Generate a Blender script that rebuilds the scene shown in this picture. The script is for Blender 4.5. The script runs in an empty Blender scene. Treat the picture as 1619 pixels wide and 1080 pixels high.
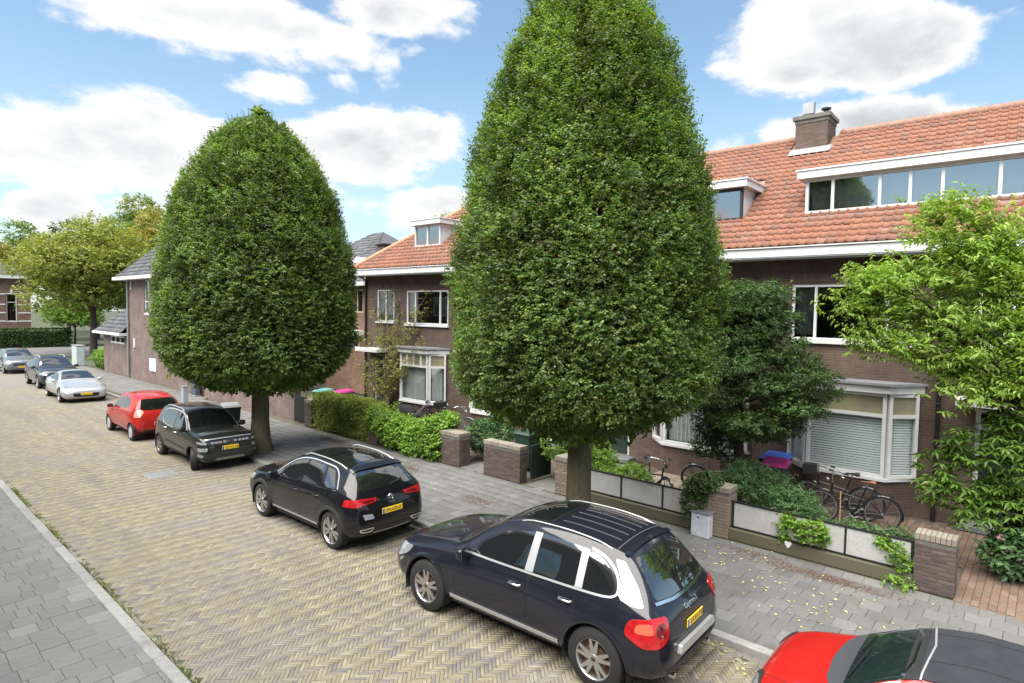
import bpy, bmesh, math, random
import numpy as np
from math import sin, cos, pi, radians, sqrt, atan2, hypot
from mathutils import Vector, Matrix
from mathutils.bvhtree import BVHTree
random.seed(7); RNG = np.random.default_rng(11)
SC = bpy.context.scene
COL = SC.collection
# ------------------------------------------------------------------ camera
# world axes: +Y runs along the street away to the left of the picture, +X across it to the houses
YAW, PITCH, ROLL, CAMH = radians(48.120), radians(2.878), radians(0.899), 4.402
fw = Vector((sin(YAW)*cos(PITCH), cos(YAW)*cos(PITCH), -sin(PITCH)))
rt = Vector((cos(YAW), -sin(YAW), 0)); up = rt.cross(fw)
rt2 = rt*cos(ROLL) + up*sin(ROLL); up2 = up*cos(ROLL) - rt*sin(ROLL)
cam = bpy.data.cameras.new('camera'); cam_o = bpy.data.objects.new('camera', cam); COL.objects.link(cam_o)
cam.sensor_width = 36; cam.lens = 959.36/1619*36; cam.clip_start = .05; cam.clip_end = 2000
m3 = Matrix((rt2, up2, -fw)).transposed()
cam_o.matrix_world = Matrix.Translation((0, 0, CAMH)) @ m3.to_4x4()
SC.camera = cam_o
# ------------------------------------------------------------------ exposure
SC.view_settings.view_transform = 'Standard'; SC.view_settings.look = 'None'
SC.view_settings.gamma = 1; SC.view_settings.exposure = EXPOSURE = 1.4
# ------------------------------------------------------------------ sun and sky
SUN_EL, SUN_AZ = radians(62), radians(-95)        # azimuth measured from +Y towards +X
sd = Vector((sin(SUN_AZ)*cos(SUN_EL), cos(SUN_AZ)*cos(SUN_EL), sin(SUN_EL)))
sl = bpy.data.lights.new('sun', 'SUN'); sl.energy = 4.6; sl.angle = radians(75); sl.color = (1, .955, .88)
so = bpy.data.objects.new('sun', sl); COL.objects.link(so)
so.rotation_euler = (-sd).to_track_quat('-Z', 'Y').to_euler(); so.location = sd*60
SC.world = bpy.data.worlds.new('World'); SC.world.use_nodes = True
SC.world.cycles.sampling_method = 'MANUAL'; SC.world.cycles.sample_map_resolution = 256
def build_sky():
    nt = SC.world.node_tree; nt.nodes.clear(); N = nt.nodes; L = nt.links
    def nd(t, **k):
        n = N.new(t)
        for a, b in k.items(): setattr(n, a, b)
        return n
    def val(sock, v):
        if hasattr(v, 'is_linked') or isinstance(v, bpy.types.NodeSocket): L.new(v, sock)
        else: sock.default_value = v
    def math_(op, a, b=0.0, c=None, clamp=False):
        n = nd('ShaderNodeMath', operation=op); n.use_clamp = clamp
        val(n.inputs[0], a); val(n.inputs[1], b)
        if c is not None: val(n.inputs[2], c)
        return n.outputs[0]
    def mapr(v, a, b, lo=0.0, hi=1.0, smooth=True):
        n = nd('ShaderNodeMapRange'); n.interpolation_type = 'SMOOTHSTEP' if smooth else 'LINEAR'
        val(n.inputs[0], v); n.inputs[1].default_value = a; n.inputs[2].default_value = b
        n.inputs[3].default_value = lo; n.inputs[4].default_value = hi
        return n.outputs[0]
    sky = nd('ShaderNodeTexSky', sky_type='NISHITA'); sky.sun_disc = False
    sky.sun_elevation = SUN_EL; sky.sun_rotation = SUN_AZ; sky.air_density = 1.0; sky.dust_density = .6; sky.ozone_density = 1.4
    tc = nd('ShaderNodeTexCoord'); D = tc.outputs['Generated']
    def noise(vec, scale, detail, rough, dist=0):
        n = nd('ShaderNodeTexNoise'); n.inputs['Scale'].default_value = scale; n.inputs['Detail'].default_value = detail
        n.inputs['Roughness'].default_value = rough; n.inputs['Distortion'].default_value = dist
        L.new(vec, n.inputs['Vector']); return n.outputs['Fac']
    # flattened direction so that clouds are wider than tall
    mp = nd('ShaderNodeMapping'); L.new(D, mp.inputs[0]); mp.inputs['Scale'].default_value = (1, 1, 2.0); mp.inputs['Location'].default_value = (.35, .1, .3)
    big = noise(mp.outputs[0], 2.3, 3, .5)
    mid = noise(mp.outputs[0], 6.5, 8, .60, .15)
    fine = noise(mp.outputs[0], 20, 6, .62, .1)
    # cumulus banks: direction, half width (rad), half height (rad), weight
    field = None
    for (x, y, a, b, w) in CLOUDS:
        d = (fw + rt2*((x-809.5)/959.36) - up2*((y-540)/959.36)).normalized()
        az = Vector((d.y, -d.x, 0)).normalized(); el = az.cross(d)
        def dot(v, s):
            n = nd('ShaderNodeVectorMath', operation='DOT_PRODUCT'); L.new(D, n.inputs[0]); n.inputs[1].default_value = v*s
            return n.outputs['Value']
        p = math_('POWER', dot(az, 1/a), 2.0); q = math_('POWER', dot(el, 1/b), 2.0)
        front = mapr(dot(d, 1), 0, .3)
        g = math_('MULTIPLY', math_('MULTIPLY', mapr(math_('SQRT', math_('ADD', p, q)), 0, 1.7, 1.0, 0.0), front), w)
        field = g if field is None else math_('MAXIMUM', field, g)
    nv = nd('ShaderNodeVectorMath', operation='DOT_PRODUCT'); L.new(D, nv.inputs[0]); nv.inputs[1].default_value = fw
    away = mapr(nv.outputs['Value'], .35, .62, 1, 0)          # beyond the frame the same cumulus goes on from the noise alone
    gen = math_('MULTIPLY', mapr(big, .40, .66), away)
    field = math_('MAXIMUM', field, math_('MULTIPLY', gen, .95))
    dens = math_('ADD', field, math_('MULTIPLY', math_('SUBTRACT', mid, .5), 1.15))
    dens = math_('ADD', dens, math_('MULTIPLY', math_('SUBTRACT', fine, .5), .35))
    mask = mapr(dens, .43, .66)
    # thin veil of milky haze towards the horizon
    sep = nd('ShaderNodeSeparateXYZ'); L.new(D, sep.inputs[0])
    veil = mapr(sep.outputs[2], .0, .36, .55, 0.06, False)
    core = mapr(dens, .55, 1.1)                              # thicker middles are greyer
    soft = noise(mp.outputs[0], 4.2, 5, .55, .3)
    shade = math_('MULTIPLY', core, mapr(soft, .32, .68, 1.0, .0))
    mixc = nd('ShaderNodeMix', data_type='RGBA'); L.new(shade, mixc.inputs[0])
    mixc.inputs[6].default_value = CLOUD_HI; mixc.inputs[7].default_value = CLOUD_LO
    gain = nd('ShaderNodeMix', data_type='RGBA', blend_type='MULTIPLY'); gain.inputs[0].default_value = 1
    L.new(sky.outputs[0], gain.inputs[6]); gain.inputs[7].default_value = SKY_GAIN
    mv = nd('ShaderNodeMix', data_type='RGBA'); L.new(veil, mv.inputs[0]); L.new(gain.outputs[2], mv.inputs[6]); mv.inputs[7].default_value = VEIL
    m2 = nd('ShaderNodeMix', data_type='RGBA'); L.new(mask, m2.inputs[0]); L.new(mv.outputs[2], m2.inputs[6]); L.new(mixc.outputs[2], m2.inputs[7])
    bg = nd('ShaderNodeBackground'); bg.inputs[1].default_value = .10; L.new(m2.outputs[2], bg.inputs[0])
    out = nd('ShaderNodeOutputWorld'); L.new(bg.outputs[0], out.inputs[0])
CLOUD_HI = (4.1, 4.1, 4.1, 1); CLOUD_LO = (2.35, 2.45, 2.55, 1); VEIL = (2.9, 3.35, 3.75, 1); SKY_GAIN = (.82, .90, .85, 1)
CLOUDS = [(300, 10, .26, .055, .95), (470, 60, .25, .06, .85), (610, 20, .13, .05, .9), (610, 95, .05, .05, .75), (440, 140, .09, .035, .8), (540, 130, .06, .04, .6),
          (60, 235, .16, .062, .95), (240, 235, .14, .075, 1.0), (560, 235, .16, .07, 1.0), (660, 225, .10, .055, .9), (470, 310, .16, .05, .8), (690, 330, .12, .05, .75), (80, 335, .07, .045, .85), (20, 400, .14, .03, .6), (330, 330, .2, .035, .62),
          (1300, 60, .14, .085, 1.0), (1400, 85, .13, .06, 1.0), (1210, 120, .05, .03, .7), (1500, 60, .07, .05, .8), (1240, 15, .07, .07, .9),
          (1370, 200, .13, .05, 1.0), (1240, 210, .06, .035, .8), (1500, 190, .05, .02, .7), (1590, 30, .09, .03, .55), (1150, 235, .09, .05, .6), (900, 340, .5, .04, .5)]
build_sky()
# ------------------------------------------------------------------ helpers
def link(o, parent=None):
    COL.objects.link(o)
    if parent is not None: o.parent = parent
    return o
def tag(o, label=None, cat=None, group=None, kind=None):
    if label: o['label'] = label
    if cat: o['category'] = cat
    if group: o['group'] = group
    if kind: o['kind'] = kind
    return o
def empty(name, loc=(0, 0, 0), rz=0.0):
    o = bpy.data.objects.new(name, None); COL.objects.link(o); o.location = loc; o.rotation_euler = (0, 0, rz)
    o.empty_display_size = .2
    return o
def thing(name, label, cat, loc=(0, 0, 0), rz=0.0, group=None):
    return tag(empty(name, loc, rz), label, cat, group)
def npmesh(name, V, F, smooth=False):
    V = np.asarray(V, dtype=np.float32).reshape(-1, 3); F = np.asarray(F, dtype=np.int32); k = F.shape[1]
    me = bpy.data.meshes.new(name); me.vertices.add(len(V)); me.vertices.foreach_set('co', V.ravel())
    me.loops.add(F.size); me.loops.foreach_set('vertex_index', F.ravel()); me.polygons.add(len(F))
    me.polygons.foreach_set('loop_start', np.arange(0, F.size, k, dtype=np.int32))
    if smooth: me.polygons.foreach_set('use_smooth', np.ones(len(F), dtype=bool))
    me.update(calc_edges=True); return me
def mobj(name, me, mat=None, parent=None):
    o = bpy.data.objects.new(name, me)
    if mat is not None and not me.materials: me.materials.append(mat)
    return link(o, parent)
def copy_tree(o, parent=None):
    c = o.copy(); link(c); c.parent = parent
    for ch in list(o.children): copy_tree(ch, c)
    return c
def sharp(me, ang=35):
    bm = bmesh.new(); bm.from_mesh(me); a = radians(ang)
    for e in bm.edges:
        if len(e.link_faces) == 2 and e.calc_face_angle(0) > a: e.smooth = False
    for f in bm.faces: f.smooth = True
    bm.to_mesh(me); bm.free()
class MB:
    """collects boxes, tubes, prisms ... into ONE mesh"""
    def __init__(s): s.v = []; s.f = []
    def add(s, vs, fs):
        b = len(s.v); s.v += [tuple(p) for p in vs]; s.f += [tuple(i+b for i in f) for f in fs]; return s
    def box(s, x0, x1, y0, y1, z0, z1, M=None):
        vs = [(x, y, z) for z in (z0, z1) for y in (y0, y1) for x in (x0, x1)]
        if M is not None: vs = [tuple(M @ Vector(p)) for p in vs]
        return s.add(vs, [(0, 2, 3, 1), (4, 5, 7, 6), (0, 1, 5, 4), (2, 6, 7, 3), (0, 4, 6, 2), (1, 3, 7, 5)])
    def bbox(s, x0, x1, y0, y1, z0, z1, b=.006):
        """box with all edges chamfered"""
        X = (x0, x1); Y = (y0, y1); Z = (z0, z1); vs = []; idx = {}
        for i in (0, 1):
            for j in (0, 1):
                for k in (0, 1):
                    sx, sy, sz = (1, -1)[i]*b, (1, -1)[j]*b, (1, -1)[k]*b
                    for a in range(3):
                        p = [X[i]+sx, Y[j]+sy, Z[k]+sz]; p[a] = (X[i], Y[j], Z[k])[a]
                        idx[(i, j, k, a)] = len(vs); vs.append(p)
        fs = []
        for a in range(3):
            o = [q for q in range(3) if q != a]
            for w in (0, 1):
                loop = []
                for (p, q) in ((0, 0), (1, 0), (1, 1), (0, 1)):
                    t = [0, 0, 0]; t[a] = w; t[o[0]] = p; t[o[1]] = q; loop.append(idx[(*t, a)])
                fs.append(tuple(loop))
        for a in range(3):
            o = [q for q in range(3) if q != a]
            for p in (0, 1):
                for q in (0, 1):
                    t0 = [0, 0, 0]; t0[o[0]] = p; t0[o[1]] = q; t1 = list(t0); t1[a] = 1
                    fs.append((idx[(*t0, o[0])], idx[(*t0, o[1])], idx[(*t1, o[1])], idx[(*t1, o[0])]))
        for i in (0, 1):
            for j in (0, 1):
                for k in (0, 1): fs.append(tuple(idx[(i, j, k, a)] for a in range(3)))
        return s.add(vs, fs)
    def tube(s, pts, r, n=8, cap=True):
        pts = [Vector(p) for p in pts]; m = len(pts); rs = list(r) if hasattr(r, '__len__') else [r]*m
        vs = []; fs = []; prev = None
        for i, p in enumerate(pts):
            t = (pts[min(i+1, m-1)]-pts[max(i-1, 0)]); t = t.normalized() if t.length > 1e-9 else Vector((0, 0, 1))
            if prev is None: a = t.orthogonal().normalized()
            else:
                a = prev - t*prev.dot(t); a = a.normalized() if a.length > 1e-6 else t.orthogonal().normalized()
            prev = a; b = t.cross(a)
            for k in range(n): vs.append(p + (a*cos(2*pi*k/n) + b*sin(2*pi*k/n))*rs[i])
        for i in range(m-1):
            for k in range(n): fs.append((i*n+k, i*n+(k+1) % n, (i+1)*n+(k+1) % n, (i+1)*n+k))
        if cap: fs += [tuple(range(n-1, -1, -1)), tuple(range((m-1)*n, m*n))]
        return s.add(vs, fs)
    def ring(s, c, R, r, axis='X', n=28, k=6, a0=0, a1=2*pi):
        full = abs(a1-a0-2*pi) < 1e-6; q = n if full else n+1; vs = []; fs = []
        for i in range(q):
            t = a0+(a1-a0)*i/n
            for j in range(k):
                u = 2*pi*j/k; rr = R+r*cos(u); h = r*sin(u)
                p = {'X': (h, rr*cos(t), rr*sin(t)), 'Y': (rr*cos(t), h, rr*sin(t)), 'Z': (rr*cos(t), rr*sin(t), h)}[axis]
                vs.append((c[0]+p[0], c[1]+p[1], c[2]+p[2]))
        for i in range(q if full else q-1):
            for j in range(k): fs.append((i*k+j, ((i+1) % q)*k+j, ((i+1) % q)*k+(j+1) % k, i*k+(j+1) % k))
        return s.add(vs, fs)
    def lathe(s, prof, axis='X', c=(0, 0, 0), n=32):
        """prof: (height along axis, radius)"""
        vs = []; fs = []; m = len(prof)
        for i in range(n):
            t = 2*pi*i/n
            for h, r in prof:
                p = {'X': (h, r*cos(t), r*sin(t)), 'Y': (r*cos(t), h, r*sin(t)), 'Z': (r*cos(t), r*sin(t), h)}[axis]
                vs.append((c[0]+p[0], c[1]+p[1], c[2]+p[2]))
        for i in range(n):
            for j in range(m-1): fs.append((i*m+j, ((i+1) % n)*m+j, ((i+1) % n)*m+j+1, i*m+j+1))
        return s.add(vs, fs)
    def prism(s, poly, a0, a1, axis='X'):
        """poly in the two other axes (in order x,y,z) extruded along axis"""
        n = len(poly); vs = []
        for a in (a0, a1):
            for p, q in poly: vs.append({'X': (a, p, q), 'Y': (p, a, q), 'Z': (p, q, a)}[axis])
        fs = [tuple(range(n)), tuple(range(2*n-1, n-1, -1))] + [(i, (i+1) % n, n+(i+1) % n, n+i) for i in range(n)]
        return s.add(vs, fs)
    def mesh(s, name, smooth=0):
        me = bpy.data.meshes.new(name); me.from_pydata([tuple(p) for p in s.v], [], s.f)
        bm = bmesh.new(); bm.from_mesh(me); bmesh.ops.recalc_face_normals(bm, faces=bm.faces)
        if smooth:
            a = radians(smooth)
            for e in bm.edges:
                if len(e.link_faces) == 2 and e.calc_face_angle(0) > a: e.smooth = False
            for f in bm.faces: f.smooth = True
        bm.to_mesh(me); bm.free(); return me
    def build(s, name, mat, parent=None, smooth=0): return mobj(name, s.mesh(name, smooth), mat, parent)
# ------------------------------------------------------------------ materials
def nodes(name):
    m = bpy.data.materials.new(name); m.use_nodes = True; nt = m.node_tree; b = nt.nodes['Principled BSDF']
    return m, nt, b
def lerp3(a, b, t): return tuple(a[i]+(b[i]-a[i])*t for i in range(3))
def rnd_socket(nt):
    """a random number per object and per loose piece"""
    N, L = nt.nodes, nt.links
    oi = N.new('ShaderNodeObjectInfo'); ge = N.new('ShaderNodeNewGeometry'); a = N.new('ShaderNodeMath'); a.operation = 'ADD'
    L.new(oi.outputs['Random'], a.inputs[0]); L.new(ge.outputs['Random Per Island'], a.inputs[1])
    f = N.new('ShaderNodeMath'); f.operation = 'FRACT'; L.new(a.outputs[0], f.inputs[0]); return f.outputs[0]
ALBEDO = dict(yellow_clinker=.66, clinker_far=.50, concrete_tile=.55, concrete_tile_grey=.50, kerb_concrete=.70, orange_pantile=.63, pier_brick=.8, pale_pier_brick=.75, cap_brick=.75, red_brown_paver=.75, tan_paver=.7, asphalt=.7, needle_litter=.8, fallen_leaf=.8)   # measured against the photograph
def mat(name, c, r=.6, metal=0, var=0.0, vs=4.0, c2=None, bump=0.0, bs=60.0, ramp=None, coat=0, spec=.5, world=False, sub=None, rvar=0.0, stain=None):
    """procedural material: noise mottling, fine bump and optionally a colour ramp over the per-piece random"""
    k = ALBEDO.get(name, 1)
    if k != 1:
        sc_ = lambda q: tuple(x*k for x in q)
        c = sc_(c); c2 = sc_(c2) if (c2 and not ramp) else c2; ramp = [(a, sc_(q)) for a, q in ramp] if ramp else None
        stain = None if not stain else [(sc_(q[0]), *q[1:]) for q in (stain if isinstance(stain, list) else [stain])]
    m, nt, b = nodes(name); N, L = nt.nodes, nt.links
    b.inputs['Roughness'].default_value = r; b.inputs['Metallic'].default_value = metal; b.inputs['Specular IOR Level'].default_value = spec
    b.inputs['Coat Weight'].default_value = coat; b.inputs['Coat Roughness'].default_value = .03
    tc = N.new('ShaderNodeTexCoord'); vec = tc.outputs['Object']
    if world: g = N.new('ShaderNodeNewGeometry'); vec = g.outputs['Position']
    col = None
    if ramp:
        cr = N.new('ShaderNodeValToRGB'); cr.color_ramp.interpolation = 'CONSTANT' if len(ramp) > 6 else 'LINEAR'
        L.new(rnd_socket(nt), cr.inputs[0]); e = cr.color_ramp.elements
        while len(e) < len(ramp): e.new(.5)
        for i, (p, q) in enumerate(ramp): e[i].position = p; e[i].color = (*q, 1)
        col = cr.outputs[0]
    if var or c2:
        no = N.new('ShaderNodeTexNoise'); no.inputs['Scale'].default_value = vs; no.inputs['Detail'].default_value = 6; no.inputs['Roughness'].default_value = .65
        L.new(vec, no.inputs['Vector'])
        mr = N.new('ShaderNodeMapRange'); mr.inputs[1].default_value = .3; mr.inputs[2].default_value = .7; L.new(no.outputs['Fac'], mr.inputs[0])
        mx = N.new('ShaderNodeMix'); mx.data_type = 'RGBA'; L.new(mr.outputs[0], mx.inputs[0])
        if col is None:
            mx.inputs[6].default_value = (*c, 1); mx.inputs[7].default_value = (*(c2 or tuple(x*(1-var) for x in c)), 1)
        else:
            mx.blend_type = 'MIX'; L.new(col, mx.inputs[6]); mm = N.new('ShaderNodeMix'); mm.data_type = 'RGBA'; mm.blend_type = 'MULTIPLY'; mm.inputs[0].default_value = 1
            L.new(col, mm.inputs[6]); mm.inputs[7].default_value = (*(c2 or (1-var,)*3), 1); L.new(mm.outputs[2], mx.inputs[7])
        col = mx.outputs[2]
    for stn in ([] if not stain else stain if isinstance(stain, list) else [stain]):      # (colour, scale, threshold, strength[, stretch])
        n2 = N.new('ShaderNodeTexNoise'); n2.inputs['Scale'].default_value = stn[1]; n2.inputs['Detail'].default_value = 8; n2.inputs['Roughness'].default_value = .7
        gp = N.new('ShaderNodeNewGeometry'); mq = N.new('ShaderNodeMapping'); L.new(gp.outputs['Position'], mq.inputs[0]); L.new(mq.outputs[0], n2.inputs['Vector'])
        if len(stn) > 4: mq.inputs['Scale'].default_value = stn[4]
        m2 = N.new('ShaderNodeMapRange'); m2.inputs[1].default_value = stn[2]; m2.inputs[2].default_value = stn[2]+.14; m2.inputs[4].default_value = stn[3]
        L.new(n2.outputs['Fac'], m2.inputs[0]); x2 = N.new('ShaderNodeMix'); x2.data_type = 'RGBA'; L.new(m2.outputs[0], x2.inputs[0])
        if col is None: x2.inputs[6].default_value = (*c, 1)
        else: L.new(col, x2.inputs[6])
        x2.inputs[7].default_value = (*stn[0], 1); col = x2.outputs[2]
    if col is None: b.inputs['Base Color'].default_value = (*c, 1)
    else: L.new(col, b.inputs['Base Color'])
    if bump or rvar:
        nb = N.new('ShaderNodeTexNoise'); nb.inputs['Scale'].default_value = bs; nb.inputs['Detail'].default_value = 5; L.new(vec, nb.inputs['Vector'])
        if bump:
            bp = N.new('ShaderNodeBump'); bp.inputs['Strength'].default_value = bump; bp.inputs['Distance'].default_value = .01
            L.new(nb.outputs['Fac'], bp.inputs['Height']); L.new(bp.outputs[0], b.inputs['Normal'])
        if rvar:
            rr = N.new('ShaderNodeMapRange'); rr.inputs[3].default_value = r-rvar; rr.inputs[4].default_value = r+rvar
            L.new(nb.outputs['Fac'], rr.inputs[0]); L.new(rr.outputs[0], b.inputs['Roughness'])
    return m
def leafmat(name, cols, trans=.3, r=.45, tcol=(1.25, 1.25, .45), spec=.35, clump=.35):
    m, nt, b = nodes(name); N, L = nt.nodes, nt.links
    cr = N.new('ShaderNodeValToRGB'); L.new(rnd_socket(nt), cr.inputs[0]); e = cr.color_ramp.elements
    while len(e) < len(cols): e.new(.5)
    for i, (p, q) in enumerate(cols): e[i].position = p; e[i].color = (*q, 1)
    ge = N.new('ShaderNodeNewGeometry'); no = N.new('ShaderNodeTexNoise'); no.inputs['Scale'].default_value = 1.6; no.inputs['Detail'].default_value = 3
    L.new(ge.outputs['Position'], no.inputs['Vector']); mr = N.new('ShaderNodeMapRange'); mr.inputs[1].default_value = .35; mr.inputs[2].default_value = .65
    mr.inputs[3].default_value = 1-clump; mr.inputs[4].default_value = 1+clump*.6; L.new(no.outputs['Fac'], mr.inputs[0])
    hs = N.new('ShaderNodeHueSaturation'); L.new(cr.outputs[0], hs.inputs['Color']); L.new(mr.outputs[0], hs.inputs['Value'])
    L.new(hs.outputs[0], b.inputs['Base Color']); b.inputs['Roughness'].default_value = r; b.inputs['Specular IOR Level'].default_value = spec
    tr = N.new('ShaderNodeBsdfTranslucent'); mm = N.new('ShaderNodeMix'); mm.data_type = 'RGBA'; mm.blend_type = 'MULTIPLY'; mm.inputs[0].default_value = 1
    L.new(hs.outputs[0], mm.inputs[6]); mm.inputs[7].default_value = (*tcol, 1); L.new(mm.outputs[2], tr.inputs[0])
    mx = N.new('ShaderNodeMixShader'); mx.inputs[0].default_value = trans; L.new(b.outputs[0], mx.inputs[1]); L.new(tr.outputs[0], mx.inputs[2])
    L.new(mx.outputs[0], nt.nodes['Material Output'].inputs[0]); return m
def glassmat(name, tint=(.9, .93, .93), refl=1.0, f0=.06):
    """thin pane: tinted see-through with fresnel reflection"""
    m = bpy.data.materials.new(name); m.use_nodes = True; nt = m.node_tree; N, L = nt.nodes, nt.links; N.clear()
    t = N.new('ShaderNodeBsdfTransparent'); t.inputs[0].default_value = (*tint, 1)
    g = N.new('ShaderNodeBsdfGlossy'); g.inputs['Roughness'].default_value = .01; g.inputs[0].default_value = (refl, refl, refl, 1)
    lw = N.new('ShaderNodeLayerWeight'); lw.inputs[0].default_value = .5
    p = N.new('ShaderNodeMath'); p.operation = 'POWER'; L.new(lw.outputs['Facing'], p.inputs[0]); p.inputs[1].default_value = 4
    mr = N.new('ShaderNodeMapRange'); L.new(p.outputs[0], mr.inputs[0]); mr.inputs[3].default_value = f0; mr.inputs[4].default_value = 1
    x = N.new('ShaderNodeMixShader'); L.new(mr.outputs[0], x.inputs[0]); L.new(t.outputs[0], x.inputs[1]); L.new(g.outputs[0], x.inputs[2])
    o = N.new('ShaderNodeOutputMaterial'); L.new(x.outputs[0], o.inputs[0]); return m
def brickmat(name, c1, c2, mortar, bw=.22, bh=.062, r=.85, msize=.010, soldier=False, var=.35):
    """running-bond brickwork for walls too far off to tell the bricks apart singly"""
    m, nt, b = nodes(name); N, L = nt.nodes, nt.links
    tc = N.new('ShaderNodeTexCoord'); sp = N.new('ShaderNodeSeparateXYZ'); L.new(tc.outputs['Object'], sp.inputs[0])
    ad = N.new('ShaderNodeMath'); ad.operation = 'ADD'; L.new(sp.outputs[0], ad.inputs[0]); L.new(sp.outputs[1], ad.inputs[1])
    cb = N.new('ShaderNodeCombineXYZ')
    if soldier: L.new(sp.outputs[2], cb.inputs[0]); L.new(ad.outputs[0], cb.inputs[1])
    else: L.new(ad.outputs[0], cb.inputs[0]); L.new(sp.outputs[2], cb.inputs[1])
    bt = N.new('ShaderNodeTexBrick'); L.new(cb.outputs[0], bt.inputs['Vector']); bt.inputs['Scale'].default_value = 1
    bt.inputs['Brick Width'].default_value = bw; bt.inputs['Row Height'].default_value = bh; bt.inputs['Mortar Size'].default_value = msize*.5
    bt.inputs['Mortar Smooth'].default_value = .1; bt.inputs['Bias'].default_value = -.1
    bt.inputs['Color1'].default_value = (*c1, 1); bt.inputs['Color2'].default_value = (*c2, 1); bt.inputs['Mortar'].default_value = (*mortar, 1)
    no = N.new('ShaderNodeTexNoise'); no.inputs['Scale'].default_value = 1.3; no.inputs['Detail'].default_value = 7; no.inputs['Roughness'].default_value = .7; L.new(tc.outputs['Object'], no.inputs['Vector'])
    mr = N.new('ShaderNodeMapRange'); mr.inputs[1].default_value = .3; mr.inputs[2].default_value = .7; mr.inputs[3].default_value = 1-var; mr.inputs[4].default_value = 1+var*.7; L.new(no.outputs['Fac'], mr.inputs[0])
    hs = N.new('ShaderNodeHueSaturation'); L.new(bt.outputs['Color'], hs.inputs['Color']); L.new(mr.outputs[0], hs.inputs['Value'])
    L.new(hs.outputs[0], b.inputs['Base Color']); b.inputs['Roughness'].default_value = r; b.inputs['Specular IOR Level'].default_value = .25
    bp = N.new('ShaderNodeBump'); bp.inputs['Strength'].default_value = .7; bp.inputs['Distance'].default_value = .008; bp.invert = True
    L.new(bt.outputs['Fac'], bp.inputs['Height']); L.new(bp.outputs[0], b.inputs['Normal']); return m
WHITE = mat('white_paint', (.64, .645, .64), .4, var=.14, vs=2.5, rvar=.08, stain=((.42, .42, .38), 1.7, .58, .4, (1, .6, 3)))
GREYWHITE = mat('weathered_white_paint', (.60, .60, .585), .5, var=.2, vs=3)
BLACKM = mat('black_metal', (.012, .012, .013), .45, rvar=.1)
RUBBER = mat('rubber', (.016, .016, .017), .75, var=.3, vs=9)
CHROME = mat('chrome', (.78, .79, .8), .14, 1)
STEEL = mat('galvanised_steel', (.42, .43, .44), .42, .8, var=.25, vs=12)
DARKIN = mat('dark_interior', (.012, .012, .013), .9)
GLASS = glassmat('window_glass')
GLASSD = glassmat('window_glass_dark', (.5, .54, .55), 1, .13)
GLASSR = glassmat('dormer_glass', (.6, .64, .66), 1, .26)
# ------------------------------------------------------------------ ground, road, pavements
_R = np.array(rt2); _U = np.array(up2); _F = np.array(fw)
def pix(P):
    d = np.atleast_2d(P) - np.array([0, 0, CAMH]); z = d @ _F; zz = np.where(z > .1, z, .1)
    return 809.5 + 959.36*(d @ _R)/zz, 540 - 959.36*(d @ _U)/zz, z
def mworld(o):
    M = Matrix()
    while o is not None: M = Matrix.Translation(o.location) @ o.rotation_euler.to_matrix().to_4x4() @ M; o = o.parent
    return M
def pieces(parent, name, me, mt, P, rz, nmax=300, tilt=.004, stuff=None, rx=None, mesh_lo=None):
    """alike pieces: the nmax that show largest become objects, the others one joined mesh"""
    P = np.asarray(P, float); n = len(P); rz = np.broadcast_to(np.asarray(rz, float), (n,))
    ta = RNG.normal(0, tilt, n); tb = RNG.normal(0, tilt, n)
    if rx is not None: ta = ta + rx
    Mw = np.array(mworld(parent)); W = P @ Mw[:3, :3].T + Mw[:3, 3]
    x, y, z = pix(W); vis = (z > .5) & (x > -20) & (x < 1640) & (y > -20) & (y < 1100)
    order = np.argsort(np.where(vis, z, 1e6+z), kind='stable')
    if not me.materials: me.materials.append(mt)
    near = [i for i in order[:nmax] if vis[i]]
    for i in near:
        o = bpy.data.objects.new(name, me); o.location = P[i]; o.rotation_euler = (ta[i], tb[i], rz[i]); link(o, parent)
    far = np.array([i for i in range(n) if i not in set(near)], dtype=int)
    if len(far):
        src = mesh_lo or me
        V = np.array([v.co[:] for v in src.vertices]); polys = [tuple(p.vertices) for p in src.polygons]
        cz, sz = np.cos(rz[far]), np.sin(rz[far]); ca, sa = np.cos(ta[far]), np.sin(ta[far]); cb, sb = np.cos(tb[far]), np.sin(tb[far])
        X = V[None, :, 0]; Y = V[None, :, 1]; Z = V[None, :, 2]
        y1 = Y*ca[:, None]-Z*sa[:, None]; z1 = Y*sa[:, None]+Z*ca[:, None]
        x2 = X*cb[:, None]+z1*sb[:, None]; z2 = -X*sb[:, None]+z1*cb[:, None]
        x3 = x2*cz[:, None]-y1*sz[:, None]; y3 = x2*sz[:, None]+y1*cz[:, None]
        out = np.stack([x3+P[far, 0:1], y3+P[far, 1:2], z2+P[far, 2:3]], -1).reshape(-1, 3)
        quads = [p for p in polys if len(p) == 4]; tris = [p for p in polys if len(p) == 3]
        F4 = np.array([q for q in quads]+[(t[0], t[1], t[2], t[2]) for t in tris], dtype=np.int64)
        if len(tris) == 0:
            F = (F4[None]+(np.arange(len(far))*len(V))[:, None, None]).reshape(-1, 4)
        else:
            T = [t for t in tris]+[(q[0], q[1], q[2]) for q in quads]+[(q[0], q[2], q[3]) for q in quads]
            F = (np.array(T)[None]+(np.arange(len(far))*len(V))[:, None, None]).reshape(-1, 3)
        o = mobj(stuff or name+'_field', npmesh(stuff or name, out, F), mt, parent); tag(o, kind='stuff')
    return near
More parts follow.
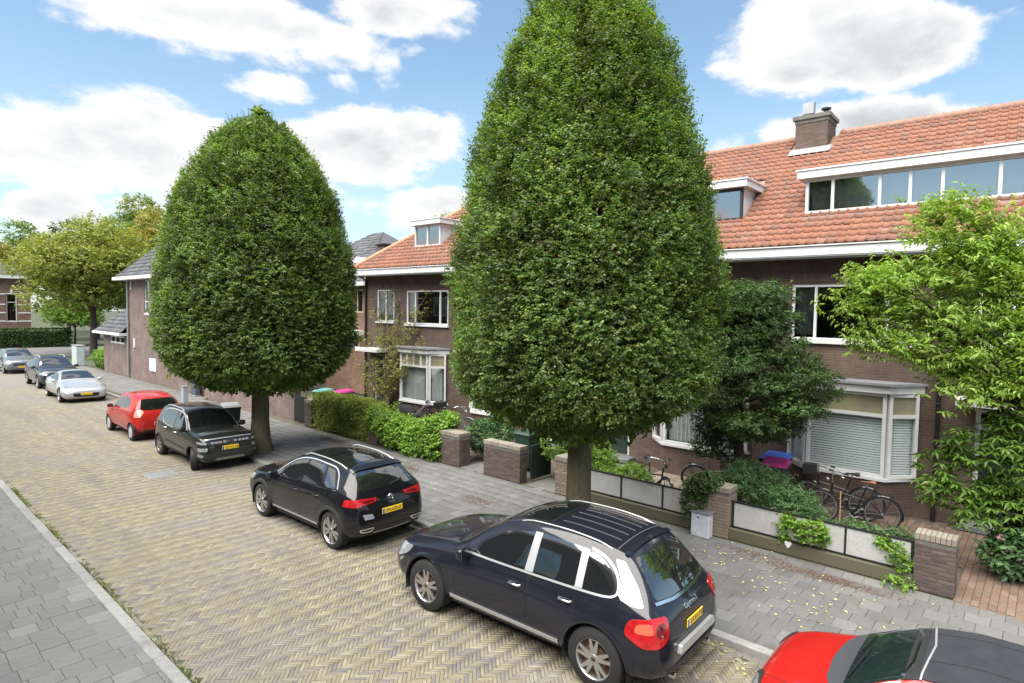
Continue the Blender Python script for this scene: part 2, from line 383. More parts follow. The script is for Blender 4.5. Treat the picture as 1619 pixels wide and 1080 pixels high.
def block(lx, ly, h, b=.004):
    """a paving piece: chamfered top, no underside, top at z=0"""
    x, y = lx/2, ly/2
    v = [(-x, -y, -h), (x, -y, -h), (x, y, -h), (-x, y, -h), (-x, -y, -b), (x, -y, -b), (x, y, -b), (-x, y, -b),
         (-x+b, -y+b, 0), (x-b, -y+b, 0), (x-b, y-b, 0), (-x+b, y-b, 0)]
    f = [(0, 1, 5, 4), (1, 2, 6, 5), (2, 3, 7, 6), (3, 0, 4, 7), (4, 5, 9, 8), (5, 6, 10, 9), (6, 7, 11, 10), (7, 4, 8, 11), (8, 9, 10, 11)]
    me = bpy.data.meshes.new('block'); me.from_pydata(v, [], f); return me
def block_lo(lx, ly, b=.004, d=.009):
    x, y = lx/2, ly/2
    return npmesh('block', [(-x, -y, -d), (x, -y, -d), (x, y, -d), (-x, y, -d), (-x+b, -y+b, 0), (x-b, -y+b, 0), (x-b, y-b, 0), (-x+b, y-b, 0)], [(0, 1, 5, 4), (1, 2, 6, 5), (2, 3, 7, 6), (3, 0, 4, 7), (4, 5, 6, 7)])
def sheet(name, x0, x1, y0, y1, z, mt, nx=1, ny=1):
    xs = np.linspace(x0, x1, nx+1); ys = np.linspace(y0, y1, ny+1)
    V = [(x, y, z) for y in ys for x in xs]; F = [(j*(nx+1)+i, j*(nx+1)+i+1, (j+1)*(nx+1)+i+1, (j+1)*(nx+1)+i) for j in range(ny) for i in range(nx)]
    return tag(mobj(name, npmesh(name, V, F), mt), kind='structure')
KL, KR, KR2, BL = 2.61, 7.79, 8.75, 11.35          # left kerb, right kerb, garden boundary line
SOIL = mat('soil', (.075, .058, .042), .95, c2=(.12, .10, .075), vs=3, bump=.6, bs=40)
LAWN = mat('rough_ground', (.035, .05, .018), .95, c2=(.055, .055, .03), vs=.5, bump=.5, bs=30)
SAND = mat('joint_sand', (.085, .075, .055), .95, c2=(.05, .06, .026), vs=2.2, world=True)
ASPH = mat('asphalt', (.17, .165, .16), .9, var=.25, vs=.6, bump=.3, bs=200)
ROADBRICK = mat('yellow_clinker', (.4, .35, .2), .8, ramp=[(0, (.31, .27, .18)), (.24, (.37, .33, .225)), (.42, (.33, .29, .195)), (.58, (.295, .26, .19)), (.72, (.265, .235, .205)), (.84, (.235, .212, .205)), (.93, (.41, .37, .27))],
                var=.25, vs=30, bump=.25, bs=120, stain=[((.25, .232, .232), .42, .49, .6), ((.16, .15, .13), .9, .51, .55, (1.1, .10, 1)), ((.15, .16, .075), 2.6, .60, .5), ((.11, .10, .095), 1.1, .68, .75)])
FARBRICK = mat('clinker_far', (.32, .29, .22), .85, c2=(.27, .25, .22), vs=1.1, world=True, stain=((.27, .25, .24), .3, .46, .6), bump=.2, bs=30)
TILE = mat('concrete_tile', (.25, .25, .24), .85, ramp=[(0, (.205, .205, .195)), (.3, (.24, .238, .228)), (.6, (.265, .262, .25)), (.8, (.225, .22, .208)), (1, (.31, .308, .295))], var=.22, vs=14, bump=.25, bs=90,
           stain=[((.15, .137, .115), .9, .54, .65), ((.12, .112, .095), .45, .56, .5)])
TILEL = mat('concrete_tile_grey', (.28, .29, .29), .85, ramp=[(0, (.25, .252, .248)), (.3, (.285, .286, .28)), (.6, (.305, .305, .297)), (.85, (.26, .257, .25)), (1, (.36, .36, .345))], var=.2, vs=12, bump=.25, bs=90,
           stain=[((.22, .20, .18), 1.2, .56, .5), ((.16, .16, .152), .8, .6, .5)])
KERB = mat('kerb_concrete', (.43, .43, .41), .85, ramp=[(0, (.30, .30, .285)), (1, (.42, .42, .40))], var=.35, vs=9, bump=.5, bs=70, stain=[((.18, .17, .14), 2.2, .55, .7), ((.13, .14, .08), 4, .62, .6)])
g = sheet('ground', -300, 300, -60, 500, -.06, LAWN)
road = sheet('road', KL, KR, -6, 62, -.011, SAND)
far = mobj('far_road_surface', npmesh('far', [(KL, 40, -.003), (KR, 40, -.003), (KR, 62, -.003), (KL, 62, -.003)], [(0, 1, 2, 3)]), FARBRICK, road); tag(far, kind='structure')
cross = sheet('cross_street', -60, 90, 61.9, 75.5, -.007, ASPH)
def herringbone():
    L_, W_ = .196, .049; J = .004; c = cos(pi/4); P = []; R = []
    n = 110
    for a in range(-30, 260):
        for b in range(-80, 110):
            for k in (0, 1):
                if k == 0: u, v = a*W_+b*L_+L_/2, a*W_-b*L_+W_/2
                else: u, v = a*W_+b*L_+W_/2, a*W_-b*L_+W_+L_/2
                X = (u+v)*c; Y = (u-v)*c + 14
                if KL+.13 < X < KR-.13 and -1 < Y < 40: P.append((X, Y, 0)); R.append(-pi/4 + (pi/2 if k else 0))
    return np.array(P), np.array(R), L_-J, W_-J
P, R, bl, bw = herringbone()
P[:, 2] += RNG.normal(0, .0013, len(P)) + .010*np.sin(P[:, 1]*1.1+P[:, 0]*.7)*.25
R = R + RNG.normal(0, .012, len(R))
pieces(road, 'brick', block(bl, bw, .012, .003), ROADBRICK, P, R, 300, .006, 'brick_paving', mesh_lo=block_lo(bl, bw, .003))
pe = []
for xx in (KL+.035, KL+.09, KR-.035, KR-.09):
    for j in range(0, 198): pe.append((xx, -.9+j*.207+(.1 if xx in (KL+.09, KR-.09) else 0), -.001))
pieces(road, 'edge_brick', block(.2, .05, .012, .003), ROADBRICK, pe, pi/2, 120, .006, 'edge_brick_course')
# pavements
tag(mobj('parking_bay', npmesh('bay', [(KR, 29.5, -.005), (KR2, 29.5, -.005), (KR2, 62, -.005), (KR, 62, -.005)], [(0, 1, 2, 3)]), FARBRICK, road), kind='structure')
side = mobj('pavement', npmesh('pavement', [(KR+.15, -6, .088), (BL+.02, -6, .088), (BL+.02, 29.5, .088), (KR+.15, 29.5, .088), (KR2+.15, 29.5, .088), (BL+.4, 29.5, .088), (BL+.4, 53, .088), (KR2+.15, 53, .088)], [(0, 1, 2, 3), (4, 5, 6, 7)]), SAND); tag(side, kind='structure')
pt = []
for i in range(12):
    for j in range(170):
        x = KR+.15+.152+i*.3015
        y = -1+j*.3015+(.15 if i % 2 else 0)
        if x+.15 > BL+(.4 if y > 29.5 else 0) or (y > 29.4 and x < KR2+.28): continue
        if hypot(x-8.45, y-17.9) < .75 and x < 8.9: continue
        if abs(y-6.05) < .6 and x < 9.0: continue
        pt.append((x, y, .1+random.gauss(0, .0014)))
pieces(side, 'paving_tile', block(.2965, .2965, .02, .004), TILE, pt, 0, 300, .005, 'paving_tiles')
left = sheet('pavement_near', -2.6, KL-.15, -6, 61, .088, SAND)
pt = []
for j in range(64):
    x = -2.55+random.random()*.12; y = 3+j*.3015*.667*1.0
    y = 3+j*.3015
    while x < KL-.16:
        w = .30 if random.random() > .12 else .15
        x2 = min(x+w, KL-.155)
        if x2-x > .012: pt.append((x, x2, y))
        x = x2
big = [((a+b)/2, y, .1+random.gauss(0, .0012)) for a, b, y in pt if b-a > .27]; half = [((a+b)/2, y, .1) for a, b, y in pt if .13 < b-a <= .155]
pieces(left, 'paving_tile', block(.296, .2965, .02, .004), TILEL, big, 0, 300, .004, 'paving_tiles')
cut = MB()
for a, b, y in pt:
    if b-a <= .13 or .155 < b-a <= .27: cut.bbox(a+.002, b-.002, y-.148, y+.148, .08, .1, .004)
tag(cut.build('cut_tiles', TILEL, left), kind='stuff')
pieces(left, 'half_tile', block(.146, .2965, .02, .004), TILEL, half, 0, 100, .004, 'half_tiles')
kb = MB().bbox(-.075, .075, -.497, .497, -.16, 0, .012).mesh('kerb_stone')
kr = sheet('kerb', KR+.02, KR+.13, -6, 29.5, .06, SAND); kl = sheet('kerb_near', KL-.13, KL-.02, -6, 61, .06, SAND)
pieces(kr, 'kerb_stone', kb, KERB, [((KR if j < 31 else KR2)+.075+random.gauss(0, .003), -2+j, .105+random.gauss(0, .002)) for j in range(55)], 0, 80, .003)
pieces(kl, 'kerb_stone', kb, KERB, [(KL-.075+random.gauss(0, .004), 1.5+j, .105+random.gauss(0, .002)) for j in range(50)], 0, 80, .003)
garden = sheet('front_garden_ground', BL+.02, 16.2, -6, 27, .075, SOIL)
# ------------------------------------------------------------------ the terraced row across the street
BRICK = brickmat('brown_brick', (.120, .080, .063), (.088, .060, .049), (.138, .123, .108))
BRICKP = brickmat('purple_brick', (.185, .132, .118), (.145, .104, .094), (.20, .18, .165))
SOLDIER = brickmat('soldier_course', (.135, .085, .072), (.10, .065, .058), (.06, .052, .048), bw=.24, bh=.062, soldier=True)
ROOFT = mat('orange_pantile', (.4, .15, .08), .75, ramp=[(0, (.36, .135, .072)), (.3, (.42, .175, .098)), (.55, (.38, .150, .082)), (.75, (.34, .140, .085)), (.9, (.27, .13, .088)), (1, (.45, .215, .135))],
            var=.35, vs=11, bump=.3, bs=90, stain=[((.20, .14, .11), 1.3, .57, .7), ((.48, .33, .24), 2.1, .60, .35), ((.16, .15, .10), 5, .63, .5)])
RIDGET = mat('ridge_tile', (.30, .16, .11), .8, var=.4, vs=6)
LEAD = mat('lead_flashing', (.30, .31, .325), .55, .3, var=.3, vs=6)
ZINC = mat('zinc', (.33, .345, .36), .45, .6, var=.2, vs=6)
BLIND = mat('blind_slat', (.80, .82, .82), .45)
CURT = mat('net_curtain', (.55, .55, .53), .9, var=.2, vs=8)
STONE = mat('bluestone', (.17, .18, .19), .6, var=.3, vs=5)
LEADED = mat('leaded_glass', (.30, .27, .16), .2, vs=3, c2=(.20, .20, .15))
PLASTER = mat('room_wall', (.20, .19, .17), .9, var=.2, vs=2)
TH = .0254
def rect_wall(mb, x0, x1, y0, y1, z0, z1, holes):
    """wall slab (thickness along x) with real openings: (y0,y1,z0,z1)"""
    ys = sorted({y0, y1, *[h[0] for h in holes], *[h[1] for h in holes]}); zs = sorted({z0, z1, *[h[2] for h in holes], *[h[3] for h in holes]})
    for a, b in zip(ys, ys[1:]):
        run = None
        for c, d in zip(zs, zs[1:]):
            hole = any(h[0] < (a+b)/2 < h[1] and h[2] < (c+d)/2 < h[3] for h in holes)
            if hole:
                if run: mb.box(x0, x1, a, b, run[0], run[1]); run = None
            else: run = (run[0], d) if run else (c, d)
        if run: mb.box(x0, x1, a, b, run[0], run[1])
def window(parent, p0, p1, z0, z1, splits=(), transom=None, fr=.06, dp=.075, mt=None, glass=None, sill=.0, name='window', tsplit=None, smat=None):
    """frame between two plan points; panes, sill are sub-parts. The outside is to the right of p0->p1"""
    p0 = Vector((*p0, 0)); p1 = Vector((*p1, 0)); d = (p1-p0); W = d.length; d.normalize(); n = Vector((d.y, -d.x, 0))
    M = Matrix(((d.x, n.x, 0, p0.x), (d.y, n.y, 0, p0.y), (0, 0, 1, 0), (0, 0, 0, 1)))
    mb = MB(); B = lambda a, b, c, e, y0=0, y1=dp: mb.box(a, b, y0, y1, c, e, M)
    B(0, fr, z0, z1); B(W-fr, W, z0, z1); B(fr, W-fr, z0, z0+fr, 0, dp-.003); B(fr, W-fr, z1-fr, z1, 0, dp-.003)
    tz = [(z0+fr, z1-fr)]
    if transom: B(fr, W-fr, transom-fr*.5, transom+fr*.5, 0, dp-.003); tz = [(z0+fr, transom-fr*.5), (transom+fr*.5, z1-fr)]
    rows = []
    for k, (a, b) in enumerate(tz):
        sp = splits if (k == 0 or tsplit is None) else tsplit
        xs = [fr]
        for s in sp: B(s*W-fr*.5, s*W+fr*.5, a, b, .002, dp-.006); xs += [s*W-fr*.5, s*W+fr*.5]
        xs.append(W-fr)
        for i in range(0, len(xs), 2): rows.append((xs[i], xs[i+1], a, b, k))
    o = mb.build(name, mt or WHITE, parent)
    for a, b, c, e, k in rows:
        q = MB(); q.box(a-.005, b+.005, dp*.35, dp*.35+.006, c-.005, e+.005, M)
        q.build('pane', (LEADED if (k == 1 and glass == 'leaded') else GLASS if glass in (None, 'leaded') else glass), o)
    if sill:
        q = MB(); q.box(-.05, W+.05, -.02, dp+sill, z0-.075, z0-.004, M); q.build('sill', smat or WHITE, o)
    return o, M, W
def blind(parent, M, W, z0, z1, y=-.03):
    mb = MB()
    k = int((z1-z0)/.055)
    for i in range(k):
        z = z0+(z1-z0)*(i+.5)/k
        mb.add([tuple(M @ Vector(p)) for p in ((.03, y-.012, z+.022), (W-.03, y-.012, z+.022), (W-.03, y+.012, z-.017), (.03, y+.012, z-.017))], [(0, 1, 2, 3)])
    for s in (.18, .5, .82) if W > .9 else (.3, .7):
        mb.box(W*s-.006, W*s+.006, y+.017, y+.019, z0, z1, M)
    return tag(mb.build('blind', BLIND, parent), kind='stuff')
def curtain(parent, M, a, b, z0, z1, y=-.10, mt=None, fold=.11):
    n = max(6, int((b-a)/.02)); vs = []; fs = []
    for i in range(n+1):
        x = a+(b-a)*i/n; yy = y+.028*sin(2*pi*x/fold)+.01*sin(2*pi*x/.31)
        vs += [tuple(M @ Vector((x, yy, z0))), tuple(M @ Vector((x, yy, z1)))]
    for i in range(n): fs.append((2*i, 2*i+2, 2*i+3, 2*i+1))
    return MB().add(vs, fs).build('curtain', mt or CURT, parent, 60)
def pantile(w=.2, l=.265):
    """one hollow pan with its roll along the left edge, thick lower lip"""
    pr = [(-.56, .000), (-.53, .024), (-.45, .034), (-.36, .025), (-.26, .006), (0, -.002), (.25, -.001), (.42, .004), (.50, .007)]; V = []; F = []; m = len(pr)
    for (y, dz) in ((-l*.52, .029), (l*.6, .003)):
        for x, z in pr: V.append((x*w, y, z+dz))
    for x, z in pr: V.append((x*w, -l*.50, z-.004))
    for i in range(m-1): F += [(i, i+1, m+i+1, m+i), (2*m+i, 2*m+i+1, i+1, i)]
    return npmesh('pantile', V, F, False)
PANT = pantile()
ROOF0, SLOPE, RISE = (-.5, 5.97), atan2(3.65, 4.6), 3.65/4.6
def zroof(w): return ROOF0[1]+RISE*(w-ROOF0[0])
def roof_tiles(parent, u0, u1, skip, umax=None, nmax=300, mt=None):
    P = []; tl = .252*cos(SLOPE); nrow = int(4.55/tl)
    for r in range(nrow+1):
        w = -.44+r*tl+.08
        nu = int(round((u1-u0)/.2))
        for k in range(nu):
            u = u0+.1+k*(u1-u0)/nu
            if any(a < u < b and c < w < d for a, b, c, d in skip): continue
            if umax and u > umax-(w+.5): continue
            P.append((w, u, zroof(w)+.035+random.gauss(0, .003)))
    pieces(parent, 'roof_tile', PANT, mt or ROOFT, P, -pi/2, nmax, .010, 'roof_tile_field', rx=SLOPE)
def dormer(parent, ua, ub, w=.70, zb=6.9, zt=7.74, lights=(), over=.16, fas=.2, cheek=True, dark=False, back=2.35):
    """flat-roofed dormer: front window band, side cheeks, fascia roof"""
    d = MB(); d.box(w-.02, w+.10, ua, ub, zb-.10, zb-.004); d.box(w+.02, back, ua, ua+.06, zb-.1, zt); d.box(w+.02, back, ub-.06, ub, zb-.1, zt)
    o = d.build('dormer', WHITE, parent)
    r = MB(); r.box(w-over-.1, back+.15, ua-over, ub+over, zt+.003, zt+fas-.02); r.box(w-over-.13, back+.16, ua-over-.03, ub+over+.03, zt+fas-.02, zt+fas+.02)
    r.build('dormer_roof', WHITE, o)
    MB().box(w-.25, w-.03, ua-.05, ub+.05, zb-.135, zb-.105, Matrix.Rotation(0, 4, 'Y')).build('lead_apron', LEAD, o)
    wn, M, W = window(o, (w, ub-.003), (w, ua+.003), zb, zt, lights, fr=.065, dp=.08, mt=mat('dark_frame', (.02, .022, .022), .4) if dark else WHITE, glass=GLASSR)
    MB().box(w+.9, w+.95, ua+.06, ub-.06, zb-.1, zt).build('room_wall', PLASTER, o)
    return o, M, W
def arch_soldier(parent, u0, u1, z0, z1): return MB().box(-.012, .05, u0, u1, z0, z1).build('soldier_course', SOLDIER, parent)
def bay(parent, c, blinds, hw=.78, hs=1.29, full=True):
    """canted bay: brick base, three lights with transoms, cornice and lead roof"""
    base = MB().prism([(0.02, c+hs), (-.5, c+hw), (-.5, c-hw), (0.02, c-hs)], .05, .86, 'Z').build('bay_base', BRICK, parent)
    b = parent
    MB().prism([(0.0, c+hs+.05), (-.58, c+hw+.03), (-.58, c-hw-.03), (0.0, c-hs-.05)], .862, .925, 'Z').build('bay_sill', WHITE, b)
    f = .045
    for i, (p, q) in enumerate((((-.45, c+hw), (-.45, c-hw)), ((-.04, c+hs-.03), (-.45, c+hw)), ((-.45, c-hw), (-.04, c-hs+.03)))):
        wn, M, W = window(b, p, q, .93, 2.76, (), 2.27, fr=.07, dp=.09, glass='leaded', tsplit=() if blinds else (.25, .5, .75) if i == 0 else ())
        ld = MB(); nl = max(3, int(W/.155))
        for k in range(1, nl): ld.box(W*k/nl-.005, W*k/nl+.005, .030, .036, 2.31, 2.69, M)
        ld.box(.08, W-.08, .030, .036, 2.44, 2.45, M); ld.build('lead_lines', BLACKM, wn)
        if blinds: blind(wn, M, W, 1.0, 2.23)
        else: curtain(wn, M, .08, W*.8, 1.0, 2.22)
    MB().prism([(0.0, c+hs+.10), (-.62, c+hw+.06), (-.62, c-hw-.06), (0.0, c-hs-.10)], 2.765, 2.93, 'Z').build('bay_cornice', GREYWHITE, b)
    MB().prism([(0.0, c+hs+.16), (-.68, c+hw+.10), (-.68, c-hw-.10), (0.0, c-hs-.16)], 2.933, 2.985, 'Z').build('bay_roof', LEAD, b)
    MB().prism([(0.0, c+hs-.1), (-.40, c+hw-.1), (-.40, c-hw+.1), (0.0, c-hs+.1)], 2.70, 2.76, 'Z').build('bay_soffit', WHITE, b)
DOORM = mat('dark_green_door', (.02, .035, .03), .35)
def house(label, u0, u1, bayc, wide, small, door, dormers, blinds, hip=False, tiles=300, extra=None, pipe=None):
    h = thing('terraced_house', label, 'house', (15.55, 0, 0), TH, 'terraced houses across the street')
    hs = 1.29
    holes = [(wide[0], wide[1], 3.83, 5.14), (small[0], small[1], 3.9, 5.2), (bayc-hs+.12, bayc+hs-.12, .9, 2.76), (door[0], door[1], .25, 2.55)]
    w = MB(); rect_wall(w, 0, .25, u0, u1, 0, 5.78, holes)
    w.box(.25, 8.6, u0, u0+.2, 0, 5.78); w.box(.25, 8.6, u1-.2, u1, 0, 5.78); w.box(8.4, 8.6, u0+.2, u1-.2, 0, 5.78)
    w.build('wall', BRICK, h)
    fl = MB().box(.26, 8.39, u0+.21, u1-.21, 2.95, 3.1); fl.box(.26, 8.39, u0+.21, u1-.21, .05, .25); fl.box(.26, 8.39, u0+.21, u1-.21, 5.6, 5.75); fl.box(2.9, 3.0, u0+.21, u1-.21, .25, 5.6)
    fl.build('floor', PLASTER, h)
    for a, b in (wide, small): arch_soldier(h, a-.1, b+.1, 5.2, 5.45)
    wn, M, W = window(h, (.09, wide[1]), (.09, wide[0]), 3.83, 5.14, (.21, .80) if wide[1]-wide[0] > 2 else (.3,), sill=.10, glass=GLASSD)
    curtain(wn, M, .07, W*.17, 3.95, 5.08); curtain(wn, M, W*.86, W-.07, 3.95, 5.08)
    wn, M, W = window(h, (.09, small[1]), (.09, small[0]), 3.9, 5.2, (.5,), sill=.10, glass=GLASSD); curtain(wn, M, .07, W-.07, 4.0, 5.14)
    # door with glazed top light and white frame
    dr = MB(); dr.box(.06, .16, door[0], door[0]+.08, .25, 2.55); dr.box(.06, .16, door[1]-.08, door[1], .25, 2.55); dr.box(.06, .16, door[0]+.08, door[1]-.08, 2.47, 2.55); dr.box(.06, .16, door[0]+.08, door[1]-.08, 2.12, 2.18)
    do = dr.build('door_frame', WHITE, h)
    MB().bbox(.09, .135, door[0]+.085, door[1]-.085, .26, 2.115, .01).build('door', DOORM, do)
    MB().box(.10, .106, door[0]+.08, door[1]-.08, 2.18, 2.47).build('pane', GLASSD, do)
    MB().bbox(-.45, .2, door[0]-.2, door[1]+.2, .12, .24, .01).build('doorstep', STONE, h)
    MB().bbox(-.75, .0, door[0]-.3, door[1]+.3, 2.66, 2.80, .008).build('door_canopy', GREYWHITE, h)
    bay(h, bayc, blinds)
    # roof
    ue = u1+(.45 if hip else 0)
    rf = MB()
    if hip:
        rf.add([(-.5, u0, zroof(-.5)), (-.5, ue, zroof(-.5)), (4.1, ue-4.6, zroof(4.1)), (4.1, u0, zroof(4.1))], [(0, 1, 2, 3)])
        rf.add([(-.5, ue, zroof(-.5)), (8.9, ue, zroof(-.5)), (4.1, ue-4.6, zroof(4.1))], [(0, 1, 2)])
    else: rf.add([(-.5, u0, zroof(-.5)), (-.5, u1, zroof(-.5)), (4.1, u1, zroof(4.1)), (4.1, u0, zroof(4.1))], [(0, 1, 2, 3)])
    rf.add([(8.9, u0, zroof(-.5)), (4.1, u0, zroof(4.1)), (4.1, ue-(4.6 if hip else 0), zroof(4.1)), (8.9, ue, zroof(-.5))], [(0, 1, 2, 3)])
    r = rf.build('roof', RIDGET, h)
    skip = []
    for d in dormers: skip.append((d['ua']-.05, d['ub']+.05, d.get('w', .7)-.02, 2.40))
    roof_tiles(r, u0, u1, skip+([(4.85, 5.95, 3.35, 4.6)] if u0 < 5.5 else []), ue if hip else None, tiles)
    if hip: roof_tiles(r, u1, ue, skip, ue, 20)
    rg = MB(); nr = int((min(u1, ue-4.6 if hip else u1)-u0)/.4)
    for k in range(nr): rg.tube([(4.1, u0+k*.4, zroof(4.1)+.03), (4.1, u0+k*.4+.41, zroof(4.1)+.035)], [.115, .125], 8)
    rg.build('ridge_tiles', RIDGET, r, 50)
    if hip:
        hp = MB(); a = Vector((-.5, ue, zroof(-.5)+.05)); b = Vector((4.1, ue-4.6, zroof(4.1)+.05))
        for k in range(18): hp.tube([a+(b-a)*(k/18), a+(b-a)*((k+1.04)/18)], [.125, .10], 8)
        hp.build('hip_tiles', mat('hip_tile', (.46, .24, .15), .8, var=.4), r, 50)
    gu = MB(); gu.box(-.66, .0, u0, ue+.1 if hip else u1, 5.74, 5.765)
    gu.box(-.68, -.62, u0, ue+.12 if hip else u1, 5.768, 5.97); gu.box(-.72, -.60, u0, ue+.14 if hip else u1, 5.972, 5.998)
    if hip: gu.box(-.62, 8.9, ue+.06, ue+.12, 5.768, 5.97); gu.box(-.6, 8.9, u1+.01, ue+.06, 5.74, 5.765)
    gu.build('gutter', WHITE, h)
    for d in dormers:
        o, M, W = dormer(r, **{k: v for k, v in d.items() if k != 'blind'})
        if d.get('blind'):
            for a, b in d['blind']:
                curtain(o, M, a*W, b*W, 6.97, 7.70, -.07, CURT, .9 if b-a > .3 else .06)
    if pipe is not None:
        t = MB().tube([(-.07, pipe, .05), (-.07, pipe, 5.6), (-.40, pipe, 5.75)], .042, 10)
        for z in (1, 2.6, 4.2): t.ring((-.07, pipe, z), .047, .008, 'Z', 12, 4)
        t.build('drainpipe', BLACKM, h, 40)
    return h, r
h1, r1 = house('dark brick house with long white dormer, venetian-blind bay and black drainpipe, nearest on the right', -.6, 5.0, 3.42, (2.3, 4.78), (.1, 1.2), (.15, 1.15),
          [dict(ua=-.5, ub=4.74, lights=(.115, .303, .416, .53, .717, .9), blind=[(.02, .10), (.12, .985)])], True, pipe=1.78)
h2, r2 = house('dark brick house behind the dark conifer with one small dark-framed dormer', 5.0, 10.6, 7.0, (5.73, 8.1), (8.9, 10.0), (9.1, 10.1),
          [dict(ua=6.28, ub=7.5, lights=(), dark=True)], False)
h3, r3 = house('brick terraced house mostly hidden behind the tall clipped tree nearest the camera', 10.6, 16.2, 14.2, (12.6, 15.1), (11.0, 12.1), (11.0, 12.0), [dict(ua=13.4, ub=14.8, lights=(.5,))], False)
h4, r4 = house('end house with hipped orange roof between the two clipped trees, vine on its front', 16.2, 21.8, 18.05, (16.75, 19.13), (19.9, 21.0), (20.35, 21.2),
          [dict(ua=17.9, ub=19.4, lights=(.5,))], False, hip=True, pipe=21.7)
# chimney on the party wall of the two nearest houses
ch = MB().box(3.45, 4.35, 4.98, 5.84, 8.6, 10.05).build('chimney', BRICK, r1)
MB().box(3.38, 4.42, 4.91, 5.91, 10.053, 10.16).box(3.43, 4.37, 4.96, 5.86, 9.95, 10.05).build('chimney_cap', mat('mossy_cap', (.16, .155, .13), .9, var=.4, vs=9), ch)
lf = MB().box(3.36, 4.44, 4.92, 5.90, 8.9, 9.06); lf.add([(3.2, 4.86, 9.02), (3.2, 5.96, 9.02), (3.46, 5.96, 9.24), (3.46, 4.86, 9.24)], [(0, 1, 2, 3)]); lf.build('chimney_flashing', LEAD, ch)
MB().box(3.75, 3.95, 5.45, 5.75, 10.3, 10.62).box(3.8, 3.9, 5.55, 5.65, 10.16, 10.3).build('flue_terminal', ZINC, ch)
MB().lathe([(10.16, .07), (10.38, .07), (10.38, .13), (10.42, .13), (10.46, 0.0)], 'Z', (3.95, 5.16, 0), 14).build('flue_pot', BLACKM, ch)
# ------------------------------------------------------------------ other buildings
SLATE = mat('dark_grey_roof_tile', (.075, .078, .084), .7, ramp=[(0, (.06, .062, .068)), (.5, (.085, .088, .094)), (1, (.13, .132, .138))], var=.3, vs=5)
def hip_roof(parent, name, x0, x1, y0, y1, z, rise, mt, ridge=None, under=True):
    """hipped roof over a rectangle; ridge along y"""
    h = (x1-x0)/2; ya, yb = ridge or (y0+h, y1-h); xm = (x0+x1)/2
    v = [(x0, y0, z), (x1, y0, z), (x1, y1, z), (x0, y1, z), (xm, ya, z+rise), (xm, yb, z+rise)]
    return MB().add(v, [(0, 1, 4), (1, 2, 5, 4), (2, 3, 5), (3, 0, 4, 5), (3, 2, 1, 0)]).build(name, mt, parent)
def slope_tiles(parent, A, B, C_, D, mt, name='roof_tile', tw=.26, tl=.32, nmax=200):
    """tiles on a slope given as eave A->B and top D->C_ (A below D, B below C_), parts of the roof"""
    A, B, C_, D = map(Vector, (A, B, C_, D)); n = (B-A).cross(D-A).normalized()
    if n.z < 0: n = -n
    L = ((D+C_)/2-(A+B)/2).length; rows = max(1, int(L/tl)); V = []; F = []
    for r in range(rows):
        for k in range(400):
            a = A+(D-A)*(r/rows); b = B+(C_-B)*(r/rows); W = (b-a).length; nt_ = max(1, int(W/tw))
            if k >= nt_: break
            a2 = A+(D-A)*((r+1.12)/rows); b2 = B+(C_-B)*((r+1.12)/rows)
            p = a+(b-a)*((k+.02)/nt_); q = a+(b-a)*((k+.98)/nt_); s = a2+(b2-a2)*((k+.98)/nt_); t = a2+(b2-a2)*((k+.02)/nt_)
            lift = n*(.05+random.uniform(-.006, .006)); lo = n*.012; i = len(V)
            V += [p+lift, q+lift, s+lo, t+lo, p+lo*.3, q+lo*.3]; F += [(i, i+1, i+2, i+3), (i+4, i+5, i+1, i)]
    return tag(mobj('roof_tile_field', npmesh(name, [tuple(v) for v in V], F), mt, parent), kind='stuff')
# corner house flush with the pavement, steep grey roof and lean-to
cb = thing('corner_house', 'purple-brown brick corner house with steep grey roof behind the far clipped tree', 'house', (11.7, 41.4, 0))
w = MB(); rect_wall(w, 0, .3, -11.5, 0, 0, 5.85, [(-3.7, -2.9, 3.95, 5.8), (-8.5, -7.2, 3.7, 5.2)])
w.box(.3, 7.5, -.3, 0, 0, 5.85); w.box(.3, 7.5, -11.5, -11.2, 0, 5.85); w.box(7.2, 7.5, -11.2, -.3, 0, 5.85); w.build('wall', BRICKP, cb)
MB().box(.32, 7.1, -11.1, -.32, 2.8, 3.0).build('floor', PLASTER, cb)
window(cb, (.12, -2.9), (.12, -3.7), 3.95, 5.8, (), 4.6, sill=.06, glass=GLASSD); window(cb, (.12, -7.2), (.12, -8.5), 3.7, 5.2, (.5,), sill=.06, glass=GLASSD)
wl = MB(); rect_wall(wl, .05, .3, .003, 5.2, 0, 2.6, [(1.0, 3.9, 1.98, 2.46)]); wl.box(.3, 4, 4.95, 5.2, 0, 2.6); wl.build('lean_to_wall', BRICKP, cb)
window(cb, (.16, 3.9), (.16, 1.0), 1.98, 2.46, (.34, .67), fr=.09, glass=GLASSD)
rf = hip_roof(cb, 'roof', -.5, 8, -12, .6, 6.05, 4.5, SLATE)
slope_tiles(rf, (-.5, -12, 6.05), (-.5, .6, 6.05), (3.75, -3.65, 10.55), (3.75, -7.75, 10.55), SLATE); slope_tiles(rf, (-.5, .6, 6.05), (8, .6, 6.05), (3.75, -3.65, 10.55), (3.75, -3.66, 10.55), SLATE)
MB().box(-.62, 8.1, -12.1, .72, 5.85, 6.04).build('gutter', GREYWHITE, cb)
lr = MB().add([(-.4, .003, 2.72), (-.4, 5.5, 2.72), (4.4, 5.5, 2.72), (4.4, .003, 2.72), (2.0, .003, 5.2), (2.0, 2.6, 5.2)], [(0, 1, 5, 4), (1, 2, 5), (2, 3, 4, 5), (0, 3, 2, 1)]).build('lean_to_roof', SLATE, cb)
slope_tiles(lr, (-.4, .003, 2.72), (-.4, 5.5, 2.72), (2.0, 2.6, 5.2), (2.0, .003, 5.2), SLATE)
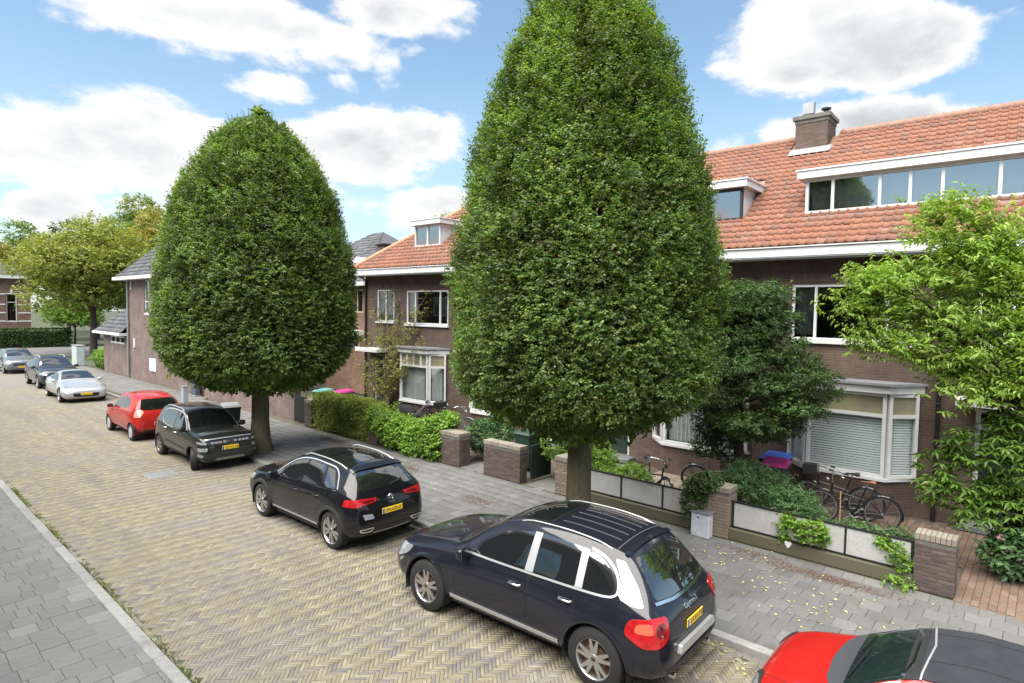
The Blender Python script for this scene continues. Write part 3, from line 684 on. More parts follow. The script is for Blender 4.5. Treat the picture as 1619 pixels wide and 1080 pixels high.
MB().box(-.5, 4.4, .01, 5.62, 2.56, 2.715).build('lean_to_gutter', WHITE, cb)
MB().tube([(-.09, -.25, 0.1), (-.09, -.25, 5.8)], .06, 10).build('drainpipe', ZINC, cb, 40)
MB().bbox(-.06, 0, -.75, -.62, 5.3, 5.8, .01).bbox(-.06, 0, -1.3, -1.1, 1.9, 2.45, .01).build('wall_fitting', GREYWHITE, cb)
MB().bbox(-.05, 0, -4.7, -3.75, .75, 1.45, .01).build('notice_board', mat('board_white', (.7, .72, .75), .4), cb)
# boundary wall between that house and the row, with a black gate at its near end
gw = thing('garden_wall', 'tall brown brick garden wall running from the corner house to a black gate', 'wall', (11.55, 21.4, 0))
MB().box(0, .22, 0, 8.4, 0, 1.75).build('wall', BRICKP, gw); MB().bbox(-.03, .25, -.02, 8.4, 1.753, 1.83, .01).build('coping', mat('coping_brick', (.20, .15, .13), .9, var=.3), gw)
gt = thing('garden_gate', 'black boarded gate between the tall garden wall and the hedge pier', 'gate', (11.5, 20.35, 0))
for k in range(7): MB().bbox(0, .035, .03+k*.138, .16+k*.138, .14, 1.1, .004).build('board', BLACKM, gt)
MB().box(.036, .07, .02, 1.0, .3, .38).box(.036, .07, .02, 1.0, .85, .93).build('gate_rail', BLACKM, gt)
# house seen through the gap beyond the end of the row
hc = thing('gap_house', 'brick house with grey roof glimpsed in the gap left of the hipped end house', 'house', (18, 26.0, 0))
w = MB(); rect_wall(w, 0, .3, 0, 9, 0, 5.6, [(.4, 1.3, 4.2, 5.4), (.7, 2.2, 2.35, 3.0), (4, 6, 3.9, 5.3)]); w.box(.3, 8, 0, .3, 0, 5.6); w.box(.3, 8, 8.7, 9, 0, 5.6); w.build('wall', brickmat('orange_brown_brick', (.20, .115, .08), (.15, .09, .07), (.16, .14, .12)), hc)
TAN = mat('tan_frame', (.42, .36, .22), .5)
window(hc, (.1, 1.3), (.1, .4), 4.2, 5.4, (.4,), mt=TAN, glass=GLASSD); window(hc, (.1, 2.2), (.1, .7), 2.35, 3.0, (.5,), fr=.1, glass=GLASSD); window(hc, (.1, 6), (.1, 4), 3.9, 5.3, (.4,), glass=GLASSD)
MB().box(-.5, 0, .3, 5, 3.05, 3.3).build('porch_roof', WHITE, hc)
rf = hip_roof(hc, 'roof', -.5, 8.3, -.4, 9.5, 5.75, 3.2, SLATE); slope_tiles(rf, (-.5, -.4, 5.75), (-.5, 9.5, 5.75), (3.9, 5.1, 8.95), (3.9, 4.0, 8.95), SLATE)
MB().box(-.6, -.4, -.5, 9.6, 5.55, 5.74).build('gutter', WHITE, hc)
ck = MB().box(1.3, 1.9, .4, 1.0, 6.0, 7.75).build('chimney', BRICK, hc); MB().box(1.2, 2.0, .3, 1.1, 7.753, 7.83).build('chimney_cap', BLACKM, ck)
dm = MB().prism([(1.95, 6.75), (2.55, 6.75), (2.25, 7.2)], .35, 2.4, 'X').build('dormer', WHITE, hc); MB().prism([(2.06, 6.8), (2.44, 6.8), (2.25, 7.1)], .34, .348, 'X').build('pane', GLASSD, dm)
# old house beyond the cross street
fh = thing('banded_house', 'old brick house with white bands and hipped mossy roof beyond the far hedge', 'house', (14.35, 84, 0))
w = MB(); holes = [(-2.06, -1.2, 2.45, 5.37), (-4.6, -3.7, 2.45, 5.37)]
for hh in [0]:
    ys = None
BR2 = brickmat('red_brown_brick', (.20, .11, .09), (.16, .09, .075), (.2, .17, .15))
def wall_y(mb, x0, x1, y0, y1, z0, z1, holes):
    xs = sorted({x0, x1, *[h[0] for h in holes], *[h[1] for h in holes]}); zs = sorted({z0, z1, *[h[2] for h in holes], *[h[3] for h in holes]})
    for a, b in zip(xs, xs[1:]):
        for c, d in zip(zs, zs[1:]):
            if not any(h[0] < (a+b)/2 < h[1] and h[2] < (c+d)/2 < h[3] for h in holes): mb.box(a, b, y0, y1, c, d)
wall_y(w, -9, 0, 0, .3, 0, 7.0, holes); w.box(-.3, 0, .3, 9, 0, 7); w.box(-9, -.3, 8.7, 9, 0, 7); w.build('wall', BR2, fh)
for a, b, c, d in holes:
    wn, M, W = window(fh, (a, .15), (b, .15), c, d, (), 4.5, fr=.07, sill=.08, glass=GLASSD); MB().box(-.14, W+.14, .02, .18, d, d+.10, M).box(W/2-.1, W/2+.1, .02, .19, d+.1, d+.5, M).build('lintel', WHITE, fh)
for z in (2.4, 3.3, 4.2, 5.3):
    bd = MB()
    for a, b in ((-9, -4.7), (-3.6, -2.16), (-1.1, .03)): bd.box(a, b, -.03, 0, z, z+.14)
    bd.build('white_band', WHITE, fh)
rf = MB().add([(-9.3, -.4, 7.4), (.4, -.4, 7.4), (.4, 9.4, 7.4), (-9.3, 9.4, 7.4), (-5, 4.5, 9.9), (-3.6, 4.5, 9.9)], [(0, 1, 5, 4), (1, 2, 5), (2, 3, 4, 5), (3, 0, 4)]).build('roof', mat('mossy_roof', (.13, .115, .09), .8, c2=(.10, .12, .06), vs=1), fh)
slope_tiles(rf, (-9.3, -.4, 7.4), (.4, -.4, 7.4), (-3.6, 4.5, 9.9), (-5, 4.5, 9.9), mat('mossy_roof_tile', (.12, .11, .09), .8, c2=(.09, .11, .06), vs=1))
MB().box(-9.4, .5, -.5, .1, 7.05, 7.38).build('cornice', WHITE, fh)
# the house the picture was taken from: only its reflection in panes and paint shows
ho = thing('opposite_house', 'brown brick house front on the camera side, seen only mirrored in car windows', 'house', (-2.7, 0, 0))
w = MB(); hl = [(a+.5, a+2.4, z, z+1.5) for a in range(-6, 36, 5) for z in (.9, 3.9)]; hl += [(a+3.2, a+4.2, .2, 2.4) for a in range(-6, 36, 5)]
rect_wall(w, -.3, 0, -7, 38, 0, 6.6, hl); w.box(-5, -.3, -7, -6.7, 0, 6.6); w.box(-5, -.3, 37.7, 38, 0, 6.6); w.build('wall', BRICK, ho)
for a, b, z0, z1 in hl: window(ho, (-.12, a), (-.12, b), z0, z1, (.3,) if b-a > 1.2 else (), mt=WHITE, glass=GLASSD)
MB().add([(.3, -7, 6.65), (.3, 38, 6.65), (-4.6, 38, 10.2), (-4.6, -7, 10.2)], [(0, 1, 2, 3)]).build('roof', RIDGET, ho)
MB().box(-.1, .45, -7, 38, 6.55, 6.75).build('gutter', WHITE, ho)
# ------------------------------------------------------------------ boundary: brick piers, low wall, mesh fences
PIERB = mat('pier_brick', (.15, .1, .085), .85, ramp=[(0, (.08, .056, .050)), (.35, (.105, .072, .062)), (.6, (.125, .086, .072)), (.8, (.09, .068, .064)), (1, (.155, .112, .088))], var=.3, vs=25, bump=.4, bs=90, stain=((.12, .12, .085), 1.6, .57, .5))
PIERY = mat('pale_pier_brick', (.3, .23, .16), .85, ramp=[(0, (.24, .17, .125)), (.4, (.31, .235, .17)), (.7, (.27, .205, .16)), (1, (.38, .31, .23))], var=.3, vs=25, bump=.4, bs=90)
MORTAR = mat('mortar', (.13, .12, .108), .95, var=.3, vs=12); COPB = mat('cap_brick', (.33, .29, .23), .9, ramp=[(0, (.27, .23, .18)), (1, (.40, .36, .29))], var=.3, vs=12, bump=.4)
BRK = {}
def brickmesh(l, h, d, mt):
    k = (round(l, 3), round(h, 3), round(d, 3), mt.name)
    if k not in BRK: BRK[k] = MB().bbox(-d/2, d/2, -l/2, l/2, -h/2, h/2, .004).mesh('brick'); BRK[k].materials.append(mt)
    return BRK[k]
def brick_pier(name, label, cat, x0, x1, y0, y1, z0, z1, mt=None, group='brick piers along the front gardens', cap=True):
    mt = mt or PIERB; t = thing(name, label, cat, ((x0+x1)/2, (y0+y1)/2, z0), 0, group); W = (y1-y0); D = (x1-x0); H = z1-z0
    MB().box(-D/2+.008, D/2-.008, -W/2+.008, W/2-.008, 0, H-.11).build('core', MORTAR, t)
    ch = .0625; n = int((H-.11)/ch); full = .2125
    for r in range(n):
        z = ch*(r+.5)
        for face in ('F', 'L', 'R'):
            ln = W if face == 'F' else D; s = -ln/2 if r % 2 else -ln/2-full/2
            if face != 'F': s = -ln/2+(.1 if r % 2 == 0 else 0)
            if face != 'F' and r % 2 == 0: pass
            while s < ln/2-.03:
                a = max(s, -ln/2 + (0 if face == 'F' else .101)); b = min(s+full, ln/2); s += full
                if b-a < .03: continue
                me = brickmesh(b-a-.009, .053, .1, mt); o = bpy.data.objects.new('brick', me); j = random.gauss(0, .0015); c = (a+b)/2
                if face == 'F': o.location = (-D/2+.05+j, c, z)
                elif face == 'L': o.location = (c, W/2-.05+j, z); o.rotation_euler.z = pi/2
                else: o.location = (c, -W/2+.05+j, z); o.rotation_euler.z = pi/2
                link(o, t)
    if cap:
        k = max(3, int(W/.066)); cw = W/k
        for i in range(k):
            o = bpy.data.objects.new('cap_brick', brickmesh(cw-.006, .1, D+.02, COPB)); o.location = (random.gauss(0, .002), -W/2+cw*(i+.5), H-.055+random.gauss(0, .0015)); link(o, t)
    return t
brick_pier('brick_pier', 'short brown brick pier at the far left end of the clipped hedge', 'pier', 11.3, 11.7, 19.75, 20.2, .1, 1.09)
brick_pier('brick_pier', 'brick pier half swallowed by the middle of the hedge', 'pier', 11.3, 11.7, 15.8, 16.25, .1, 1.12)
brick_pier('brick_pier', 'brown brick pier at the right-hand end of the leafy hedge', 'pier', 11.3, 11.72, 12.0, 12.78, .1, 1.02)
brick_pier('low_brick_wall', 'free-standing low brown brick wall between two garden entrances', 'wall', 11.3, 11.58, 9.8, 11.08, .1, 1.02)
brick_pier('brick_pier', 'pale weathered brick pier just left of the near tree trunk', 'pier', 11.3, 11.7, 8.0, 8.7, .1, 1.0, PIERY)
brick_pier('brick_pier', 'yellow-brown brick pier behind the small grey cabinet, ivy on top', 'pier', 11.3, 11.7, 4.5, 5.0, .1, 1.08, PIERY)
brick_pier('brick_pier', 'wide dark brick pier at the right, beside the brick garden path', 'pier', 11.3, 11.6, .98, 1.52, .1, 1.02)
MESHM = mat('pale_wire_mesh', (.66, .66, .645), .5, .3, var=.12, vs=4)
PLINTH = mat('mossy_plinth', (.095, .08, .062), .9, c2=(.075, .082, .04), vs=4, bump=.4)
def mesh_fence(label, y0, y1, posts):
    t = thing('mesh_fence', label, 'fence', (11.42, (y0+y1)/2, .1), 0, 'low mesh fences on brick plinths'); W = y1-y0; a = -W/2
    MB().bbox(-.1, .12, a, -a, 0, .215, .008).build('plinth', PLINTH, t)
    for p in posts: MB().box(-.018, .018, p-(y0+y1)/2-.016, p-(y0+y1)/2+.016, .217, .735).build('post', BLACKM, t)
    MB().box(-.022, .022, a, -a, .705, .733).build('top_rail', BLACKM, t); MB().box(-.022, .022, a, -a, .228, .25).build('bottom_rail', BLACKM, t)
    for p, q in zip(posts, posts[1:]):
        m = MB(); p2, q2 = p-(y0+y1)/2+.017, q-(y0+y1)/2-.017; n = int((q2-p2)/.0125)
        for k in range(n): y = p2+(q2-p2)*(k+.5)/n; m.box(-.0025, .0025, y-.0036, y+.0036, .252, .703)
        for k in range(36): z = .256+.0125*k; m.box(-.0045, -.0028, p2, q2, z-.0022, z+.0022)
        tag(m.build('mesh_panel', MESHM, t), kind='stuff')
    return t
mesh_fence('low black-framed mesh fence between the near trunk and the cabinet, bicycles behind', 5.0, 7.98, [5.03, 5.95, 6.95, 7.95])
mesh_fence('low black-framed mesh fence left of the wide dark pier, plants hanging over it', 1.52, 4.5, [1.56, 2.52, 3.49, 4.46])
cbx = thing('utility_cabinet', 'small pale grey steel cabinet on the pavement in front of the ivy pier', 'cabinet', (11.12, 4.95, .1))
MB().bbox(-.1, .1, -.18, .18, 0, .46, .012).build('cabinet_body', mat('pale_grey_cabinet', (.50, .53, .58), .5, var=.25, vs=7, stain=((.3, .28, .3), 3, .56, .5)), cbx)
MB().bbox(-.12, .12, -.2, .2, .462, .49, .008).build('cabinet_lid', mat('cabinet_lid', (.12, .13, .14), .6), cbx)
MB().lathe([(0, .018), (-.006, .018), (-.008, 0)], 'X', (-.1, .03, .38), 10).build('lock', BLACKM, cbx)
far_cab = thing('street_cabinet', 'tall light grey street cabinet beside the far corner, behind the silver coupe', 'cabinet', (11.3, 51.0, 0))
MB().bbox(-.25, .25, -.6, .6, .1, 1.5, .03).build('cabinet_body', mat('grey_cabinet', (.42, .47, .47), .5, var=.2), far_cab); MB().bbox(-.28, .28, -.63, .63, 1.5, 1.56, .02).build('cabinet_lid', ZINC, far_cab)
# ------------------------------------------------------------------ cars
def pchip(pts):
    x = np.array([p[0] for p in pts], float); y = np.array([p[1] for p in pts], float); h = np.diff(x); d = np.diff(y)/h; m = np.zeros(len(x))
    for i in range(1, len(x)-1):
        if d[i-1]*d[i] > 0: w1 = 2*h[i]+h[i-1]; w2 = h[i]+2*h[i-1]; m[i] = (w1+w2)/(w1/d[i-1]+w2/d[i])
    m[0] = d[0]; m[-1] = d[-1]
    def f(t):
        t = min(max(t, x[0]), x[-1]); i = min(int(np.searchsorted(x, t, 'right'))-1, len(h)-1); i = max(i, 0); u = (t-x[i])/h[i]
        return float((1+2*u)*(1-u)**2*y[i]+u*(1-u)**2*h[i]*m[i]+u*u*(3-2*u)*y[i+1]+u*u*(u-1)*h[i]*m[i+1])
    return f
def paint(name, c, r=.28, metal=.0, flake=0):
    m, nt, b = nodes(name); b.inputs['Base Color'].default_value = (*c, 1); b.inputs['Roughness'].default_value = r; b.inputs['Metallic'].default_value = metal
    b.inputs['Coat Weight'].default_value = 1; b.inputs['Coat Roughness'].default_value = .025; b.inputs['Coat IOR'].default_value = 1.5; b.inputs['Specular IOR Level'].default_value = .5 if metal else .06
    N, L = nt.nodes, nt.links; tc = N.new('ShaderNodeTexCoord'); no = N.new('ShaderNodeTexNoise'); no.inputs['Scale'].default_value = 3; no.inputs['Detail'].default_value = 8; L.new(tc.outputs['Object'], no.inputs['Vector'])
    mr = N.new('ShaderNodeMapRange'); mr.inputs[1].default_value = .35; mr.inputs[2].default_value = .75; mr.inputs[3].default_value = .035; mr.inputs[4].default_value = .09; L.new(no.outputs['Fac'], mr.inputs[0]); L.new(mr.outputs[0], b.inputs['Coat Roughness'])
    return m
CARGLASS = mat('car_glass', (.008, .010, .011), .02, spec=.9); CARGLASS.node_tree.nodes['Principled BSDF'].inputs['IOR'].default_value = 2.1
CLAD = mat('black_plastic', (.022, .022, .023), .55, var=.2, vs=20); GAP = mat('panel_gap', (.003, .003, .003), .8); WELL = mat('wheel_well', (.006, .006, .006), .95)
TAIL = mat('tail_lamp', (.42, .012, .014), .12, coat=1, var=.4, vs=14); LAMP = mat('head_lamp', (.50, .52, .54), .08, .5, coat=1, var=.6, vs=20); AMBER = mat('amber_lamp', (.6, .22, .03), .2, coat=1)
ALLOY = mat('alloy', (.50, .495, .48), .3, .85, var=.15, vs=30); ALLOYD = mat('dark_alloy', (.06, .06, .065), .35, .6); DISC = mat('brake_disc', (.10, .095, .09), .5, .7)
PLATE = mat('yellow_plate', (.80, .52, .03), .45); PLATEB = mat('plate_blue', (.02, .08, .42), .4); INK = mat('plate_ink', (.01, .01, .01), .5)
ALU = mat('silver_trim', (.50, .51, .52), .3, .55)
def text_mesh(body, size, ext):
    cu = bpy.data.curves.new('lettering', 'FONT'); cu.body = body; cu.size = size; cu.align_x = 'CENTER'; cu.align_y = 'CENTER'; cu.extrude = ext
    o = bpy.data.objects.new('tmp', cu); me = bpy.data.meshes.new_from_object(o); bpy.data.objects.remove(o); return me
class Car:
    def __init__(s, name, label, sp, body, loc, rz):
        s.sp = sp; s.root = thing('parked_car', label, 'car', loc, rz, 'cars parked along the kerb'); s.L = sp['L']; s.y0 = sp['fo']+sp['wb']/2
        s.f = {k: pchip(v) for k, v in sp['c'].items()}; s.body_mat = body; s.make_body()
    def Y(s, t): return s.y0-t
    def section(s, t):
        f = s.f; zb, zt, zs, ws, wm, zm, wr = (f[k](t) for k in ('zb', 'zt', 'zs', 'ws', 'wm', 'zm', 'wr')); cr = f['cr'](t) if 'cr' in f else .045
        zr = zt-cr; wl = wm-.035
        keys = [(0, zb, 0), (wm*.8, zb, .5), (wl, zb+min(.12, (zm-zb)*.35), .45), (wm, zm, .5), (ws, zs, .28), (wr, zr, .42)]
        for q in (.72, .45, .2): keys.append((wr*q, zr+cr*(1-q*q), .3))
        keys.append((0, zt, 0)); P = [Vector((k[0], k[1])) for k in keys]; out = [P[0]]
        nsub = [4, 1, 3, 3, 6, 1, 1, 1, 1]; narc = [0, 3, 3, 6, 6, 7, 2, 2, 2, 0]
        prev = P[0]
        for i in range(1, len(P)):
            if i < len(P)-1:
                r = keys[i][2]; a = P[i]+(P[i-1]-P[i])*r*.9; b = P[i]+(P[i+1]-P[i])*min(r, .5)*.9
                for k in range(1, nsub[i-1]+1): out.append(prev+(a-prev)*(k/nsub[i-1]))
                n = narc[i]
                for k in range(1, n+1): u = k/n; out.append(a*(1-u)**2+P[i]*2*u*(1-u)+b*u*u)
                prev = b
            else:
                for k in range(1, 3): out.append(prev+(P[i]-prev)*(k/2))
        return out
    def make_body(s):
        L = s.L; n = 110; st = sorted({round(L*(.5-.5*cos(pi*i/n))*.5+L*i/n*.5, 4) for i in range(n+1)} | {round(x, 4) for x in s.sp.get('st', [])})
        rows = [s.section(t) for t in st]; m = len(rows[0]); V = []; F = []
        for t, r in zip(st, rows):
            for p in r: V.append((-p.x, s.Y(t), p.y))
        nR = len(V)
        idxR = {}
        for i in range(len(st)):
            for j in range(m):
                if 0 < j < m-1: idxR[(i, j)] = len(V); x, y, z = V[i*m+j]; V.append((-x, y, z))
                else: idxR[(i, j)] = i*m+j
        for i in range(len(st)-1):
            for j in range(m-1):
                F.append((i*m+j, i*m+j+1, (i+1)*m+j+1, (i+1)*m+j)); F.append((idxR[(i, j)], idxR[(i+1, j)], idxR[(i+1, j+1)], idxR[(i, j+1)]))
        for i in (0, len(st)-1):
            loop = [i*m+j for j in range(m)]+[idxR[(i, j)] for j in range(m-2, 0, -1)]; F.append(tuple(loop if i else loop[::-1]))
        s.bvh = BVHTree.FromPolygons([Vector(v) for v in V], F)
        R = s.sp['R']; Ra = s.sp.get('Ra', R*1.12); cen = [(s.Y(s.sp['fo']), R*1.0), (s.Y(s.sp['fo']+s.sp['wb']), R*1.0)]; s.cen = cen; s.Ra = Ra
        inside = [False]*len(V)
        for k, (x, y, z) in enumerate(V):
            if abs(x) > s.sp['W']*.45:
                for cy, cz in cen:
                    if hypot(y-cy, z-cz) < Ra: inside[k] = True
        F2 = [f for f in F if not all(inside[k] for k in f)]; use = {k for f in F2 for k in f}
        V2 = list(V)
        for k in use:
            if inside[k]:
                x, y, z = V[k]; cy, cz = min(cen, key=lambda c: hypot(y-c[0], z-c[1])); d = max(hypot(y-cy, z-cz), 1e-4)
                V2[k] = (x, cy+(y-cy)*Ra/d, cz+(z-cz)*Ra/d) if z > cz else (x, cy+(1 if y > cy else -1)*sqrt(Ra*Ra-(z-cz)**2), z)
        me = bpy.data.meshes.new('body'); me.from_pydata(V2, [], F2)
        bm = bmesh.new(); bm.from_mesh(me); bmesh.ops.delete(bm, geom=[v for v in bm.verts if not v.link_faces], context='VERTS')
        for f in bm.faces: f.smooth = True
        bmesh.ops.recalc_face_normals(bm, faces=bm.faces)
        for e in bm.edges:
            if len(e.link_faces) == 2 and e.calc_face_angle(0) > radians(40): e.smooth = False
        bm.to_mesh(me); bm.free(); s.body = mobj('body', me, s.body_mat, s.root)
        # wheel housings
        for cy, cz in cen:
            n = 20
            for sd_ in (-1, 1):
                xo, xi = sd_*(s.sp['W']-.035), sd_*(s.sp['W']-.42); vs = []; fs = []
                for i in range(n+1):
                    a = -.35+(pi+.7)*i/n
                    for x in (xo, xi): vs.append((x, cy+cos(a)*(Ra+.012), max(cz+sin(a)*(Ra+.012), .12)))
                for i in range(n): fs.append((2*i, 2*i+1, 2*i+3, 2*i+2))
                b = len(vs); vs.append((xi, cy, cz)); fs += [(2*i+1, b, 2*i+3) for i in range(n)]
                MB().add(vs, fs).build('wheel_housing', WELL, s.root)
    # --- projected pieces
    def frame(s, ax):
        if ax == 'L': return (lambda a, b: Vector((-3, s.Y(a), b))), Vector((1, 0, 0))
        if ax == 'T': return (lambda a, b: Vector((a, s.Y(b), 4))), Vector((0, 0, -1))
        if ax == 'R': return (lambda a, b: Vector((a, s.Y(s.L)-3, b))), Vector((0, 1, 0))
        if ax == 'F': return (lambda a, b: Vector((a, s.Y(0)+3, b))), Vector((0, -1, 0))
        if ax == 'RL':   # rear left corner, a = distance along the corner (left side negative)
            d = Vector((1, 1, 0)).normalized(); t = Vector((1, -1, 0)).normalized(); c = Vector((-s.sp['W'], s.Y(s.L), 0))
            return (lambda a, b: c-d*2+t*a+Vector((0, 0, b))), d
        if ax == 'FL':
            d = Vector((1, -1, 0)).normalized(); t = Vector((1, 1, 0)).normalized(); c = Vector((-s.sp['W'], s.Y(0), 0))
            return (lambda a, b: c-d*2+t*a+Vector((0, 0, b))), d
    def hit(s, ax, a, b):
        o, d = s.frame(ax); p, n, i, dist = s.bvh.ray_cast(o(a, b), d)
        return p, (n if n is not None else None), d
    def panel(s, name, poly, ax, mt, off=.004, grid=.06, parent=None, mirror=None, rim=.012):
        bm = bmesh.new(); vs = [bm.verts.new((p[0], p[1], 0)) for p in poly]; bm.faces.new(vs)
        xs = [p[0] for p in poly]; ys = [p[1] for p in poly]
        for lo, hi, no in ((min(xs), max(xs), (1, 0, 0)), (min(ys), max(ys), (0, 1, 0))):
            k = int((hi-lo)/grid)
            for i in range(1, k+1):
                q = lo+(hi-lo)*i/(k+1)
                bmesh.ops.bisect_plane(bm, geom=bm.verts[:]+bm.edges[:]+bm.faces[:], plane_co=(q if no[0] else 0, q if no[1] else 0, 0), plane_no=no)
        o, d = s.frame(ax); inner = {}; miss = []; last = None
        for v in bm.verts:
            p, n, i, dist = s.bvh.ray_cast(o(v.co.x, v.co.y), d)
            if p is None: miss.append(v); continue
            if n.dot(d) > 0: n = -n
            inner[v] = (p.copy(), (n*.5-d*.5).normalized())
        if miss:
            ok = list(inner.items())
            for v in miss:
                if not ok: break
                k = min(ok, key=lambda q: (q[0].co.xy-v.co.xy).length); inner[v] = (o(v.co.x, v.co.y)+d*((k[1][0]-o(v.co.x, v.co.y)).dot(d)), k[1][1])
        edges = [e for e in bm.edges if len(e.link_faces) == 1]
        ring = [(e.verts[0], e.verts[1]) for e in edges]
        for v, (p, n) in inner.items(): v.co = p+n*off
        low = {}
        for a, b in ring:
            for v in (a, b):
                if v not in low: low[v] = bm.verts.new(inner[v][0]-inner[v][1]*rim)
        for a, b in ring:
            try: bm.faces.new((a, b, low[b], low[a]))
            except ValueError: pass
        bmesh.ops.recalc_face_normals(bm, faces=bm.faces)
        for e in bm.edges:
            if len(e.link_faces) == 2 and e.calc_face_angle(0) > radians(45): e.smooth = False
        for f in bm.faces: f.smooth = True
        me = bpy.data.meshes.new(name); bm.to_mesh(me); bm.free(); ob = mobj(name, me, mt, parent or s.root)
        if mirror is None: mirror = ax in ('L', 'RL', 'FL')
        if mirror: c = ob.copy(); link(c); c.parent = ob.parent; c.scale.x = -1
        return ob
    def strip(s, name, pts, wd, ax, mt, off=.005, parent=None, mirror=None, closed=False, step=.05, thick=.008):
        P = [Vector(p) for p in pts]
        if closed: P.append(P[0])
        Q = []
        for a, b in zip(P, P[1:]):
            k = max(1, int((b-a).length/step))
            for i in range(k): Q.append(a+(b-a)*(i/k))
        Q.append(P[-1]); o, d = s.frame(ax); V = []; F = []; n0 = len(Q)
        for i, q in enumerate(Q):
            t = Q[min(i+1, n0-1)]-Q[max(i-1, 0)]
            if closed and i in (0, n0-1): t = Q[1]-Q[-2]
            t.normalize(); nn = Vector((-t.y, t.x))
            for sg in (-1, 1):
                c = q+nn*(wd/2*sg); p, n, ii, ds = s.bvh.ray_cast(o(c.x, c.y), d)
                if p is None:
                    p2 = s.bvh.find_nearest(o(c.x, c.y)+d*2); p = p2[0]; n = p2[1]
                if n.dot(d) > 0: n = -n
                V.append(p+n*off)
                V.append(p+n*(off-thick))
        for i in range(n0-1):
            a = 4*i; b = a+4; F += [(a, a+2, b+2, b), (a, b, b+1, a+1), (a+2, a+3, b+3, b+2)]
        ob = MB().add(V, F).build(name, mt, parent or s.root, 50)
        if mirror is None: mirror = ax in ('L', 'RL', 'FL')
        if mirror: c = ob.copy(); link(c); c.parent = ob.parent; c.scale.x = -1
        return ob
    def plate(s, ax, z, text, w=.46, tilt=0, size=.085, x=0):
        p, n, d = s.hit(ax, x, z); sg = 1 if ax == 'F' else -1; y = p.y+sg*.012
        o = MB().bbox(-w/2, w/2, -.006, .006, -.052, .052, .004).build('license_plate', PLATE, s.root); o.location = (p.x, y, z)
        if ax == 'F': o.rotation_euler.z = pi
        b = MB().box(-w/2+.006, -w/2+.045, -.0075, -.006, -.046, .046).build('country_band', PLATEB, o)
        if text:
            t = mobj('lettering', text_mesh(text, size, .0006), INK, o); t.location = (.02, -.0078, 0); t.rotation_euler = (pi/2, 0, 0)
        else:                       # characters too small to read: only their dark strokes show
            m = MB()
            for k in range(6): xx = -w*.33+.02+k*w*.125+(.012 if k > 1 else 0)+(.012 if k > 3 else 0); m.box(xx, xx+.009, -.0078, -.0062, -.032, .032); m.box(xx+.022, xx+.030, -.0078, -.0062, -.032, .032); m.box(xx+.009, xx+.022, -.0078, -.0062, (-.032, .022, -.005)[k % 3], (-.022, .032, .005)[k % 3])
            m.build('plate_strokes', INK, o)
        return o
    def text(s, ax, x, z, body, size, mt, ext=.002):
        p, n, d = s.hit(ax, x, z); t = mobj('badge_lettering', text_mesh(body, size, ext), mt, s.root); sg = 1 if ax == 'F' else -1; t.location = (p.x, p.y+sg*.006, z)
        if n.dot(d) > 0: n = -n
        t.rotation_euler = (atan2(n.z, abs(n.y))*-1+pi/2, 0, pi if ax == 'F' else 0); return t
    def wheels(s, style, mt, steer=0, tw=.24, dark=None):
        R = s.sp['R']; rr = R*s.sp.get('rim', .70)
        ty = MB().lathe([(tw*.5, rr*.97), (tw*.5, rr*1.02), (tw*.47, R*.90), (tw*.40, R*.975), (tw*.3, R*.998), (0, R), (-tw*.3, R*.998), (-tw*.40, R*.975), (-tw*.47, R*.90), (-tw*.5, rr*1.02), (-tw*.47, rr*.97), (tw*.5, rr*.97)], 'X', n=48).mesh('tyre', 30); ty.materials.append(RUBBER)
        rm = MB().lathe([(-tw*.46, rr*.99), (-tw*.475, rr*.965), (-tw*.44, rr*.93), (-tw*.2, rr*.90), (tw*.3, rr*.88)], 'X', n=40)
        x0, x1 = -tw*.43, -tw*.36
        def spoke(a, w0, w1, r0=.16, r1=.93, skew=0):
            c, q = cos(a), sin(a); pts = []
            for (r, w, x) in ((r0*rr, w0, x0), (r1*rr, w1, x0-.004), (r1*rr, w1, x1), (r0*rr, w0, x1+.01)):
                for sg in (-1, 1):
                    aa = skew*(r/rr); pts.append((x, r*cos(a+aa)-sg*w*sin(a+aa), r*sin(a+aa)+sg*w*cos(a+aa)))
            rm.add(pts, [(0, 1, 3, 2), (0, 2, 4, 6), (1, 7, 5, 3), (2, 3, 5, 4), (0, 6, 7, 1)])
        if style == 'five':
            for k in range(5):
                a = 2*pi*k/5+pi/2
                spoke(a-.17, .030, .016, .12, .94, -.04); spoke(a+.17, .030, .016, .12, .94, .04)
            rm.lathe([(x0-.002, 0), (x0-.004, rr*.22), (x1, rr*.26)], 'X', n=20)
        elif style == 'ten':
            for k in range(10): spoke(2*pi*k/10+(.09 if k % 2 else -.09), .019, .028, .12, .95)
            rm.lathe([(x0-.004, 0), (x0-.006, rr*.18), (x1, rr*.2)], 'X', n=20)
        elif style == 'cover':
            rm.lathe([(x0-.02, 0), (x0-.02, rr*.35), (x0-.002, rr*.55), (x0-.006, rr*.95)], 'X', n=28)
            for k in range(7): spoke(2*pi*k/7, .03, .045, .3, .9)
        else:
            for k in range(6): spoke(2*pi*k/6, .035, .028, .1, .95)
            rm.lathe([(x0-.004, 0), (x0-.006, rr*.24), (x1, rr*.26)], 'X', n=20)
        rmm = rm.mesh('rim', 40); rmm.materials.append(mt)
        dk = MB().lathe([(-tw*.28, 0), (-tw*.28, rr*.62), (-tw*.1, rr*.62), (-tw*.1, rr*.9)], 'X', n=24).lathe([(tw*.46, 0), (tw*.46, rr*.98)], 'X', n=24).mesh('brake_disc'); dk.materials.append(dark or DISC)
        hb = MB().lathe([(x0-.012, 0), (x0-.012, rr*.10), (x0-.004, rr*.12)], 'X', n=14).mesh('hub_cap'); hb.materials.append(ALLOYD)
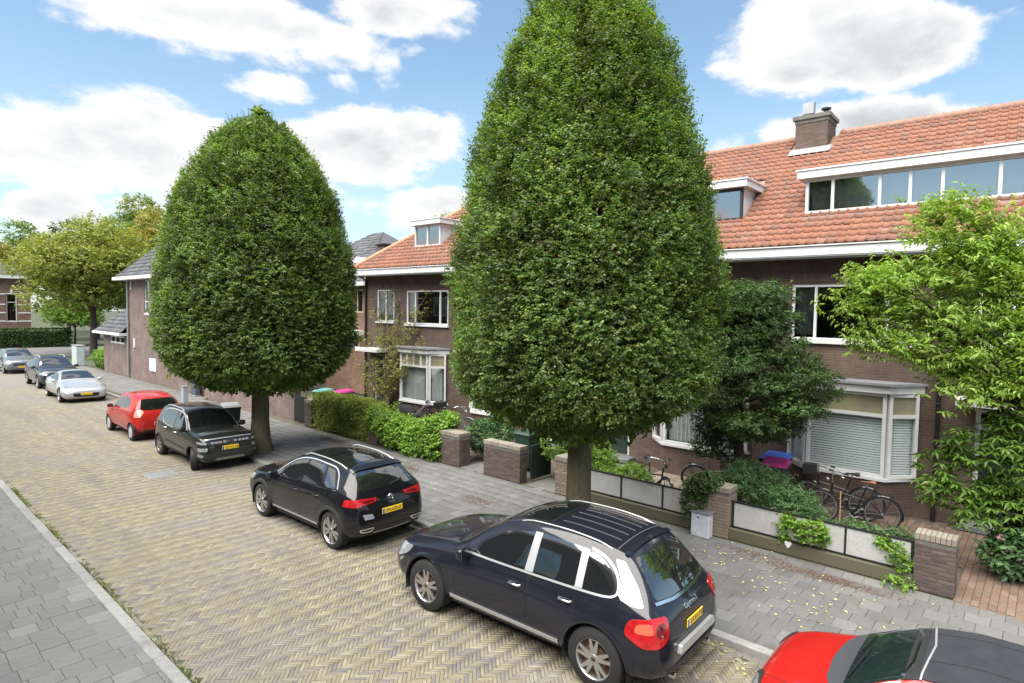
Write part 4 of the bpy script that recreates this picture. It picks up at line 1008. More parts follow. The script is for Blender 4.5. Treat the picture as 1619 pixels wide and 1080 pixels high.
        for k, (cy, cz) in enumerate(s.cen):
            for sd_ in (-1, 1):
                w = empty('wheel', (sd_*(s.sp['W']-.025-tw/2), cy, R), 0 if sd_ < 0 else pi); w.parent = s.root
                if k == 0 and steer: w.rotation_euler.z += steer
                if sd_ > 0: w.rotation_euler.x = random.random()
                for me in (ty, rmm, dk, hb): mobj(me.name.split('.')[0], me, None, w)
    def arches(s, mt, wd=.06, off=.010, a0=-.25, a1=None):
        """lip or cladding round the wheel openings"""
        for cy, cz in s.cen:
            V = []; F = []; n = 30
            for i in range(n+1):
                a = a0+(pi-2*a0)*i/n
                for q, (r, o_) in enumerate(((s.Ra-.012, -.02), (s.Ra-.012, off), (s.Ra+wd*.5, off), (s.Ra+wd, 0))):
                    y, z = cy+cos(a)*r, max(cz+sin(a)*r, .16)
                    p, nn, ii, dd = s.bvh.ray_cast(Vector((-3, cy+cos(a)*(s.Ra+wd*.3), max(cz+sin(a)*(s.Ra+wd*.3), .24))), Vector((1, 0, 0)))
                    p2 = s.bvh.ray_cast(Vector((-3, y, max(z, .25))), Vector((1, 0, 0)))[0] if q == 3 else p
                    x = (p2 or p or Vector((-s.sp['W'], 0, 0))).x; V.append((x-o_, y, z))
            for i in range(n):
                for q in range(3): F.append((4*i+q, 4*i+q+1, 4*i+5+q, 4*i+4+q))
            ob = MB().add(V, F).build('wheel_arch', mt, s.root, 40); c = ob.copy(); link(c); c.parent = s.root; c.scale.x = -1
    def mirror_cap(s, t, z, mt, sz=(.11, .075, .075), out=.10):
        p, n, d = s.hit('L', t, z); x = p.x; bm = bmesh.new(); bmesh.ops.create_icosphere(bm, subdivisions=3, radius=1)
        for v in bm.verts:
            c = v.co; k = (abs(c.x)**4+abs(c.y)**4+abs(c.z)**4)**.25; v.co = Vector((c.x/k*.75+c.x*.25, c.y/k*.6+c.y*.4, c.z/k*.7+c.z*.3)); v.co = Vector((v.co.x*sz[0], v.co.y*sz[1]*(1.0 if v.co.y > 0 else .5), v.co.z*sz[2]))
        for f in bm.faces: f.smooth = True
        me = bpy.data.meshes.new('mirror'); bm.to_mesh(me); bm.free(); me.materials.append(mt)
        for sg in (1, -1):
            o = mobj('mirror', me, None, s.root); o.location = (sg*(x-out), s.Y(t), z+.05); o.scale.x = sg
            MB().tube([(sg*(x+.02), s.Y(t)-.0, z-.02), (sg*(x-out*.7), s.Y(t), z+.02)], .02, 8).build('mirror_arm', CLAD, s.root, 40)
            gl = MB().bbox(-sz[0]*.8, sz[0]*.8, -.004, .004, -sz[2]*.75, sz[2]*.75, .003).build('mirror_glass', CARGLASS, o); gl.location = (0, -sz[1]*.5-.002, 0)
    def handle(s, t, z, mt=None):
        p, n, d = s.hit('L', t, z); b = MB().tube([(p.x+.005, s.Y(t-.09), z), (p.x-.03, s.Y(t-.075), z), (p.x-.036, s.Y(t), z+.003), (p.x-.03, s.Y(t+.075), z), (p.x+.005, s.Y(t+.09), z)], .013, 8)
        o = b.build('door_handle', mt or s.body_mat, s.root, 60); c = o.copy(); link(c); c.parent = s.root; c.scale.x = -1
    def rails(s, t0, t1, x, mt, r=.018, h=.045):
        P = []; n = 14
        for i in range(n+1):
            t = t0+(t1-t0)*i/n; p, nn, d = s.hit('T', x(t) if callable(x) else x, t); e = min(i, n-i)/n; P.append(Vector((p.x, p.y, p.z+h*min(1, e*8)-.006)))
        o = MB().tube(P, r, 8).build('roof_rail', mt, s.root, 60); c = o.copy(); link(c); c.parent = s.root; c.scale.x = -1
    def seams(s, lines, wd=.010):
        for l in lines: s.strip('door_gap', l, wd, 'L', GAP, .0012, thick=.001, step=.08)
def rounded(pts, r=.03, n=4):
    out = []; m = len(pts); P = [Vector(p) for p in pts]
    for i in range(m):
        a, b, c = P[i-1], P[i], P[(i+1) % m]; q = min(r, (a-b).length*.45, (c-b).length*.45); s0 = b+(a-b).normalized()*q; s1 = b+(c-b).normalized()*q
        for k in range(n+1): u = k/n; p = s0*(1-u)**2+b*2*u*(1-u)+s1*u*u; out.append((p.x, p.y))
    return out
def soft(pts, n=2):
    for _ in range(n):
        q = [pts[0]]
        for a, b in zip(pts, pts[1:]): q += [(a[0]*.75+b[0]*.25, a[1]*.75+b[1]*.25), (a[0]*.25+b[0]*.75, a[1]*.25+b[1]*.75)]
        pts = q+[pts[-1]]
    return pts
def tailcut(sp, a, k):
    f = lambda t: t if t < a else a+(t-a)*k
    return dict(sp, L=f(sp['L']), st=[f(t) for t in sp['st']], c={q: [(f(t), v) for t, v in w] for q, w in sp['c'].items()})
# ------------------------------------------------------------------ the eight parked cars
SP_SUV = dict(L=4.78, wb=2.855, fo=.925, W=.964, R=.37, rim=.655, Ra=.43, st=[1.44, 4.0], c=dict(
    zt=[(0, .60), (.03, .70), (.10, .82), (.3, .925), (.7, 1.02), (1.15, 1.09), (1.40, 1.12), (1.50, 1.165), (1.95, 1.465), (2.25, 1.61), (2.6, 1.675), (3.1, 1.69), (3.6, 1.665), (3.96, 1.605), (4.06, 1.56), (4.35, 1.265), (4.52, 1.10), (4.61, 1.03), (4.69, .94), (4.755, .78), (4.78, .66)],
    zs=[(0, .57), (.05, .66), (.15, .745), (.4, .85), (.9, .935), (1.4, .985), (2.2, 1.03), (3.2, 1.055), (4.0, 1.06), (4.4, 1.035), (4.62, .96), (4.72, .84), (4.78, .62)],
    ws=[(0, .50), (.05, .62), (.15, .73), (.35, .81), (.8, .855), (1.4, .88), (2.2, .89), (3.4, .89), (4.1, .875), (4.45, .84), (4.65, .77), (4.75, .66), (4.78, .56)],
    wm=[(0, .56), (.04, .68), (.12, .80), (.35, .905), (.8, .955), (1.5, .95), (2.6, .95), (3.7, .964), (4.2, .955), (4.5, .915), (4.68, .83), (4.76, .72), (4.78, .62)],
    zm=[(0, .5), (.3, .62), (1, .70), (2.5, .72), (3.8, .74), (4.5, .70), (4.78, .55)],
    zb=[(0, .40), (.05, .32), (.2, .25), (.8, .22), (4.0, .24), (4.45, .28), (4.7, .34), (4.78, .42)],
    wr=[(0, .38), (.10, .56), (.4, .66), (1.2, .73), (1.42, .74), (1.55, .725), (1.95, .665), (2.3, .625), (3.3, .615), (3.96, .59), (4.1, .59), (4.35, .65), (4.55, .69), (4.7, .60), (4.78, .42)],
    cr=[(0, .02), (.3, .03), (1.4, .035), (2.2, .06), (3.6, .06), (4.1, .05), (4.5, .04), (4.78, .02)]))
SP_SUV = tailcut(SP_SUV, 4.35, .62)
SP_CROSS = dict(L=4.234, wb=2.59, fo=.83, W=.91, R=.345, rim=.74, Ra=.395, st=[1.17, 3.64], c=dict(
    zt=[(0, .60), (.03, .72), (.09, .84), (.25, .93), (.7, 1.0), (1.08, 1.045), (1.18, 1.085), (1.65, 1.37), (1.95, 1.49), (2.3, 1.545), (2.8, 1.54), (3.3, 1.50), (3.6, 1.455), (3.68, 1.40), (3.92, 1.17), (4.05, 1.05), (4.13, .95), (4.205, .78), (4.234, .66)],
    zs=[(0, .57), (.05, .68), (.15, .77), (.4, .86), (1.0, .93), (1.5, .955), (2.5, .985), (3.3, 1.03), (3.8, 1.04), (4.03, .98), (4.15, .86), (4.234, .63)],
    ws=[(0, .52), (.05, .63), (.15, .73), (.35, .80), (.8, .825), (1.3, .84), (2.3, .845), (3.3, .85), (3.8, .82), (4.05, .755), (4.18, .67), (4.234, .58)],
    wm=[(0, .58), (.04, .69), (.12, .79), (.35, .88), (.8, .905), (1.5, .89), (2.6, .89), (3.3, .91), (3.8, .895), (4.05, .83), (4.18, .74), (4.234, .64)],
    zm=[(0, .5), (.3, .62), (1, .68), (2.5, .70), (3.5, .74), (4.234, .55)],
    zb=[(0, .38), (.05, .30), (.2, .23), (.8, .20), (3.5, .21), (3.95, .26), (4.15, .32), (4.234, .40)],
    wr=[(0, .4), (.10, .56), (.4, .66), (1.0, .71), (1.17, .71), (1.65, .635), (2.0, .59), (2.8, .58), (3.55, .55), (3.7, .56), (3.95, .64), (4.08, .66), (4.17, .58), (4.234, .42)],
    cr=[(0, .02), (.3, .03), (1.1, .035), (2.0, .055), (3.4, .05), (3.9, .04), (4.234, .02)]))
SP_CROSS0 = SP_CROSS; SP_CROSS = tailcut(SP_CROSS, 3.85, .66)
SP_CITY = dict(L=3.73, wb=2.423, fo=.66, W=.79, R=.30, rim=.66, Ra=.345, st=[.98, 3.3], c=dict(
    zt=[(0, .58), (.02, .74), (.07, .88), (.2, .955), (.6, 1.0), (.92, 1.03), (1.0, 1.06), (1.35, 1.31), (1.6, 1.44), (1.95, 1.50), (2.6, 1.515), (3.1, 1.48), (3.3, 1.44), (3.42, 1.3), (3.55, 1.08), (3.62, .96), (3.69, .8), (3.73, .62)],
    zs=[(0, .55), (.03, .70), (.1, .82), (.3, .90), (.9, .945), (1.5, .955), (2.4, .975), (3.0, 1.02), (3.35, 1.02), (3.55, .95), (3.66, .8), (3.73, .58)],
    ws=[(0, .56), (.04, .64), (.12, .69), (.3, .725), (.9, .735), (2.4, .74), (3.2, .725), (3.5, .68), (3.68, .6), (3.73, .52)],
    wm=[(0, .62), (.03, .69), (.10, .74), (.3, .775), (.8, .785), (2.6, .785), (3.2, .775), (3.5, .74), (3.68, .66), (3.73, .58)],
    zm=[(0, .5), (.3, .62), (2.5, .66), (3.73, .55)], zb=[(0, .34), (.05, .28), (.2, .22), (3.3, .22), (3.6, .28), (3.73, .36)],
    wr=[(0, .42), (.08, .56), (.3, .62), (.95, .64), (1.35, .60), (1.7, .56), (2.8, .555), (3.25, .53), (3.45, .56), (3.6, .57), (3.73, .42)],
    cr=[(0, .02), (.3, .03), (1.0, .035), (1.8, .05), (3.1, .05), (3.73, .02)]))
SP_HATCH = dict(L=3.42, wb=2.34, fo=.61, W=.81, R=.285, rim=.66, Ra=.325, st=[.75, 3.02], c=dict(
    zt=[(0, .55), (.03, .68), (.1, .79), (.3, .88), (.62, .96), (.75, 1.01), (1.15, 1.27), (1.45, 1.41), (1.8, 1.465), (2.3, 1.465), (2.8, 1.41), (3.02, 1.36), (3.12, 1.22), (3.24, 1.0), (3.31, .9), (3.38, .74), (3.42, .6)],
    zs=[(0, .52), (.05, .63), (.15, .72), (.4, .81), (.75, .86), (1.5, .895), (2.3, .94), (2.8, .99), (3.1, .98), (3.28, .86), (3.38, .68), (3.42, .56)],
    ws=[(0, .5), (.05, .6), (.15, .68), (.35, .73), (.8, .755), (1.6, .76), (2.6, .755), (3.0, .73), (3.25, .66), (3.38, .58), (3.42, .5)],
    wm=[(0, .56), (.04, .65), (.12, .73), (.35, .79), (.7, .805), (1.6, .795), (2.6, .81), (3.0, .79), (3.25, .73), (3.38, .65), (3.42, .56)],
    zm=[(0, .46), (.3, .56), (1.6, .62), (2.8, .64), (3.42, .5)], zb=[(0, .34), (.05, .27), (.2, .2), (2.9, .2), (3.3, .26), (3.42, .36)],
    wr=[(0, .36), (.1, .54), (.35, .62), (.75, .65), (1.15, .60), (1.5, .56), (2.4, .555), (2.95, .52), (3.1, .55), (3.25, .58), (3.42, .4)],
    cr=[(0, .02), (.3, .03), (.8, .035), (1.6, .05), (2.8, .045), (3.42, .02)]))
SP_COUPE = dict(L=4.31, wb=2.65, fo=.79, W=.907, R=.32, rim=.70, Ra=.355, st=[1.35, 3.9], c=dict(
    zt=[(0, .48), (.04, .56), (.15, .64), (.5, .75), (1.0, .85), (1.35, .91), (1.45, .95), (1.9, 1.18), (2.2, 1.28), (2.5, 1.315), (2.9, 1.28), (3.4, 1.14), (3.9, .99), (4.1, .93), (4.22, .82), (4.31, .62)],
    zs=[(0, .46), (.05, .52), (.2, .60), (.6, .70), (1.3, .79), (2.2, .83), (3.2, .87), (3.8, .87), (4.1, .82), (4.31, .58)],
    ws=[(0, .5), (.06, .65), (.2, .75), (.5, .81), (1.2, .82), (2.4, .80), (3.3, .83), (3.9, .78), (4.2, .68), (4.31, .56)],
    wm=[(0, .58), (.05, .72), (.15, .81), (.5, .89), (1.0, .9), (2.2, .87), (3.3, .907), (3.9, .86), (4.2, .76), (4.31, .62)],
    zm=[(0, .42), (.4, .52), (2.2, .56), (3.5, .62), (4.31, .5)], zb=[(0, .28), (.05, .2), (.3, .15), (3.7, .16), (4.2, .24), (4.31, .36)],
    wr=[(0, .4), (.15, .6), (.6, .66), (1.35, .68), (1.9, .58), (2.4, .52), (2.9, .5), (3.5, .52), (4.0, .6), (4.31, .42)],
    cr=[(0, .02), (.5, .03), (1.4, .035), (2.4, .045), (3.5, .035), (4.31, .02)]))
def scaled(sp, L, W, H, wb, fo, R):
    """same body form stretched to other overall sizes"""
    kx, kw = L/sp['L'], W/sp['W']; h0 = max(v for _, v in sp['c']['zt']); kz = H/h0
    return dict(L=L, wb=wb, fo=fo, W=W, R=R, rim=sp['rim'], Ra=R*1.13, st=[a*kx for a in sp['st']], c={k: [(a*kx, b*(kw if k in ('ws', 'wm', 'wr') else kz)) for a, b in v] for k, v in sp['c'].items()})
# --- 1: dark blue-black SUV in the foreground
NAVY = paint('blue_black_paint', (.010, .011, .017), .3)
c = Car('suv', 'glossy blue-black SUV with silver roof rails and five-spoke wheels, nearest whole car', SP_SUV, NAVY, (6.645, 5.305, 0), .0427)
c.wheels('five', ALLOY, tw=.265, dark=mat('bronze_disc', (.16, .09, .06), .5, .6)); c.arches(NAVY, .05, .008)
fw_ = rounded([(1.74, 1.085), (1.98, 1.27), (2.28, 1.455), (2.72, 1.545), (2.70, 1.10)], .04); rw_ = rounded([(2.83, 1.105), (2.83, 1.552), (3.44, 1.53), (3.46, 1.115)], .03)
qw_ = rounded([(3.56, 1.12), (3.54, 1.52), (3.72, 1.48), (3.90, 1.36), (3.97, 1.22), (3.9, 1.135)], .07)
for p in (fw_, rw_, qw_): c.panel('side_window', p, 'L', CARGLASS, .004)
c.panel('pillar_reflection', [(2.70, 1.10), (2.72, 1.545), (2.83, 1.552), (2.83, 1.105)], 'L', ALU, .0035); c.panel('pillar_reflection', [(3.455, 1.115), (3.44, 1.53), (3.54, 1.52), (3.56, 1.12)], 'L', ALU, .0035)  # silver panels paint the sky reflection onto the dark body pillars
c.strip('window_trim', soft([(1.70, 1.066), (2.7, 1.082), (3.5, 1.10), (3.88, 1.112), (4.01, 1.15), (4.01, 1.25), (3.93, 1.39), (3.75, 1.50), (3.56, 1.54)]), .024, 'L', ALU, .006)
c.panel('rear_side_glass', rounded([(4.02, 1.14), (4.02, 1.30), (3.88, 1.50), (4.00, 1.49), (4.22, 1.27), (4.34, 1.10), (4.2, 1.10)], .03), 'L', CARGLASS, .003)
c.panel('windshield', rounded([(-.70, 1.56), (.70, 1.56), (.60, 2.2), (-.60, 2.2)], .07), 'T', CARGLASS, .004); c.panel('cowl', [(-.70, 1.42), (.70, 1.42), (.71, 1.55), (-.71, 1.55)], 'T', CLAD, .003)
c.panel('rear_window', rounded([(-.64, 1.15), (-.53, 1.52), (.53, 1.52), (.64, 1.15), (.3, 1.11), (-.3, 1.11)], .06), 'R', CARGLASS, .005)
c.strip('tailgate_trim', [(-.66, 1.125), (-.3, 1.085), (0, 1.08), (.3, 1.085), (.66, 1.125)], .03, 'R', CHROME, .008)
c.panel('taillight', rounded([(-.30, .82), (-.24, .98), (.0, 1.03), (.20, 1.01), (.20, .82), (.08, .73), (-.14, .72)], .06), 'RL', TAIL, .012)
c.panel('headlight', rounded([(-.30, .74), (-.34, .86), (-.05, .84), (.16, .70), (.1, .62), (-.12, .64)], .05), 'FL', LAMP, .008)
c.panel('side_lamp', rounded([(.30, .60), (.36, .66), (.40, .65), (.34, .585)], .01), 'L', LAMP, .006)
c.strip('sill_trim', [(1.42, .40), (3.28, .40)], .05, 'L', ALU, .014)
c.panel('sill_cladding', [(1.40, .25), (3.32, .25), (3.30, .31), (1.42, .31)], 'L', CLAD, .006)
c.panel('sunroof', rounded([(-.46, 2.36), (.46, 2.36), (.46, 2.82), (-.46, 2.82)], .06), 'T', CARGLASS, .006); c.strip('sunroof_seal', rounded([(-.48, 2.34), (.48, 2.34), (.48, 2.84), (-.48, 2.84)], .06), .012, 'T', GAP, .004, closed=True)
for k in range(5): c.strip('roof_rib', [(-.36+.18*k, 2.95), (-.35+.175*k, 3.80)], .010, 'T', mat('roof_rib', (.09, .09, .10), .4) if k == 0 else bpy.data.materials['roof_rib'], .006)
c.strip('roof_seam', [(-.54, 3.86), (.54, 3.86)], .010, 'T', bpy.data.materials['roof_rib'], .003)
c.rails(2.42, 3.80, .56, ALU, .011, .022)
c.strip('spoiler_lip', [(-.56, 3.99), (.56, 3.99)], .05, 'T', NAVY, .03, thick=.04)
c.seams([[(1.52, .98), (1.50, .6), (1.62, .36)], [(2.78, 1.08), (2.78, .36)], [(3.50, 1.10), (3.46, .72), (3.34, .5), (3.22, .36)], [(1.62, 1.03), (1.50, .985)], [(4.12, .70), (4.30, .52), (4.60, .50)]])
c.strip('bonnet_gap', [(-.72, 1.40), (-.69, .9), (-.60, .40), (-.30, .16), (.30, .16), (.60, .40), (.69, .9), (.72, 1.40)], .008, 'T', GAP, .0015)
c.strip('tailgate_gap', [(-.66, 1.02), (-.60, .66), (.60, .66), (.66, 1.02)], .008, 'R', GAP, .002)
c.handle(2.58, .905, CHROME); c.handle(3.36, .945, CHROME); c.mirror_cap(1.74, 1.04, NAVY, (.12, .085, .085), .12)
c.panel('bumper_plate', rounded([(-.50, .565), (-.46, .66), (.46, .66), (.50, .565)], .02), 'R', ALU, .05, rim=.06); c.panel('bumper_lower', [(-.66, .33), (-.70, .46), (.70, .46), (.66, .33)], 'R', CLAD, .008)
c.plate('R', .80, '', .44); c.text('R', .0, .97, 'Cayenne S', .085, CHROME)
c.strip('wiper', [(.02, 1.16), (.32, 1.22)], .02, 'R', BLACKM, .02); c.strip('wiper', [(-.55, 1.50), (.05, 1.62)], .02, 'T', BLACKM, .02)
for sg in (-1, 1): MB().tube([(sg*.50, c.Y(c.L-.16), .31), (sg*.50, c.Y(c.L-.02), .30)], .035, 12).build('exhaust', CHROME, c.root, 50)
LENS = mat('lamp_lens', (.62, .10, .06), .1, coat=1); SMOKE = mat('smoked_lamp', (.10, .006, .008), .1, coat=1)
c.panel('lamp_lens', rounded([(-.20, .86), (-.17, .95), (-.02, .985), (.0, .87)], .04), 'RL', LENS, .015); c.panel('lamp_lens', rounded([(.03, .84), (.03, .97), (.15, .97), (.15, .84)], .04), 'RL', SMOKE, .015)
# --- 2: black crossover
BLK = paint('black_paint', (.007, .007, .009), .3)
c = Car('crossover', 'black crossover with glass roof, ten-spoke wheels and yellow rear plate beside the hedge', SP_CROSS, BLK, (6.79, 11.02, 0), .0174)
c.wheels('ten', ALLOY, tw=.235, dark=ALLOYD); c.arches(CLAD, .06, .012)
for p in (rounded([(1.38, 1.01), (1.62, 1.19), (1.88, 1.335), (2.28, 1.42), (2.26, 1.035)], .04), rounded([(2.34, 1.04), (2.36, 1.425), (2.9, 1.405), (3.02, 1.075)], .03), rounded([(3.09, 1.08), (2.98, 1.395), (3.2, 1.37), (3.44, 1.10)], .03)): c.panel('side_window', p, 'L', CARGLASS, .004)
c.strip('window_trim', [(1.33, .985), (2.3, 1.018), (3.0, 1.05), (3.50, 1.075)], .014, 'L', CHROME, .006); c.strip('window_trim', soft([(1.30, .99), (1.60, 1.22), (1.88, 1.37), (2.3, 1.455), (2.9, 1.44), (3.30, 1.40), (3.52, 1.10)]), .017, 'L', ALU, .007)
c.panel('windshield', rounded([(-.68, 1.24), (.68, 1.24), (.57, 1.93), (-.57, 1.93)], .07), 'T', CARGLASS, .004)
c.panel('rear_window', rounded([(-.62, 1.09), (-.52, 1.385), (.52, 1.385), (.62, 1.09)], .05), 'R', CARGLASS, .005)
c.panel('glass_roof', rounded([(-.49, 2.05), (.49, 2.05), (.48, 3.40), (-.48, 3.40)], .05), 'T', CARGLASS, .005); c.strip('roof_bar', [(-.49, 2.72), (.49, 2.72)], .05, 'T', BLK, .008)
c.strip('spoiler_lip', [(-.55, 3.60), (0, 3.63), (.55, 3.60)], .10, 'T', BLK, .028, thick=.035)
c.rails(2.0, 3.45, .535, ALU, .014, .03)
c.panel('taillight', rounded([(-.20, .86), (-.16, .985), (.16, .99), (.16, .86)], .03), 'RL', TAIL, .008, mirror=True); c.panel('taillight', rounded([(-.64, .875), (-.64, .985), (-.30, .965), (-.34, .895)], .02), 'R', TAIL, .008, mirror=True)
c.panel('lamp_lens', rounded([(-.60, .905), (-.60, .955), (-.36, .945), (-.38, .915)], .012), 'R', SMOKE, .011, mirror=True)
c.panel('headlight', rounded([(-.26, .72), (-.30, .84), (0, .84), (.2, .76), (.16, .68)], .04), 'FL', LAMP, .006)
c.panel('sill_cladding', [(1.25, .20), (2.98, .20), (2.96, .33), (1.28, .33)], 'L', CLAD, .008); c.strip('sill_trim', [(1.27, .345), (2.94, .345)], .030, 'L', ALU, .014)
c.panel('bumper_lower', rounded([(-.74, .30), (-.78, .46), (-.5, .42), (.5, .42), (.78, .46), (.74, .30)], .02), 'R', CLAD, .012)
for sg in (-1, 1): c.strip('exhaust_trim', rounded([(sg*.70, .46), (sg*.42, .455), (sg*.48, .40), (sg*.66, .41)], .02), .018, 'R', CHROME, .016, closed=True)
c.strip('bumper_trim', [(-.42, .36), (0, .335), (.42, .36)], .02, 'R', ALU, .016); c.panel('reflector', [(-.60, .62), (-.64, .72), (-.44, .70), (-.40, .61)], 'R', mat('pale_panel', (.35, .38, .42), .15, .3), .004, mirror=False)
c.seams([[(1.22, .93), (1.22, .6), (1.32, .36)], [(2.30, 1.02), (2.30, .36)], [(3.06, 1.06), (3.02, .75), (2.9, .55), (2.84, .36)]]); c.strip('tailgate_gap', [(-.66, 1.0), (-.62, .86), (-.44, .64), (.44, .64), (.62, .86), (.66, 1.0)], .008, 'R', GAP, .002)
c.strip('bonnet_gap', [(-.70, 1.10), (-.66, .6), (-.5, .2), (.5, .2), (.66, .6), (.70, 1.10)], .008, 'T', GAP, .0015)
c.handle(2.14, .86); c.handle(2.92, .90); c.mirror_cap(1.42, .97, BLK, (.11, .08, .075), .11)
c.plate('R', .70, 'XR-520-D', .46); c.strip('wiper', [(.02, 1.115), (.36, 1.16)], .028, 'R', BLACKM, .02)
p, n, d = c.hit('R', 0, .915); em = MB().ring((0, 0, 0), .055, .007, 'Y', 28, 6)
for pts in ([(-.026, .044), (0, -.004), (.026, .044)], [(-.047, .018), (-.022, -.046), (0, .0), (.022, -.046), (.047, .018)]): em.tube([(x, 0, z) for x, z in pts], .005, 6)
e_ = em.build('badge', CHROME, c.root, 50); e_.location = (0, p.y-.006, .915); c.text('R', 0, .83, 'T-ROC', .052, CHROME); c.text('R', -.28, .915, 'R', .05, CHROME)
# --- 3: small dark grey SUV facing the camera, wheels turned
GRY = paint('grey_black_paint', (.016, .017, .016), .32)
c = Car('small_suv', 'small dark grey-black SUV facing the camera under the far clipped tree', SP_CITY, GRY, (7.04, 18.35, 0), pi)
c.wheels('six', mat('grey_wheel', (.22, .22, .215), .4, .6), steer=-.42, tw=.2, dark=ALLOYD); c.arches(CLAD, .05, .012)
for p in (rounded([(1.14, 1.0), (1.34, 1.17), (1.6, 1.345), (1.95, 1.395), (1.95, 1.0)], .05), rounded([(2.02, 1.0), (2.02, 1.395), (2.6, 1.395), (2.86, 1.30), (2.84, 1.08), (2.70, 1.02)], .07)): c.panel('side_window', p, 'L', CARGLASS, .004)
c.strip('window_trim', soft([(1.08, .985), (1.34, 1.20), (1.6, 1.38), (2.0, 1.43), (2.65, 1.425), (2.92, 1.36), (2.92, 1.1), (2.7, .985), (2.0, .975)]), .024, 'L', ALU, .006)
c.panel('windshield', rounded([(-.62, 1.03), (.62, 1.03), (.55, 1.60), (-.55, 1.60)], .06), 'T', CARGLASS, .004); c.panel('rear_window', rounded([(-.5, 1.1), (-.46, 1.38), (.46, 1.38), (.5, 1.1)], .05), 'R', CARGLASS, .004)
c.rails(1.75, 3.1, .52, ALU, .018, .04)
c.panel('grille', rounded([(-.60, .72), (-.62, .83), (.62, .83), (.60, .72)], .02), 'F', CLAD, .005); c.strip('bonnet_edge', [(-.62, .865), (-.3, .875), (.3, .875), (.62, .865)], .022, 'F', ALU, .01)
for k, x in enumerate((-.46, -.36, -.26, -.14, .14, .26, .36, .46)): c.panel('grille_bar', [(x-.042, .752), (x-.036, .80), (x+.042, .80), (x+.036, .752)], 'F', ALU, .014, mirror=False)
em = MB().tube([(-.085, 0, -.024), (0, 0, 0), (-.085, 0, .024)], .010, 6).tube([(.085, 0, -.024), (0, 0, 0), (.085, 0, .024)], .010, 6); e_ = em.build('badge', CHROME, c.root, 40); p, n, d = c.hit('F', 0, .776); e_.location = (0, p.y+.022, .776)
c.panel('headlight', rounded([(-.12, .57), (-.15, .66), (.14, .66), (.12, .57)], .03), 'FL', LAMP, .008); c.panel('day_lamp', rounded([(-.20, .755), (-.20, .82), (.10, .80), (.10, .745)], .02), 'FL', LAMP, .006)
c.panel('bumper_lower', rounded([(-.62, .30), (-.66, .50), (.66, .50), (.62, .30)], .04), 'F', CLAD, .008); c.panel('skid_plate', [(-.40, .30), (-.36, .36), (.36, .36), (.40, .30)], 'F', STEEL, .014)
c.panel('fog_lamp', rounded([(-.16, .42), (-.16, .50), (.05, .48), (.05, .42)], .02), 'FL', STEEL, .010)
c.panel('sill_cladding', [(1.05, .22), (2.70, .22), (2.68, .36), (1.08, .36)], 'L', CLAD, .008); c.strip('side_moulding', [(1.15, .50), (2.55, .56)], .05, 'L', CLAD, .010)
c.seams([[(1.02, .93), (1.04, .40)], [(1.98, .98), (1.98, .40)], [(2.78, 1.0), (2.72, .7), (2.6, .4)]]); c.handle(1.84, .86, CHROME); c.handle(2.6, .90, CHROME); c.mirror_cap(1.14, .98, GRY, (.10, .07, .075), .10)
c.plate('F', .62, '', .44); c.panel('taillight', rounded([(-.1, .8), (-.1, 1.0), (.1, 1.0), (.1, .8)], .03), 'RL', TAIL, .006); c.strip('wiper', [(-.5, 1.06), (.05, 1.12)], .018, 'T', BLACKM, .02)
# --- 4: small red hatchback seen from behind
RED = paint('red_paint', (.30, .016, .012), .35)
c = Car('hatchback', 'small bright red hatchback seen from behind, parked beyond the grey-black SUV', SP_HATCH, RED, (7.07, 23.38, 0), 0)
c.wheels('cover', mat('wheel_cover', (.52, .53, .55), .35, .5), tw=.18); c.arches(RED, .03, .006)
for p in (rounded([(1.0, .93), (1.2, 1.10), (1.45, 1.27), (1.82, 1.345), (1.80, .96)], .05), rounded([(1.90, .965), (1.92, 1.345), (2.3, 1.33), (2.62, 1.18), (2.40, 1.0)], .06)): c.panel('side_window', p, 'L', CARGLASS, .004)
c.panel('windshield', rounded([(-.62, .82), (.62, .82), (.54, 1.40), (-.54, 1.40)], .06), 'T', CARGLASS, .004); c.panel('rear_window', rounded([(-.56, 1.02), (-.49, 1.33), (.49, 1.33), (.56, 1.02), (.3, .985), (-.3, .985)], .05), 'R', CARGLASS, .005)
c.panel('taillight', rounded([(-.16, .78), (-.12, .97), (.06, 1.02), (.14, .92), (.10, .78)], .04), 'RL', mat('clear_red_lamp', (.62, .25, .2), .1, coat=1), .007); c.panel('headlight', rounded([(-.25, .62), (-.28, .74), (0, .74), (.15, .66)], .03), 'FL', LAMP, .006)
c.seams([[(.92, .86), (.92, .32)], [(1.95, .95), (1.92, .6), (1.8, .32)]]); c.strip('tailgate_gap', [(-.60, .95), (-.56, .62), (.56, .62), (.60, .95)], .008, 'R', GAP, .002); c.handle(1.72, .80); c.mirror_cap(1.06, .90, CLAD, (.09, .07, .065), .10)
c.panel('bumper_lower', [(-.5, .28), (-.54, .36), (.54, .36), (.5, .28)], 'R', CLAD, .006); c.plate('R', .56, '', .44)
